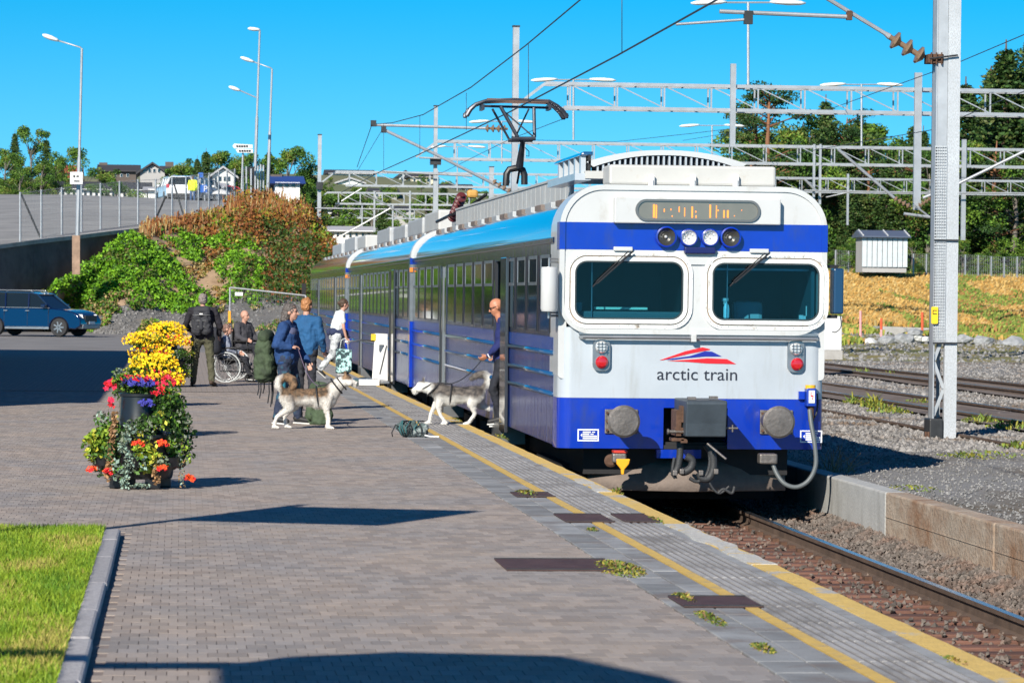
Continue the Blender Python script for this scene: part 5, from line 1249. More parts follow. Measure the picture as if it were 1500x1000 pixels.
for (px, pt, D, k_, lb, w_) in spec:
    q = P(px, pt, D); zb = yard_z(q.x, D)-.2; tree(k_, (q.x, q.y, zb), q.z-zb, lb, FT, w_)
und = []
for i in range(46):
    px = rr.uniform(1080, 1600); D = rr.uniform(199, 250); q = P(px, 300, D); zb = yard_z(q.x, D)-.2; h = rr.uniform(6, 9.5)*(D/215)
    und.append(tree(rr.choice(('s0', 's1', 's0', 'p2', 'b1', 's1')), (q.x, D, zb), h, 'x', 'undergrowth trees of the forest on the right', rr.uniform(1.1, 1.6)))
rank(und, '%s tree from the left in the dense lower forest behind the fence')
deep = []
for i in range(34):
    px = rr.uniform(1060, 1700); D = rr.uniform(250, 330); q = P(px, 300, D); zb = yard_z(q.x, D)-.3
    deep.append(tree(rr.choice(('p0', 's0', 'p2', 's1')), (q.x, D, zb), rr.uniform(8, 12), 'x', 'trees deep in the forest on the right', 1.4))
rank(deep, '%s conifer from the left at the very back of the forest')
lows = []
for i in range(16):                               # shrub line along the fence
    px = 1225+i*19+rr.uniform(-5, 5); D = rr.uniform(189, 197); q = P(px, 300, D); zb = yard_z(q.x, D)-.1
    lows.append(tree(rr.choice(('b0', 'b1', 'b2')), (q.x, D, zb), rr.uniform(1.5, 3.), 'x', 'low shrubs at the foot of the forest', 1.5))
rank(lows, '%s low green shrub from the left along the mesh fence before the forest')
# dry grass field
gs = leafmats('field', (('straw', (.42, .26, .075)), ('gold', (.38, .20, .045)), ('green', (.13, .18, .03)), ('lime', (.24, .28, .05)), ('rust', (.30, .15, .05)), ('pale', (.46, .33, .13))))
vs = []; fs = []; mi = []
for _ in range(120000):
    D = 128+68*rr.random(); px = rr.uniform(1195, 1560); x = (px-265)/4956*D
    n1 = noise.noise(Vector((x*.30, D*.045, 4)))*1.4; n2 = noise.noise(Vector((x*.9, D*.12, 9)))
    if D < 150 and n1+n2*.5+(D-140)*.03 < rr.uniform(-.1, .5): continue
    z = yard_z(x, D); g_ = n1+.5*n2; k_ = (rr.choice((2, 3, 2, 4)) if g_ > .15 or D > 191 and rr.random() < .7 else rr.choice((0, 0, 1, 5, 0)) if g_ < .12 else rr.choice((0, 1, 3, 2)))
    if D < 147: k_ = rr.choice((2, 3, 3, 0))
    h = rr.uniform(.15, .6)*(1 if D > 150 else .5); w_ = .018; lx = rr.uniform(-.3, .3)*h; o = len(vs)
    vs += [(x-w_, D, z-.05), (x+w_, D, z-.05), (x+lx+w_*3, D+rr.uniform(-.1, .1), z+h), (x+lx-w_*3, D, z+h*.9)]; fs.append((o, o+1, o+2, o+3)); mi.append(k_)
tag(mk('dry_grass', vs, fs, gs, mi=mi), 'tall straw yellow and rusty grass on the slope below the forest', 'grass', kind='stuff')
# yellow-green weeds between the sidings
yw = [mat('siding_weed_yellow', (.25, .24, .03), .7, island=.3), mat('siding_weed_green', (.13, .2, .03), .7, island=.3), mat('siding_weed_lime', (.17, .21, .04), .7, island=.3)]
for i, (px, py, rx, h, n_, lb) in enumerate(((1279, 596, .25, .5, 150, 'bright yellow weed standing between the sidings behind the train'), (1250, 590, .2, .35, 90, 'green weed left of the bright yellow one'), (1303, 603, .4, .3, 140, 'low yellow green weed right of the bright yellow one'), (1440, 618, .35, .3, 120, 'green weed beside the thin rail right of the mast'), (1483, 627, .4, .28, 120, 'weed near the right edge beside the thin rail'), (1262, 546, .4, .3, 80, 'weeds between the rails of the farther siding'), (1310, 548, .6, .25, 90, 'low weeds on the farther siding'),
                                             (1495, 655, .3, .2, 90, 'weed at the right edge in the gravel'), (1415, 668, .35, .1, 120, 'small weeds in the gravel right of the mast foot'), (1345, 590, .3, .25, 80, 'weed left of the mast between the sidings'), (1450, 665, .5, .08, 90, 'tiny weeds in the gravel far right'), (1340, 715, .3, .06, 80, 'moss like weeds in the gravel above the wall'))):
    weed(px, py, rx, rx*2.5, n_, h, lb, z=-.25, seed=50+i, nm='siding_weed', mats=yw, ww=.008)
q = G(1236, 690, -.28)
dt = thing('dry_weed', 'leafless brown weed at the corner of the concrete wall beside the train', 'weed', (7.95, q.y, -.3))
mb = MB()
for i in range(34):
    a = rr.uniform(0, 6.28); h = rr.uniform(.1, .38); s = rr.uniform(.05, .3); b = Vector((rr.uniform(-.2, .25), rr.uniform(-.3, .3), 0)); mb.tube([b, b+Vector((math.cos(a)*s*.4, math.sin(a)*s*.4, h*.6)), b+Vector((math.cos(a)*s, math.sin(a)*s, h))], [.006, .004, .002], 4)
put('stems', mb, mat('dry_stem_brown', (.26, .17, .09), .9, island=.3), dt, local=True, fix=False)['kind'] = 'stuff'
# shelter
x0, x1 = P(1263, 350, 186).x, P(1330, 350, 186).x; zb = P(1295, 391, 186).z; zt = P(1295, 348, 186).z; zr = P(1295, 340, 186).z
sh = thing('shelter', 'small pale panelled shelter with dark pitched roof in front of the forest', 'shed', ((x0+x1)/2, 186, zb))
pan_ = mat('ribbed_translucent_panel', (.55, .60, .62), .35, var=.08, vscale=3)
put('wall', MB().box(x0+.05, x1-.05, 186.1, 188, zb-.3, zt), H['grey'], sh)
n_ = 9
for i in range(n_): put('panel', MB().box(x0+(x1-x0)*i/n_+.02, x0+(x1-x0)*(i+1)/n_-.02, 186.0, 186.09, zb, zt), pan_, sh)
put('roof', MB().prism([(185.7, zt), (188.4, zt), (188.4, zt+.08), (187.05, zr+.12), (185.7, zt+.08)], x0-.12, x1+.12, axis='X'), H['roofblue'] if False else mat('shelter_roof', (.09, .11, .16), .4), sh)
for xx in (x0, (x0+x1)/2+.1, x1): put('roof_rib', MB().bar((xx, 185.65, zt+.1), (xx, 187.05, zr+.15), .06, .04), whitep, sh)
# mesh fence at forest edge
rf = thing('forest_fence', 'grey mesh fence on thin posts running along the forest edge', 'fence', P(1230, 385, 190))
prev = None; mb = MB()
for px in range(1225, 1600, 19):
    q = P(px, 300, 190); zb = yard_z(q.x, 190); a = Vector((q.x, 190, zb)); b = a+Vector((0, 0, 1.7)); put('fence_post', MB().cyl(a, b, .05, 6), metal, rf)
    if prev:
        for k_ in range(0, 9): mb.cyl(prev[0].lerp(prev[1], k_/8), a.lerp(b, k_/8), .006, 3)
        for k_ in range(1, 7): mb.cyl(prev[0].lerp(a, k_/7), prev[1].lerp(b, k_/7), .006, 3)
    prev = (a, b)
put('wire_mesh', mb, mw, rf, fix=False)['kind'] = 'stuff'
# pink and orange marker stakes, concrete blocks, debris
pk = mat('stake_pink', (.72, .32, .33), .6); og = mat('stake_orange', (.75, .09, .03), .6)
for (px, ya, yb, m_, m2_, lb) in ((1260.5, 455, 506, pk, pk, 'tall pale pink marker stake beside the rubble'), (1291, 466, 496, og, pk, 'orange topped stake at the end of the concrete block'), (1351, 457, 480, og, og, 'orange stake left of the mast in the dry grass')):
    b = P(px, yb, 134); t_ = P(px, ya, 134); s = thing('marker_stake', lb, 'stake', b, 'marker stakes in the field'); mid = b.lerp(t_, .45)
    put('stake', MB().cyl(b-Vector((0, 0, .2)), mid, .05, 8), m2_, s); put('stake_top', MB().cyl(mid, t_, .048, 8), m_, s)
cb = thing('concrete_block', 'long weathered concrete block lying in the dry grass', 'concrete block', P(1320, 488, 137))
a, b = P(1293, 478, 137), P(1365, 492, 137); put('block', MB().prism([(a.x, b.z-.2), (P(1306, 492, 137).x, b.z-.2), (P(1325, 485, 137).x, P(1, 485, 137).z+.3), (b.x, b.z+.25), (b.x, a.z-.05), (a.x, a.z)], 137, 139), concrete, cb, bevel=.05)
def rock(px, py, D, s, m, lb, sq=.6):
    q = P(px, py, D); rr2 = random.Random(int(px)); bm = bmesh.new(); bmesh.ops.create_icosphere(bm, subdivisions=2, radius=1)
    for v in bm.verts: v.co *= rr2.uniform(.85, 1.1)+.35*noise.noise(v.co*1.3+Vector((px, 0, 0)))
    me = bpy.data.meshes.new('rock'); bm.to_mesh(me); bm.free(); me.materials.append(m); o = bpy.data.objects.new('rock', me); C.objects.link(o); o.location = q; o.scale = (s, s*.8, s*sq)
    tag(o, lb, 'rock', 'rocks and rubble at the foot of the field')
rkm = mat('rock_grey', (.28, .29, .30), .9, var=.3, vscale=2, bump=.5, bscale=6); rkw = mat('rock_white', (.62, .62, .60), .8, var=.15, vscale=4)
for i, (px, py, s, m_, lb) in enumerate(((1253, 508, .42, rkw, 'white rubble lump left of the pink stake'), (1273, 502, .36, rkw, 'white rubble lump right of the pink stake'), (1246, 514, .2, rkw, 'small white lump beside the train mirror'), (1344, 494, .22, rkw, 'pale lump left of the mast'), (1356, 497, .2, rkw, 'second pale lump left of the mast'), (1482, 507, .62, rkm, 'large angular grey rock near the right edge'), (1465, 515, .3, rkm, 'smaller grey rock beside the large one'), (1300, 500, .4, rkm, 'grey rock under the concrete block'), (1325, 497, .45, rkm, 'grey rock mound left of the mast'), (1232, 519, .3, rkm, 'grey rock behind the train mirror'), (1412, 497, .35, rkm, 'dark rock right of the mast'), (1440, 500, .4, rkm, 'dark rock ridge right of the mast'), (1340, 487, .3, rkm, 'grey rock between stake and mast'))):
    rock(px, py, 130, s, m_, lb)
rr3 = random.Random(4); mb = MB()
rd = thing('red_debris', 'red and white plastic litter beside the pink stake', 'litter', P(1278, 512, 130))
for i in range(16): q = P(rr3.uniform(1264, 1288), rr3.uniform(508, 514), 130); put('litter_piece', MB().cbox(q, (rr3.uniform(.08, .3), .1, .06), M=None), (og, pk, rkw)[i % 3], rd)
stones('field_rubble', mat('rubble_dark', (.2, .195, .19), .9, island=.5), 2600, lambda q: (lambda D: (lambda x: (x, D, yard_z(x, D)))((q.uniform(1215, 1540)-265)/4956*D))(108+40*q.random()**.6), .03, .12, 12, 'dark grey rubble between sidings and dry grass')
# white cabinet behind the mirror
q0, q1 = P(1219, 463, 90), P(1233, 513, 90); cbn = thing('white_cabinet', 'white trackside cabinet half hidden behind the right side of the train', 'cabinet', (q0.x, 90, q1.z)); put('cabinet_body', MB().box(q0.x-.4, q1.x, 90, 90.5, q1.z, q0.z), whitep, cbn, bevel=.02); put('cabinet_base', MB().box(q0.x-.4, q1.x+.02, 89.98, 90.52, q1.z-.25, q1.z-.003), concrete, cbn)
# ================================================================ gantries, masts, wires
ins_b = mat('insulator_brown', (.20, .13, .08), .25, coat=.6)
def lampbar(t, px, py, half, D, wd=.17):
    c = P(px, py, D); 
    put('lamp_bar', MB().cyl(P(px-half*.55, py, D), P(px+half*.55, py, D), .03, 6), metal, t)
    for s in (-1, 1):
        lamp_head(t, P(px+s*half*.55, py-1, D), P(px+s*half*1.45, py+1, D), wd)
def gantry(D, pxl, pxr, ref, label, lamps=(), drops=(), step=1.55, n=None):
    zt = P(ref[0], ref[1], D).z; h = .78; xl, xr = P(pxl, 200, D).x, P(pxr, 200, D).x
    t = thing('gantry', label, 'gantry', (xl, D, -.3), 'steel lattice gantries across the tracks')
    for dy in (-.35, .35):
        for zz, x_ in ((zt, xl), (zt-h, xl+.6)): put('chord', MB().box(x_, xr, D+dy-.05, D+dy+.05, zz-.055, zz+.055), metal, t)
        put('chord_end', MB().bar((xl, D+dy, zt), (xl-.9, D+dy, zt-h*.9), .08, .08), metal, t)
    x = xl+.8; i = 0
    while x < xr-.1:
        for dy in (-.35, .35): put('lattice_post', MB().box(x-.025, x+.025, D+dy-.025, D+dy+.025, zt-h+.055, zt-.055), metal, t)
        if x+step < xr: 
            put('lattice_brace', MB().bar((x, D-.35, zt-.03), (x+step, D-.35, zt-h+.03), .035, .035), metal, t)
            put('lattice_brace', MB().bar((x, D-.35, zt), (x+step*.5, D+.35, zt), .03, .03), metal, t)
        x += step; i += 1
    for (px, py0, py1, hw_) in drops:
        a, b = P(px, py0, D), P(px, py1, D); put('hanging_post', MB().box(a.x-hw_, a.x+hw_, D-.5, D-.37, b.z, a.z), metal, t)
    for (px, py, half, ybot) in lamps:
        put('lamp_post', MB().cyl(P(px, ybot, D), P(px, py, D), .045, 8), metal, t); lampbar(t, px, py, half, D)
    return t
gantry(110, 797, 1620, (1100, 128), 'nearest lattice gantry, upper one with double lamp at the top of the photograph', lamps=((1096, 4, 58, 130),), drops=((1071, 95, 216, .09), (1341, 108, 308, .12)))
gantry(150, 640, 1620, (1100, 214), 'second lattice gantry, its chords level with the train roof unit', lamps=((840, 117, 43, 205), (1262, 124, 42, 216)), drops=((1199, 212, 300, .05), (1190, 212, 300, .05), (1409, 205, 352, .1)))
gantry(195, 492, 1620, (800, 256), 'third lattice gantry behind the pantograph', lamps=((1043, 184, 33, 240), (735, 178, 33, 240)), drops=((640, 250, 330, .05), (1240, 255, 330, .06)))
gantry(240, 480, 1620, (700, 285), 'fourth lattice gantry, low behind the train roof', lamps=((670, 215, 29, 280), (1205, 235, 27, 280)), drops=((548, 280, 340, .06), (600, 280, 340, .06)))
gantry(290, 462, 900, (600, 307), 'farthest lattice gantry over the end of the train', drops=((500, 300, 340, .08), (530, 300, 345, .06), (575, 300, 345, .06)))
def mast(px, ytop, D, wd, label, ybot=None, zb=-.4):
    a = P(px, ytop, D); t = thing('mast', label, 'mast', (a.x, D, zb), 'grey catenary masts')
    put('post', MB().box(a.x-wd/2, a.x+wd/2, D-.1, D+.1, zb, a.z), metal, t); put('base_plate', MB().box(a.x-.3, a.x+.3, D-.3, D+.3, zb, zb+.1), metal, t)
    put('cap', MB().box(a.x-wd/2-.02, a.x+wd/2+.02, D-.12, D+.12, a.z, a.z+.05), dsteel, t); return t
m1 = mast(756, 40, 110, .2, 'tall grey mast rising behind the pantograph')
def tubes(t, name, pts, D, r, m=metal, D2=None):
    return put(name, MB().tube([P(x, y, D if D2 is None else D+(D2-D)*i/(len(pts)-1)) for i, (x, y) in enumerate(pts)], r, 8), m, t, smooth='auto')
tubes(m1, 'cantilever_tube', [(543, 183), (711, 188)], 109.5, .045); tubes(m1, 'cantilever_tube', [(560, 189), (640, 227), (752, 284)], 109.5, .05)
insulator(P(711, 188, 109.5), P(744, 189, 109.5), .13, 4, ins_b, m1); insulator(P(722, 265, 109.5), P(750, 282, 109.5), .1, 4, ins_b, m1)
put('clamp', MB().cbox(P(547, 181, 109.5), (.18, .15, .2)), dsteel, m1); put('clamp', MB().cbox(P(562, 190, 109.5), (.16, .15, .2)), dsteel, m1)
m2_ = mast(638.5, 156, 156, .17, 'grey mast left of the pantograph, second from the far end')
tubes(m2_, 'cantilever_tube', [(560, 251), (692, 258)], 155.5, .045); tubes(m2_, 'cantilever_tube', [(614, 231), (750, 236)], 155.5, .04); put('clamp', MB().cbox(P(638, 236, 155.8), (.5, .3, .35)), dsteel, m2_)
m3_ = mast(468.5, 198, 186, .2, 'slim grey post left of the far end of the train'); put('clamp', MB().cbox(P(468, 272, 185.8), (.35, .3, .4)), dsteel, m3_)
put('cabinet', MB().box(P(463.5, 300, 185.7).x, P(467, 300, 185.7).x, 185.5, 185.8, P(465, 372, 185.7).z, P(465, 318, 185.7).z), dsteel, m3_)
tubes(m3_, 'stay_tube', [(477, 358), (528, 330), (572, 305)], 185, .04, whitep); tubes(m3_, 'stay_tube', [(536, 283), (572, 303), (606, 326)], 185, .04)
tubes(m3_, 'stay_tube', [(462, 305), (720, 309)], 185.5, .04); tubes(m3_, 'stay_tube', [(500, 295), (530, 276)], 185, .04)
m4_ = mast(720, 245, 215, .3, 'short dark post beside the pantograph foot'); 
# near mast -------------------------------------------------------------------
DM = 50.7
nm_ = thing('catenary_mast', 'big galvanised lattice mast with yellow number plate on the right', 'mast', P(1372, 645, DM))
xa, xb, xc_, xd = [P(v, 645, DM).x for v in (1359, 1364, 1379, 1397)]; zb = P(1372, 643, DM).z; ztop = zb+11
lean = Matrix.Identity(4)
gm = mat('galvanised_mast', (.52, .55, .58), .5, .25, var=.12, vscale=2, bump=.25, bscale=120, dirt_or_sheen=((.40, .42, .43), 60, .45, .6, (1, 1, .5)))
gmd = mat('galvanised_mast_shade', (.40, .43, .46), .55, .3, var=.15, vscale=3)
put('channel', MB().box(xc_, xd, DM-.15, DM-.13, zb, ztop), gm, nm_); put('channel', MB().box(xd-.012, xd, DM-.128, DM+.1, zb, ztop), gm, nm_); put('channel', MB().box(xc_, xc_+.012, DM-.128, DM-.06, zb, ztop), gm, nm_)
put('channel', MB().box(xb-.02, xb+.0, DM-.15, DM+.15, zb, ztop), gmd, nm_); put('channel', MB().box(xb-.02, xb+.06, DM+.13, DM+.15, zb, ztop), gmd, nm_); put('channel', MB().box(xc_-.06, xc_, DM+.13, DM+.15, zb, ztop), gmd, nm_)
z = zb+.35; i = 0
while z < ztop:
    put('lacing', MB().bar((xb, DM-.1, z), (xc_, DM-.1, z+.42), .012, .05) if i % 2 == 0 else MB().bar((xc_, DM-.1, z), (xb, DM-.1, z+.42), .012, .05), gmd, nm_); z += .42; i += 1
# perforated guard between y 215 and 500
za, zc = P(1370, 502, DM).z, P(1370, 216, DM).z
mb = MB(); z = za
while z < zc: mb.box(xb-.03, xc_-.004, DM-.165, DM-.155, z, z+.022); z += .045
for k_ in range(6): x = xb-.03+(xc_-xb+.02)*k_/5.; mb.box(x, x+.006, DM-.172, DM-.166, za, zc)
put('climbing_guard', mb, gm, nm_)['kind'] = 'stuff'
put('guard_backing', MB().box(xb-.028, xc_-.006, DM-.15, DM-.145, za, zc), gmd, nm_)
for yy in (352, 502): z = P(1380, yy, DM).z; put('band', MB().box(xb-.03, xd+.01, DM-.19, DM-.173, z-.012, z+.012), dsteel, nm_)
x0, z1 = P(1360, 449, DM).x, P(1360, 449, DM).z; x1, z0 = P(1369.5, 474, DM).x, P(1369, 474, DM).z
ylw = mat('number_plate_yellow', (.82, .58, .02), .45); yp = plate('number_plate', rrect(x0, x1, z0, z1, .02, 4), [], DM-.21, DM-.195, ylw, nm_)
mb = MB(); 
for k_, (u, v) in enumerate(((.3, .78), (.3, .58))): mb.box(x0+.02, x1-.02, DM-.214, DM-.21, z0+(z1-z0)*v-.006, z0+(z1-z0)*v+.006)
mb.box(x0+.02, x0+.03, DM-.214, DM-.21, z0+(z1-z0)*.58, z0+(z1-z0)*.78); put('plate_print', mb, black, yp)
put('base_plate', MB().box(xa-.08, xd+.06, DM-.3, DM+.3, zb-.12, zb-.04), rust, nm_, bevel=.01); put('foot', MB().box(xb-.06, xd-.02, DM-.22, DM+.22, zb-.04, zb+.0), dsteel, nm_)
put('foot', MB().box(xa-.02, xc_-.02, DM-.2, DM+.2, zb, zb+.32), dsteel, nm_, bevel=.02)
put('foundation', MB().box(xa-.25, xd+.25, DM-.6, DM+.6, zb-.6, zb-.1), concrete, nm_)
for (u, v) in ((1352, 640), (1356, 632)): q = P(u, v, DM); put('anchor_bolt', MB().cyl((q.x, DM-.2, zb-.05), (q.x, DM-.2, zb+.12), .02, 6), rust, nm_)
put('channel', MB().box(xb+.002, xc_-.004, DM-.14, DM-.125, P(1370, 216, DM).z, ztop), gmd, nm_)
cl_ = put('cantilever_clamp', MB().cbox(P(1368, 87, DM), (.24, .3, .14)), rust, nm_, bevel=.01)
for k_ in (-.08, 0, .08): q = P(1368, 87, DM); mb = MB(); mb.box(q.x+k_-.008, q.x+k_+.008, DM-.2, DM-.16, q.z-.09, q.z+.09); put('clamp_bolt', mb, rust, cl_)
put('clamp_rod', MB().cyl(P(1362, 86, DM-.2), P(1403, 81, DM-.2), .015, 6), dsteel, nm_)
insulator(P(1353, 85, DM), P(1301, 53, DM), .145, 3, ins_b, nm_)
put('cantilever_tube', MB().tube([P(1303, 54, DM), P(1296, 49, DM), P(1205, -6, DM), P(1100, -60, DM)], [.05, .032, .032, .032], 8), metal, nm_, smooth='auto')
put('tube_clamp', MB().cbox(P(1244, 23, DM), (.08, .1, .14)), rust, nm_)
put('registration_tube', MB().cyl(P(1243, 25, DM), P(1054, 17, DM), .032, 8), metal, nm_); put('registration_arm', MB().cyl(P(1092, 29, DM), P(990, 36, DM), .02, 8), metal, nm_)
put('registration_clamp', MB().cbox(P(1096, 26, DM), (.13, .1, .2)), dsteel, nm_)
# V shaped stays at the hanging post
sv = thing('cantilever_frame', 'V shaped tube frame with insulators under the nearest gantry, right of centre', 'cantilever', P(1341, 305, 109))
for pts in ([(1228, 219), (1310, 290)], [(1352, 290), (1398, 272), (1500, 222), (1560, 195)], [(1324, 313), (1362, 318)]): tubes(sv, 'tube', pts, 109.3, .05)
insulator(P(1310, 290, 109.3), P(1334, 303, 109.3), .1, 4, ins_b, sv); insulator(P(1346, 302, 109.3), P(1364, 290, 109.3), .1, 4, ins_b, sv)
tubes(sv, 'tube', [(1338, 300), (1365, 320)], 109.3, .03)
ch = thing('cantilever_frame', 'bent cantilever tube beside the roof unit on the right', 'cantilever', P(1160, 262, 149))
tubes(ch, 'tube', [(1150, 262), (1178, 262), (1196, 280)], 149, .06); tubes(ch, 'tube', [(1178, 279), (1330, 282), (1620, 284)], 149, .04); tubes(ch, 'tube', [(1210, 289), (1246, 281)], 149, .03)
# wires --------------------------------------------------------------------------
wm_ = mat('wire_dark', (.05, .06, .07), .5, .5)
def wire(t, name, pts, r=.012): return put(name, MB().tube([P(*p) if not isinstance(p, Vector) else p for p in pts], r, 5), wm_, t, smooth=True)
ct = thing('overhead_line', 'contact wire, carrying wire and droppers above the train', 'overhead wire', (5.87, 50, 5))
wire(ct, 'contact_wire', [(1180, -74, 30), (1050, 0, 37), (905, 81, 45.5), (745, 165, 59), (650, 210, 75), (560, 250, 98), (500, 282, 130)], .013)
wire(ct, 'carrying_wire', [(1000, -115, 38), (850, 0, 49.7), (770, 67, 58), (690, 128, 68.5), (620, 168, 83), (575, 180, 96), (552, 182, 106)], .012)
for (px, y0, y1, D) in ((911, -50, 77, 45), (683, 136, 191, 71), (615, 170, 228, 84), (562, 182, 249, 97), (774, 65, 148, 56.5)): wire(ct, 'dropper', [(px, y0, D), (px, y1, D)], .006)
wire(ct, 'stay_wire', [(545, 182, 109), (523, 245, 125)], .012); wire(ct, 'stay_wire', [(560, 190, 109), (524, 250, 125)], .008)
wire(ct, 'back_wire', [(823, 175, 110), (745, 205, 130), (650, 252, 156), (560, 275, 200)], .012)
c2_ = thing('overhead_line', 'wires of the sidings crossing in front of the forest', 'overhead wire', P(1400, 95, 100))
wire(c2_, 'carrying_wire', [(1560, 25, 70), (1500, 51, 75), (1396, 95, 85), (1221, 158, 112), (1100, 190, 150), (1000, 206, 200)], .012)
wire(c2_, 'contact_wire', [(1560, 110, 75), (1460, 150, 84), (1367, 190, 95), (1204, 218, 125), (1090, 240, 170)], .012)
wire(c2_, 'back_wire', [(1560, 262, 110), (1400, 260, 115), (1240, 270, 140)], .01)
wire(c2_, 'back_wire', [(770, 205, 150), (900, 208, 140), (1010, 196, 130), (1095, 186, 125)], .01)
# mesh fence frame between bank and train
tf = thing('site_fence', 'temporary mesh fence panel with small white plate before the bank', 'fence', P(338, 470, 104))
put('post', MB().cyl(P(337, 492, 104), P(337, 421, 104), .03, 8), metal, tf); put('rail', MB().cyl(P(337, 421, 104), P(448, 433, 104), .025, 8), metal, tf); put('post', MB().cyl(P(448, 500, 104), P(448, 433, 104), .03, 8), metal, tf)
mb = MB(); a0, a1, b0, b1 = P(337, 421, 104), P(337, 488, 104), P(448, 433, 104), P(448, 496, 104)
for k_ in range(1, 40): mb.cyl(a0.lerp(b0, k_/40), a1.lerp(b1, k_/40), .004, 3)
for k_ in range(1, 12): mb.cyl(a0.lerp(a1, k_/12), b0.lerp(b1, k_/12), .004, 3)
put('wire_mesh', mb, mw, tf, fix=False)['kind'] = 'stuff'
put('white_plate', MB().cbox(P(350, 430.5, 103.9), (.24, .02, .11)), whitep, tf)
put('orange_tape', MB().cbox(P(336, 464, 103.9), (.08, .05, .36)), mat('tape_orange', (.8, .35, .02), .6), tf)
# mirror at the far end of the train
put('mirror', MB().box(P(446, 1, 113).x, P(452, 1, 113).x, 112.9, 113, P(449, 436, 113).z, P(449, 415, 113).z), black, train)

# ================================================================ things outside the frame that throw the shadows on the platform
st = thing('station_building', 'long station building whose shadow lies on the left of the platform', 'building', (-9, 47, 0))
put('wall', MB().box(-14, -6.2, 47, 96, 0, 5.3), H['cream'], st); put('roof', MB().box(-14.3, -6.0, 46.8, 96.2, 5.3, 5.55), H['roofdark'], st)
for i in range(9):
    w_ = put('window', MB().box(-6.2, -6.15, 50+i*5, 52+i*5, 1, 3.2), whitep, st); put('pane', MB().box(-6.15, -6.13, 50.1+i*5, 51.9+i*5, 1.1, 3.1), win_m, w_)
k1, k2 = math.sin(rad(SUN_AZ))/math.tan(rad(SUN_EL)), math.cos(rad(SUN_AZ))/math.tan(rad(SUN_EL))
def back(x, y, h): return Vector((x-k1*h, y-k2*h, h))
bp = thing('banner_pole', 'lamp pole with a rectangular banner left of the camera', 'banner pole', (-3.4, 20.4, 0))
b0 = back(-.05, 26.9, 4.); put('pole', MB().cyl((b0.x, b0.y, 0), (b0.x, b0.y, 5.3), .06, 10), metal, bp)
b1 = Vector((b0.x+1.62, b0.y-.5, 4.)); put('banner', MB().bar((b0.x, b0.y, 4.58), (b1.x, b1.y, 4.58), .02, 1.15), whitep, bp)
cn = thing('canopy', 'unseen flat roof left of the camera, shaped to cast the foreground shadow', 'canopy', (-3, 8, 0))
poly = [back(x, y, 4.4).to_2d() for x, y in ((.21, 16.4), (.5, 16.75), (1.08, 17.0), (1.9, 16.8), (2.3, 15.8), (2.6, 13), (.2, 13))]  # unseen roof, outline worked back from the shadow it throws on the paving
put('roof', MB().prism([tuple(v) for v in poly], 4.36, 4.44, axis='Z'), whitep, cn)
q = back(.4, 16.42, 4.4); put('beam', MB().box(-9, q.x, q.y-.06, q.y+.06, 4.34, 4.46), metal, cn)
put('post', MB().cyl((-2.6, 7.4, 0), (-2.6, 7.4, 4.36), .06, 10), metal, cn); put('post', MB().cyl((-8.8, q.y, 0), (-8.8, q.y, 4.34), .06, 10), metal, cn)
# ================================================================ people and dogs
def capsule(mb, a, b, ra, rb, n=12, sq=1.):
    a = Vector(a); b = Vector(b); d = b-a; L_ = d.length
    if L_ < 1e-6: d = Vector((0, 0, 1)); L_ = 1e-6
    u = d/L_; pts = []; rs = []
    for t in (1., .87, .5, 0.): pts.append(a-u*ra*t); rs.append(ra*math.sqrt(max(.0004, 1-t*t)))
    for t in (0., .5, .87, 1.): pts.append(b+u*rb*t); rs.append(rb*math.sqrt(max(.0004, 1-t*t)))
    mb.tube(pts, rs, n, flat=sq)
def organic(name, mb, m, parent, vox=.012, sm=4, fold=0., fscale=.12):
    o = put(name, mb, m, parent, smooth=True, local=True, fix=False)
    r = o.modifiers.new('remesh', 'REMESH'); r.mode = 'VOXEL'; r.voxel_size = vox; r.use_smooth_shade = True
    s = o.modifiers.new('smooth', 'SMOOTH'); s.factor = .6; s.iterations = sm
    if fold:
        t = bpy.data.textures.new(name, 'CLOUDS'); t.noise_scale = fscale; t.noise_depth = 2
        d = o.modifiers.new('fold', 'DISPLACE'); d.texture = t; d.strength = fold; d.mid_level = .5
    return o
skin = mat('skin', (.47, .26, .19), .6, var=.08, vscale=20); skin2 = mat('skin_tanned', (.45, .19, .11), .5, var=.08, vscale=20)
def hairm(n_, c_): return mat('hair_'+n_, c_, .6, var=.35, vscale=60, stretch=(1, 1, .2))
def cloth(n_, c_, **k): return mat('cloth_'+n_, c_, .85, var=.18, vscale=5, bump=.25, bscale=30, **k)
shoe_m = mat('shoe_black', (.02, .02, .022), .6); sole_m = mat('shoe_sole_white', (.6, .6, .58), .7); eye_m = mat('eye_dark', (.02, .015, .015), .3)
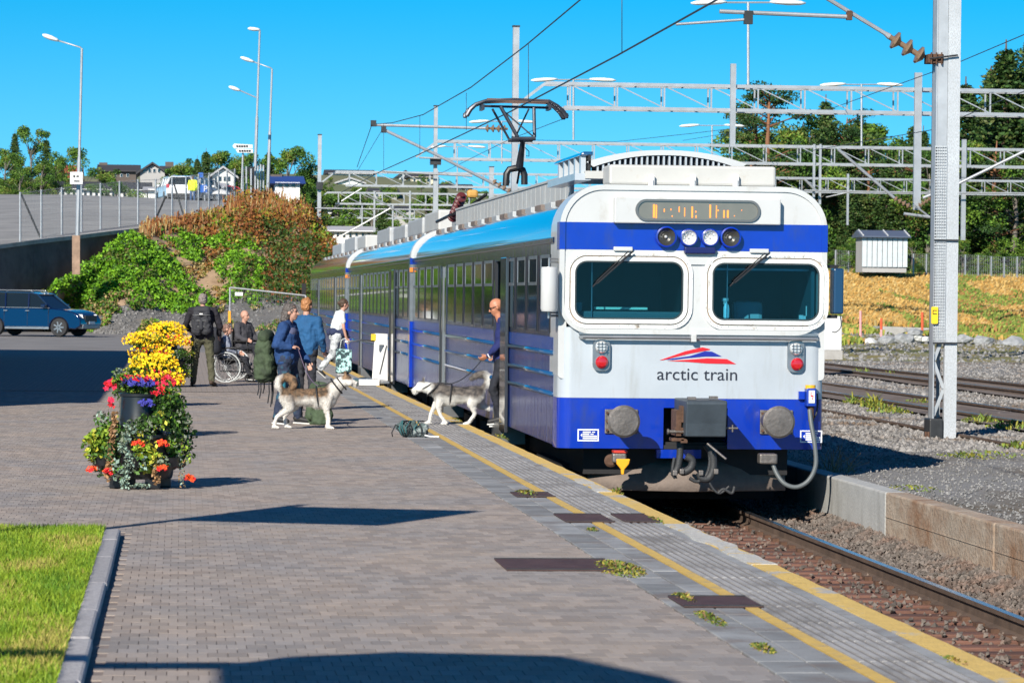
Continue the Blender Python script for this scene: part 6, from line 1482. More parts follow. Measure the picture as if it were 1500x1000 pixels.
def hand(mb, wr, d, side, curl=.6, s=1.):
    """palm and five fingers; d = direction of the fingers, side = thumb direction"""
    wr = Vector(wr); d = Vector(d).normalized(); th = Vector(side).normalized(); th = (th-d*th.dot(d)).normalized(); n_ = d.cross(th)
    pc = wr+d*.05*s; 
    for k_ in (-1, -.3, .4, 1): capsule(mb, wr+th*.012*k_*s, pc+d*.03*s+th*.024*k_*s, .017*s, .014*s, 8)
    for i, (k_, L_) in enumerate(((1.05, .066), (.38, .075), (-.32, .07), (-1.0, .054))):
        b = pc+d*.035*s+th*.026*k_*s; dd = (d*math.cos(curl*.6)+n_*math.sin(curl*.6)); e_ = b+dd*L_*.5*s; d2 = (d*math.cos(curl*1.8)+n_*math.sin(curl*1.8))
        capsule(mb, b, e_, .0098*s, .009*s, 7); capsule(mb, e_, e_+d2*L_*.5*s, .009*s, .0075*s, 7)
    t0 = wr+d*.02*s+th*.022*s; t1 = t0+(th*.8+d*.6+n_*.25).normalized()*.035*s; capsule(mb, t0, t1, .013*s, .011*s, 7); capsule(mb, t1, t1+(d*.9+n_*.35+th*.1).normalized()*.032*s, .0105*s, .009*s, 7)
def head(mb, c, f, s=1., up=Vector((0, 0, 1))):
    """c centre of the skull, f facing direction"""
    f = Vector(f).normalized(); up = (Vector(up)-f*f.dot(up)).normalized(); l = up.cross(f)
    M = Matrix((f, l, up)).transposed()
    q = lambda x, y, z: Vector(c)+M @ Vector((x, y, z))*s
    mb.ell(q(-.012, 0, .02), (.096*s, .075*s, .095*s), 16, 10, M=M); mb.ell(q(.022, 0, -.03), (.068*s, .06*s, .085*s), 14, 8, M=M)
    mb.ell(q(.045, 0, -.088), (.035*s, .034*s, .026*s), 10, 6, M=M)                            # chin
    capsule(mb, q(.075, 0, .012), q(.103, 0, -.026), .011*s, .015*s, 8)                           # nose
    for k_ in (-1, 1):
        mb.ell(q(-.008, .078*k_, -.01), (.022*s, .01*s, .033*s), 8, 6, M=M); mb.ell(q(.052, .035*k_, -.028), (.026*s, .022*s, .026*s), 8, 6, M=M); mb.ell(q(.07, .03*k_, .025), (.02*s, .026*s, .008*s), 8, 5, M=M)
    mb.ell(q(.078, 0, -.058), (.014*s, .024*s, .006*s), 8, 5, M=M); mb.ell(q(.076, 0, -.069), (.014*s, .021*s, .007*s), 8, 5, M=M)
    return q, M
def face_parts(parent, q, M, s=1., lips=None, glasses=False):
    mb = MB()
    for k_ in (-1, 1): mb.ell(q(.079, .03*k_, .004), (.008*s, .012*s, .006*s), 8, 5, M=M)
    put('eyes', mb, eye_m, parent, local=True, fix=False)['kind'] = 'stuff'
    mb = MB(); mb.ell(q(.089, 0, -.0635), (.006*s, .019*s, .0035*s), 8, 5, M=M); put('mouth', mb, mat('lips_red', (.30, .08, .06), .5) if 'lips_red' not in MATS else MATS['lips_red'], parent, local=True, fix=False)
    if glasses:
        mb = MB()
        for k_ in (-1, 1): mb.ell(q(.088, .032*k_, .006), (.008*s, .028*s, .018*s), 10, 6, M=M); capsule(mb, q(.085, .06*k_, .01), q(-.01, .083*k_, .01), .004, .004, 6)
        put('sunglasses', mb, black, parent, local=True, fix=False)
def person(label, loc, rot, J, top, bottom, hair, group=None, skin_=skin, sc_=1., sleeves=True, bulk=1., hand_curl=.6, face_dir=(1, 0, 0), lit=False, hairstyle='short', shoe=shoe_m, sole=sole_m, glasses=False, skirt=None, legbulk=1., shoulders=1., thumbs=None):
    """J: joints in metres: pelvis, chest, neck, head, shL elL wrL (haL) ... hipL knL anL toL ..."""
    t = thing('person', label, 'person', loc, group, rot); J = {k_: Vector(v)*sc_ for k_, v in J.items()}; s = sc_
    mb = MB(); q, M = head(mb, J['head'], face_dir, s*1.0)
    capsule(mb, J['neck']-Vector((0, 0, .06))*s, J['head']+Vector((-.01, 0, -.06))*s, .055*s, .05*s, 12)
    capsule(mb, J['pelvis'], J['chest'], .10*s, .10*s, 12, sq=1.2)
    for k_ in 'LR':
        capsule(mb, J['sh'+k_], J['el'+k_], .042*s, .036*s, 10); capsule(mb, J['el'+k_], J['wr'+k_], .036*s, .024*s, 10)
        hd = J.get('ha'+k_); d = (hd-J['wr'+k_]) if hd is not None else (J['wr'+k_]-J['el'+k_])
        th = (thumbs or {}).get(k_, Vector((1, 0, 0))); 
        if abs(d.normalized().dot(Vector(th))) > .9: th = Vector((0, 0, 1))
        hand(mb, J['wr'+k_], d, th, hand_curl, s)
        capsule(mb, J['hip'+k_], J['kn'+k_], .07*s, .045*s, 10); capsule(mb, J['kn'+k_], J['an'+k_], .045*s, .032*s, 10); capsule(mb, J['an'+k_], J['to'+k_], .032*s, .028*s, 8)
        capsule(mb, J['sh'+k_], J['chest'], .05*s, .08*s, 10)
    body = organic('body', mb, skin_, t, .0085, 3); face_parts(body, q, M, s, glasses=glasses)
    # top
    mb = MB(); b_ = bulk*s
    up = (J['neck']-J['pelvis'])
    mid = J['pelvis'].lerp(J['chest'], .45)
    capsule(mb, J['pelvis']+Vector((0, .05, 0))*b_, J['chest']+Vector((0, .06, 0))*b_, .135*b_, .125*b_, 14); capsule(mb, J['pelvis']-Vector((0, .05, 0))*b_, J['chest']-Vector((0, .06, 0))*b_, .135*b_, .125*b_, 14)
    capsule(mb, J['chest'], J['neck']-Vector((0, 0, .03))*s, .13*b_, .07*s, 12)
    for k_ in 'LR':
        capsule(mb, J['sh'+k_], J['chest']+Vector((0, 0, .04))*s, .07*b_, .11*b_, 12); capsule(mb, J['sh'+k_], J['neck']-Vector((0, 0, .02))*s, .065*b_, .055*s, 10)
        if sleeves: capsule(mb, J['sh'+k_], J['el'+k_], .068*b_, .056*b_, 12); capsule(mb, J['el'+k_], J['wr'+k_].lerp(J['el'+k_], .03), .056*b_, .038*b_, 12)
        else: capsule(mb, J['sh'+k_], J['sh'+k_].lerp(J['el'+k_], .55), .066*b_, .062*b_, 12)
    organic('jacket' if sleeves else 'shirt', mb, top, t, .012, 4, .045, .09)
    mb = MB()
    for k_ in 'LR':
        capsule(mb, J['hip'+k_], J['kn'+k_], .095*s*legbulk, .066*s*legbulk, 12); capsule(mb, J['kn'+k_], J['an'+k_]+Vector((0, 0, .03))*s, .066*s*legbulk, .052*s*legbulk, 12)
    capsule(mb, J['hipL'], J['hipR'], .11*s*legbulk, .11*s*legbulk, 12); capsule(mb, J['pelvis'], (J['hipL']+J['hipR'])/2, .12*s, .12*s, 12)
    organic('trousers', mb, bottom, t, .013, 4, .04, .07)
    for k_ in 'LR':
        a, b = J['an'+k_], J['to'+k_]; d = b-a; d.z = 0 if abs(d.z) < .09*s else d.z; mb = MB()
        capsule(mb, a-d.normalized()*.03*s, b, .045*s, .036*s, 10, sq=1); capsule(mb, a+Vector((0, 0, .05))*s, a, .045*s, .045*s, 10)
        sh = organic('shoe', mb, shoe, t, .01, 3)
        m2 = MB(); dn = d.normalized(); low = min(a.z, b.z)-.05*s
        m2.bar(Vector((a.x, a.y, a.z-.062*s))-dn*.07*s, Vector((b.x, b.y, b.z-.04*s))+dn*.035*s, .085*s, .02*s); put('sole', m2, sole, sh, bevel=.006, local=True)
    # hair
    if hairstyle != 'bald':
        mb = MB(); mb.ell(q(-.022, 0, .035), (.098*s, .083*s, .093*s), 16, 10, M=M)
        if hairstyle == 'short': mb.ell(q(-.05, 0, -.01), (.065*s, .078*s, .075*s), 12, 8, M=M)
        if hairstyle == 'bun': mb.ell(q(-.11, 0, .03), (.045*s, .045*s, .045*s), 10, 8, M=M); mb.ell(q(-.05, 0, -.005), (.06*s, .076*s, .06*s), 12, 8, M=M)
        if hairstyle == 'long':
            for (x, y, z, r) in ((-.06, .0, -.03, .085), (-.075, .04, -.09, .07), (-.075, -.04, -.09, .07), (-.085, 0, -.15, .06), (-.05, .075, -.07, .04), (-.05, -.075, -.07, .04), (-.07, -.05, -.15, .045)): mb.ell(q(x, y, z), (r*s, r*s, r*1.1*s), 10, 8, M=M)
        organic('hair', mb, hair, t, .008, 1, .035, .025)
    return t
def stand(h_el=0, **k):
    J = dict(pelvis=(0, 0, .95), chest=(0, 0, 1.27), neck=(0, 0, 1.46), head=(.03, 0, 1.61), shL=(0, .19, 1.40), elL=(-.02, .25, 1.12), wrL=(.04, .25, .88), shR=(0, -.19, 1.40), elR=(-.02, -.25, 1.12), wrR=(.04, -.25, .88),
             hipL=(0, .09, .90), knL=(.02, .10, .49), anL=(-.02, .11, .08), toL=(.13, .13, .045), hipR=(0, -.09, .90), knR=(.02, -.10, .49), anR=(-.02, -.11, .08), toR=(.13, -.13, .045))
    J.update(k); return J
# 1 woman in blue holding the leash, facing right
pw = G(420, 621)
c_blue = cloth('blue_jacket', (.010, .045, .15)); c_panel = cloth('grey_panel', (.10, .11, .20)); c_navy = cloth('navy_trousers', (.018, .028, .06), col2=(.02, .10, .15), thr=(.52, .6))
woman = person('grey haired woman in a blue jacket holding a dog lead and carrying the green backpack', (pw.x, pw.y, 0), rad(-18),
               stand(head=(.05, 0, 1.55), neck=(.01, 0, 1.42), chest=(0, 0, 1.22), pelvis=(-.01, 0, .93), shL=(0, .2, 1.34), shR=(0, -.2, 1.34), elR=(-.08, -.28, 1.10), wrR=(.10, -.22, 1.07), haR=(.18, -.17, 1.08), elL=(.06, .27, 1.06), wrL=(.24, .22, .86), haL=(.27, .2, .78),
                     anR=(-.1, -.12, .08), knR=(-.03, -.11, .48), toR=(.05, -.15, .045), anL=(.13, .12, .08), knL=(.08, .12, .49), toL=(.29, .14, .045)),
               c_blue, c_navy, hairm('grey', (.085, .072, .066)), bulk=1.18, hairstyle='long', legbulk=1.15)
mb = MB(); mb.ell((.058, -.06, 1.27), (.095, .13, .08), 14, 10); organic('jacket_panel', mb, c_panel, woman, .015, 2)
c_knee = cloth('teal_knee_patch', (.02, .17, .24)); mb = MB(); capsule(mb, (-.01, -.17, .60), (-.02, -.175, .38), .05, .045, 10); capsule(mb, (.08, -.0, .6), (.1, -.0, .4), .05, .04, 10); organic('trouser_patch', mb, c_knee, woman, .015, 2)
# 2 person behind her
q = P(447, 601, 52.5); person('person with short ginger hair in a blue jacket behind the woman, back turned', (q.x, 52.5, 0), rad(62),
       stand(elR=(0, -.27, 1.13), wrR=(.12, -.25, .93), haR=(.2, -.22, .88), head=(.03, 0, 1.62)), cloth('teal_blue_jacket', (.010, .075, .19)), cloth('dark_trousers', (.02, .022, .03)), hairm('ginger', (.36, .16, .06)), bulk=1.08)
# 3 woman walking to the lift
q = P(494, 553, 72.); wk = person('woman in a white T-shirt with hair in a bun striding towards the train lift', (q.x, 72, .02), rad(14),
       stand(pelvis=(-.04, 0, .93), chest=(.03, 0, 1.25), neck=(.08, 0, 1.43), head=(.14, 0, 1.57), shL=(.05, .17, 1.37), shR=(.05, -.17, 1.37), elR=(.06, -.24, 1.08), wrR=(.12, -.24, .86), elL=(.1, .22, 1.1), wrL=(.22, .18, .95),
             hipL=(-.03, .09, .89), knL=(.16, .1, .55), anL=(.10, .1, .14), toL=(.26, .1, .12), hipR=(-.05, -.09, .89), knR=(-.15, -.1, .50), anR=(-.42, -.1, .17), toR=(-.32, -.11, .07)),
       cloth('white_shirt', (.62, .66, .68)), cloth('pale_trousers', (.52, .55, .57), col2=(.1, .11, .13), thr=(.5, .62)), hairm('brown', (.06, .035, .02)), sleeves=False, hairstyle='bun', face_dir=(1, 0, -.05), legbulk=1.2)
mb = MB(); capsule(mb, (-.12, -.1, .98), (.1, -.12, .96), .1, .1, 12); capsule(mb, (-.13, .08, .98), (.1, .1, .96), .1, .1, 12); organic('jacket_round_waist', mb, cloth('navy_fleece', (.02, .03, .08)), wk, .014, 3, .02)
# 4 man in the train door
c_uni = cloth('uniform_navy', (.010, .018, .11)); c_blk = cloth('black_trousers', (.012, .014, .022))
man = person('bald man in sunglasses and navy jersey stepping from the train with a dog lead', (4.42, 46.35, -.0), rad(180),
       stand(head=(.10, 0, 1.62), neck=(.03, 0, 1.47), chest=(-.02, 0, 1.28), elL=(.05, .25, 1.13), wrL=(.22, .17, .96), haL=(.30, .14, .92), shR=(0, -.19, 1.39), elR=(-.02, -.25, 1.1), wrR=(.06, -.2, .98), haR=(.14, -.15, .94), knL=(.14, .1, .52), anL=(.04, .1, .12), toL=(.18, .1, .08), knR=(.02, -.1, .5)),
       c_uni, c_blk, hairm('none', (.1, .1, .1)), skin_=skin2, hairstyle='bald', face_dir=(1, .0, -.38), glasses=True, sc_=1.02)
put('cuff_stripe', MB().tube([(.195, .185, .985), (.205, .18, .978)], .047, 14), whitep, man, local=True)
# 5 man with black rucksack, back turned
q = G(296, 566); mrs = person('grey haired man in black top and olive trousers with a dark rucksack, back turned', (q.x, q.y, 0), rad(84),
       stand(pelvis=(0, 0, .98), chest=(0, 0, 1.32), neck=(0, 0, 1.52), head=(.02, 0, 1.67), shL=(0, .22, 1.46), shR=(0, -.22, 1.46), elL=(.02, .33, 1.2), wrL=(.2, .27, 1.08), elR=(.02, -.33, 1.18), wrR=(.16, -.30, 1.0), hipL=(0, .11, .93), hipR=(0, -.11, .93), knL=(.02, .15, .5), knR=(.02, -.16, .5), anL=(-.01, .17, .08), anR=(-.01, -.19, .08), toL=(.12, .21, .045), toR=(.12, -.24, .045)),
       cloth('black_top', (.012, .011, .018)), cloth('olive_trousers', (.075, .075, .045)), hairm('grey_short', (.2, .17, .16)), bulk=1.14, legbulk=1.12, sole=shoe_m, shoe=mat('boot_brown', (.05, .03, .02), .7))
# 6 seated people with wheelchairs
def seated(zs, lean=0., **k):
    J = dict(pelvis=(0, 0, zs+.1), chest=(-.03+lean, 0, zs+.42), neck=(-.02+lean, 0, zs+.60), head=(.02+lean, 0, zs+.75), shL=(-.02+lean, .18, zs+.54), shR=(-.02+lean, -.18, zs+.54), elL=(.05, .24, zs+.3), wrL=(.26, .18, zs+.24), elR=(.05, -.24, zs+.3), wrR=(.26, -.18, zs+.24),
             hipL=(.02, .09, zs+.08), hipR=(.02, -.09, zs+.08), knL=(.42, .11, zs+.1), knR=(.42, -.11, zs+.1), anL=(.5, .11, zs-.28), anR=(.5, -.11, zs-.28), toL=(.63, .12, zs-.31), toR=(.63, -.12, zs-.31))
    J.update(k); return J
def wheelchair(label, loc, rot, zs, rb=.30):
    t = thing('wheelchair', label, 'wheelchair', loc, None, rot)
    for s in (-1, 1):
        y = s*.29; w_ = MB(); pts = [(math.cos(a*.2618)*rb, y, rb+math.sin(a*.2618)*rb) for a in range(25)]; w_.tube(pts, .016, 6, cap=False); wh = put('wheel', w_, rubber if False else mat('wheel_rim_grey', (.42, .45, .46), .5) if 'wheel_rim_grey' not in MATS else MATS['wheel_rim_grey'], t, local=True, smooth=True)
        w_ = MB(); w_.tube([(math.cos(a*.2618)*rb*.84, y+s*.03, rb+math.sin(a*.2618)*rb*.84) for a in range(25)], .008, 5, cap=False); put('hand_rim', w_, alu, wh, local=True, smooth=True)
        w_ = MB()
        for a in range(14): an = a*math.pi/7; w_.cyl((0, y, rb), (math.cos(an)*rb, y, rb+math.sin(an)*rb), .0045, 4)
        w_.cyl((0, y-.03, rb), (0, y+.03, rb), .035, 10); put('spokes', w_, alu, wh, local=True)
        w_ = MB(); w_.tube([(.48+math.cos(a*.5236)*.09, s*.2, .09+math.sin(a*.5236)*.09) for a in range(13)], .018, 6, cap=False); put('castor', w_, rubber, t, local=True, smooth=True)
        w_ = MB(); w_.tube([(-.25, s*.24, zs+.62), (-.17, s*.24, zs+.6), (-.15, s*.24, zs), (-.12, s*.24, .22), (.42, s*.22, .2)], .012, 6); w_.tube([(-.15, s*.24, zs), (.36, s*.24, zs-.02), (.52, s*.2, .18), (.62, s*.16, .12)], .012, 6); w_.tube([(-.15, s*.25, zs+.22), (.2, s*.25, zs+.22), (.24, s*.25, zs)], .012, 6); put('frame', w_, dsteel, t, local=True, smooth=True)
        put('armrest', MB().box(-.12, .22, s*.25-.025, s*.25+.025, zs+.22, zs+.25), black, t, local=True, bevel=.008); put('footplate', MB().box(.55, .72, s*.11-.06, s*.11+.06, .1, .12), dsteel, t, local=True)
    put('seat', MB().box(-.16, .3, -.22, .22, zs-.02, zs+.03), black, t, local=True, bevel=.01); put('backrest', MB().box(-.19, -.15, -.22, .22, zs, zs+.5), black, t, local=True, bevel=.01)
    return t
q = P(333, 558, 69.2); wheelchair('wheelchair with pale spoked wheels carrying the woman in the light jacket', (q.x, 69.2, 0), rad(-8), .46)
person('woman with grey brown hair seated in the wheelchair in a pale patterned jacket', (q.x-.02, 69.2, .0), rad(-4), seated(.40), cloth('pale_pattern', (.30, .34, .42), col2=(.14, .16, .22), thr=(.45, .6)), c_blk, hairm('greybrown', (.17, .10, .08)), sc_=.93, hairstyle='short', bulk=1.05)
q2 = P(357, 556, 72); wheelchair('second wheelchair, half hidden, carrying the bald man in the dark cardigan', (q2.x, 72, 0), rad(-30), .56)
person('nearly bald man in a dark grey cardigan seated behind the woman in the wheelchair', (q2.x, 72, .0), rad(-45), seated(.58), cloth('dark_cardigan', (.045, .045, .055)), c_blk, hairm('none2', (.3, .25, .2)), hairstyle='bald', bulk=1.15, sc_=1.0, face_dir=(1, .2, -.1))
# 7 person in yellow up on the road
q = P(282, 299, 216); person('person in a long yellow high visibility coat walking away on the upper road', (q.x, 216, q.z), rad(95), stand(), mat('hi_vis_yellow', (.80, .95, .02), .7, emit=None), cloth('blue_jeans', (.03, .08, .2)), hairm('brown2', (.1, .06, .04)), bulk=1.25, sc_=1.03)

# ---------------------------------------------------------------- dogs
def dogmat(name, base, back, under, zlo, xa, xb, seed=0, mask=None):
    m = mat(name, base, .85); t = m.node_tree; n = t.nodes.new; L = t.links.new; bs = t.nodes['Principled BSDF']
    tc_ = n('ShaderNodeTexCoord'); sp = n('ShaderNodeSeparateXYZ'); L(tc_.outputs['Object'], sp.inputs[0])
    nz = n('ShaderNodeTexNoise'); nz.inputs['Scale'].default_value = 7; nz.inputs['Detail'].default_value = 5; L(tc_.outputs['Object'], nz.inputs[0])
    nz2 = n('ShaderNodeTexNoise'); nz2.inputs['Scale'].default_value = 17; nz2.inputs['Detail'].default_value = 4; L(tc_.outputs['Object'], nz2.inputs[0])
    def ramp(src, lo, hi, w_=.18):
        a = n('ShaderNodeMath'); a.operation = 'MULTIPLY_ADD'; a.inputs[1].default_value = w_; L(nz.outputs[0], a.inputs[0]); L(src, a.inputs[2])
        mr = n('ShaderNodeMapRange'); mr.inputs[1].default_value = lo+w_*.5; mr.inputs[2].default_value = hi+w_*.5; L(a.outputs[0], mr.inputs[0]); return mr.outputs[0]
    zz = ramp(sp.outputs[2], zlo-.03, zlo+.06); x0 = ramp(sp.outputs[0], xa-.03, xa+.03); x1 = ramp(sp.outputs[0], xb+.03, xb-.03)
    def mul(a, b): k_ = n('ShaderNodeMath'); k_.operation = 'MULTIPLY'; L(a, k_.inputs[0]); L(b, k_.inputs[1]); return k_.outputs[0]
    msk = mul(mul(zz, x0), x1)
    if mask:                                  # head cap: (x from, x to, z from)
        a = mul(mul(ramp(sp.outputs[0], mask[0]-.02, mask[0]+.02, .05), ramp(sp.outputs[0], mask[1]+.02, mask[1]-.02, .05)), ramp(sp.outputs[2], mask[2]-.012, mask[2]+.012, .05))
        k_ = n('ShaderNodeMath'); k_.operation = 'MAXIMUM'; L(msk, k_.inputs[0]); L(a, k_.inputs[1]); msk = k_.outputs[0]
    c1_ = n('ShaderNodeMix'); c1_.data_type = 'RGBA'; c1_.inputs[6].default_value = (*back, 1); c1_.inputs[7].default_value = (*under, 1); mr = n('ShaderNodeMapRange'); mr.inputs[1].default_value = .38; mr.inputs[2].default_value = .62; L(nz2.outputs[0], mr.inputs[0]); L(mr.outputs[0], c1_.inputs[0])
    c2 = n('ShaderNodeMix'); c2.data_type = 'RGBA'; c2.inputs[6].default_value = (*base, 1); L(c1_.outputs[2], c2.inputs[7]); L(msk, c2.inputs[0]); L(c2.outputs[2], bs.inputs['Base Color'])
    return m
def fur(parent, src, m, n=14000, ln=.03, seed=1, cond=None):
    dg = bpy.context.evaluated_depsgraph_get(); ev = src.evaluated_get(dg); me = ev.to_mesh(); rr = random.Random(seed)
    ps = [(p.center.copy(), p.normal.copy()) for p in me.polygons]; ev.to_mesh_clear(); vs = []; fs = []
    for _ in range(n):
        c, nn = rr.choice(ps)
        k_ = ln*(cond(c) if cond else 1)*rr.uniform(.6, 1.3)
        d = (nn*.55+Vector((-.75, 0, -.35))+Vector((rr.gauss(0, .2), rr.gauss(0, .2), rr.gauss(0, .2)))).normalized(); s_ = d.cross(nn+Vector((0, .01, 0))).normalized()*.0019; c = c+Vector((rr.uniform(-.006, .006), rr.uniform(-.006, .006), rr.uniform(-.006, .006)))
        o = len(vs); vs += [c-s_, c+s_, c+d*k_]; fs.append((o, o+1, o+2))
    o = mk('fur', vs, fs, m, parent, local=True); o['kind'] = 'stuff'; return o
def dog(label, loc, rot, m, J, noses, group=None, tailr=.045, eyec=(.02, .015, .01), s=1.):
    t = thing('dog', label, 'dog', loc, group, rot); mb = MB(); g = lambda k_: Vector(J[k_])
    capsule(mb, g('chest'), g('belly'), .135, .11, 16); capsule(mb, g('belly'), g('rump'), .11, .115, 16); capsule(mb, g('chest')+Vector((.02, 0, -.03)), g('chest')+Vector((-.1, 0, -.05)), .12, .11, 14)
    capsule(mb, g('chest')+Vector((.06, 0, .05)), g('neck'), .115, .085, 14); capsule(mb, g('neck'), g('skull'), .085, .078, 14)
    sk, mz = g('skull'), g('muzzle'); f = (mz-sk).normalized(); mb.ell(sk, (.09, .078, .078), 14, 10); capsule(mb, sk.lerp(mz, .35), sk.lerp(mz, .9)-Vector((0, 0, .0)), .05, .031, 12); capsule(mb, sk.lerp(mz, .45)-Vector((0, 0, .035)), sk.lerp(mz, .9)-Vector((0, 0, .042)), .026, .016, 10)
    for k_ in (-1, 1):
        mb.ell(sk.lerp(mz, .3)+Vector((0, .045*k_, -.02)), (.05, .03, .04), 10, 8)
        b = sk+Vector((-.01, .045*k_, .055)); capsule(mb, b, b+Vector((.0, .012*k_, .075)), .031, .008, 8, sq=.5)
    for nm, rs in (('FL', 1), ('FR', 1)):
        a, b, c, d = [Vector(v) for v in J[nm]]; capsule(mb, a, b, .06, .036, 12); capsule(mb, b, c, .034, .024, 10); capsule(mb, c, d, .024, .024, 10); capsule(mb, d+Vector((0, 0, .0)), d+Vector((.05, 0, -.008)), .027, .023, 10)
        for y in (-.016, 0, .016): mb.ell(d+Vector((.065, y, -.012)), (.018, .011, .014), 8, 6)
    for nm in ('BL', 'BR'):
        a, b, c, d = [Vector(v) for v in J[nm]]; capsule(mb, a, b, .10, .055, 12); capsule(mb, b, c, .05, .026, 10); capsule(mb, c, d, .025, .023, 10); capsule(mb, d, d+Vector((.05, 0, -.008)), .026, .022, 10)
        for y in (-.016, 0, .016): mb.ell(d+Vector((.065, y, -.012)), (.018, .011, .014), 8, 6)
    T = [Vector(v) for v in J['tail']]
    for i in range(len(T)-1):
        k_ = lambda u: tailr*(.7+.55*math.sin(math.pi*min(1, u*1.05))) ; capsule(mb, T[i], T[i+1], k_(i/(len(T)-1)), k_((i+1)/(len(T)-1)), 10)
    body = organic('body', mb, m, t, .011, 3)
    bpy.context.view_layer.update()
    fur(body, body, m, 30000, .028, int(loc[0]*7)+3, cond=lambda c: .35 if (c.z < .22 or (c-sk).length < .12) else 1.)
    mb = MB(); mb.ell(sk.lerp(mz, 1.0)+Vector((.004, 0, .004)), (.018, .018, .014), 10, 6); put('nose', mb, black, body, local=True, smooth=True, fix=False)
    for k_ in (-1, 1): mb = MB(); mb.ell(sk+f*.066+Vector((0, .036*k_, .018)), (.011, .008, .01), 8, 6); put('eye', mb, eye_m, body, local=True, smooth=True, fix=False)
    return t, g
harn = mat('harness_black', (.015, .016, .02), .7)
dmA = dogmat('dog_coat_brown_white', (.72, .69, .64), (.30, .185, .105), (.09, .065, .045), .40, -.42, .22, mask=(.40, .53, .66))
pd = G(456, 628)
JA = dict(chest=(.20, 0, .425), belly=(-.08, 0, .42), rump=(-.30, 0, .435), neck=(.36, 0, .60), skull=(.46, 0, .655), muzzle=(.60, 0, .612),
          FL=((.24, .09, .44), (.20, .09, .27), (.22, .09, .12), (.21, .09, .028)), FR=((.24, -.09, .44), (.21, -.09, .27), (.24, -.09, .12), (.23, -.09, .028)),
          BL=((-.30, .08, .42), (-.22, .09, .30), (-.36, .09, .17), (-.34, .09, .028)), BR=((-.32, -.08, .42), (-.28, -.09, .28), (-.46, -.09, .16), (-.50, -.09, .028)),
          tail=((-.38, 0, .50), (-.44, 0, .58), (-.42, 0, .66), (-.33, -.02, .695), (-.25, -.04, .66), (-.23, -.06, .58), (-.27, -.07, .53)))
dA, gA = dog('brown and white husky type dog with curled tail standing before the woman', (pd.x, pd.y, 0), rad(-4), dmA, JA, None)
def ring(pts, r, m, parent, name='harness'): return put(name, MB().tube(pts+[pts[0]], r, 6, cap=False), m, parent, local=True, smooth=True)
def loop(c, n1, n2, ra, rb, k=20): c = Vector(c); n1 = Vector(n1).normalized(); n2 = Vector(n2).normalized(); return [c+n1*ra*math.cos(i*2*math.pi/k)+n2*rb*math.sin(i*2*math.pi/k) for i in range(k)]
hA = ring(loop((.08, 0, .425), (0, 1, 0), (-.15, 0, 1), .14, .145), .011, harn, dA); ring(loop((.33, 0, .575), (0, 1, 0), (-.6, 0, .75), .112, .118), .012, harn, dA); ring(loop((.40, 0, .61), (0, 1, 0), (-.6, 0, .75), .098, .10), .009, harn, dA, 'collar')
put('harness', MB().tube([(.08, .0, .575), (.2, 0, .595), (.28, 0, .65)], .012, 6), harn, dA, local=True)
dmB = dogmat('dog_coat_grey_husky', (.66, .65, .62), (.19, .165, .145), (.06, .055, .055), .37, -.40, .34, mask=(.44, .60, .585))
pb_ = G(668, 622)
JB = dict(chest=(.18, 0, .42), belly=(-.08, 0, .415), rump=(-.28, 0, .435), neck=(.36, 0, .50), skull=(.475, 0, .535), muzzle=(.615, 0, .47),
          FL=((.22, .09, .42), (.26, .09, .26), (.22, .09, .13), (.14, .09, .028)), FR=((.22, -.09, .42), (.30, -.09, .27), (.36, -.09, .13), (.37, -.09, .028)),
          BL=((-.28, .08, .42), (-.20, .09, .30), (-.26, .09, .16), (-.17, .09, .03)), BR=((-.30, -.08, .42), (-.34, -.09, .27), (-.52, -.09, .20), (-.58, -.09, .07)),
          tail=((-.37, 0, .52), (-.42, 0, .60), (-.36, .0, .67), (-.26, .02, .68), (-.18, .03, .64)))
JB['tail'] = ((-.34, 0, .49), (-.43, 0, .58), (-.45, 0, .66), (-.38, .0, .71), (-.28, .02, .70), (-.20, .03, .65))
dB, gB = dog('grey and white husky in black harness walking off the train to the left', (pb_.x, pb_.y, 0), rad(176), dmB, JB, None)
ring(loop((.08, 0, .42), (0, 1, 0), (-.1, 0, 1), .14, .145), .011, harn, dB); ring(loop((.32, 0, .49), (0, 1, 0), (-.7, 0, .7), .115, .12), .012, harn, dB); ring(loop((.42, 0, .53), (0, 1, 0), (-.85, 0, .5), .09, .09), .008, harn, dB, 'collar'); put('harness', MB().tube([(.08, 0, .57), (.2, 0, .58), (.27, 0, .58)], .012, 6), harn, dB, local=True)
# leads
def world(t, v): return Vector(t.location)+Matrix.Rotation(t.rotation_euler.z, 3, 'Z') @ Vector(v)
def lead(label, a, b, sag=.12, m=harn, r=.006):
    a, b = Vector(a), Vector(b); pts = [a.lerp(b, i/12)-Vector((0, 0, sag*math.sin(math.pi*i/12))) for i in range(13)]
    o = put('dog_lead', MB().tube(pts, r, 5), m, smooth=True, fix=False); return tag(o, label, 'dog lead')
lead('dark lead from the hand of the woman in blue to the brown and white dog', world(woman, (.20, -.17, 1.06)), world(dA, (.08, 0, .575)), .10, mat('lead_mauve', (.14, .10, .16), .7))
lead('dark lead from the bald man to the grey husky', world(man, (.30, .14, .93)), world(dB, (.08, 0, .57)), .06)

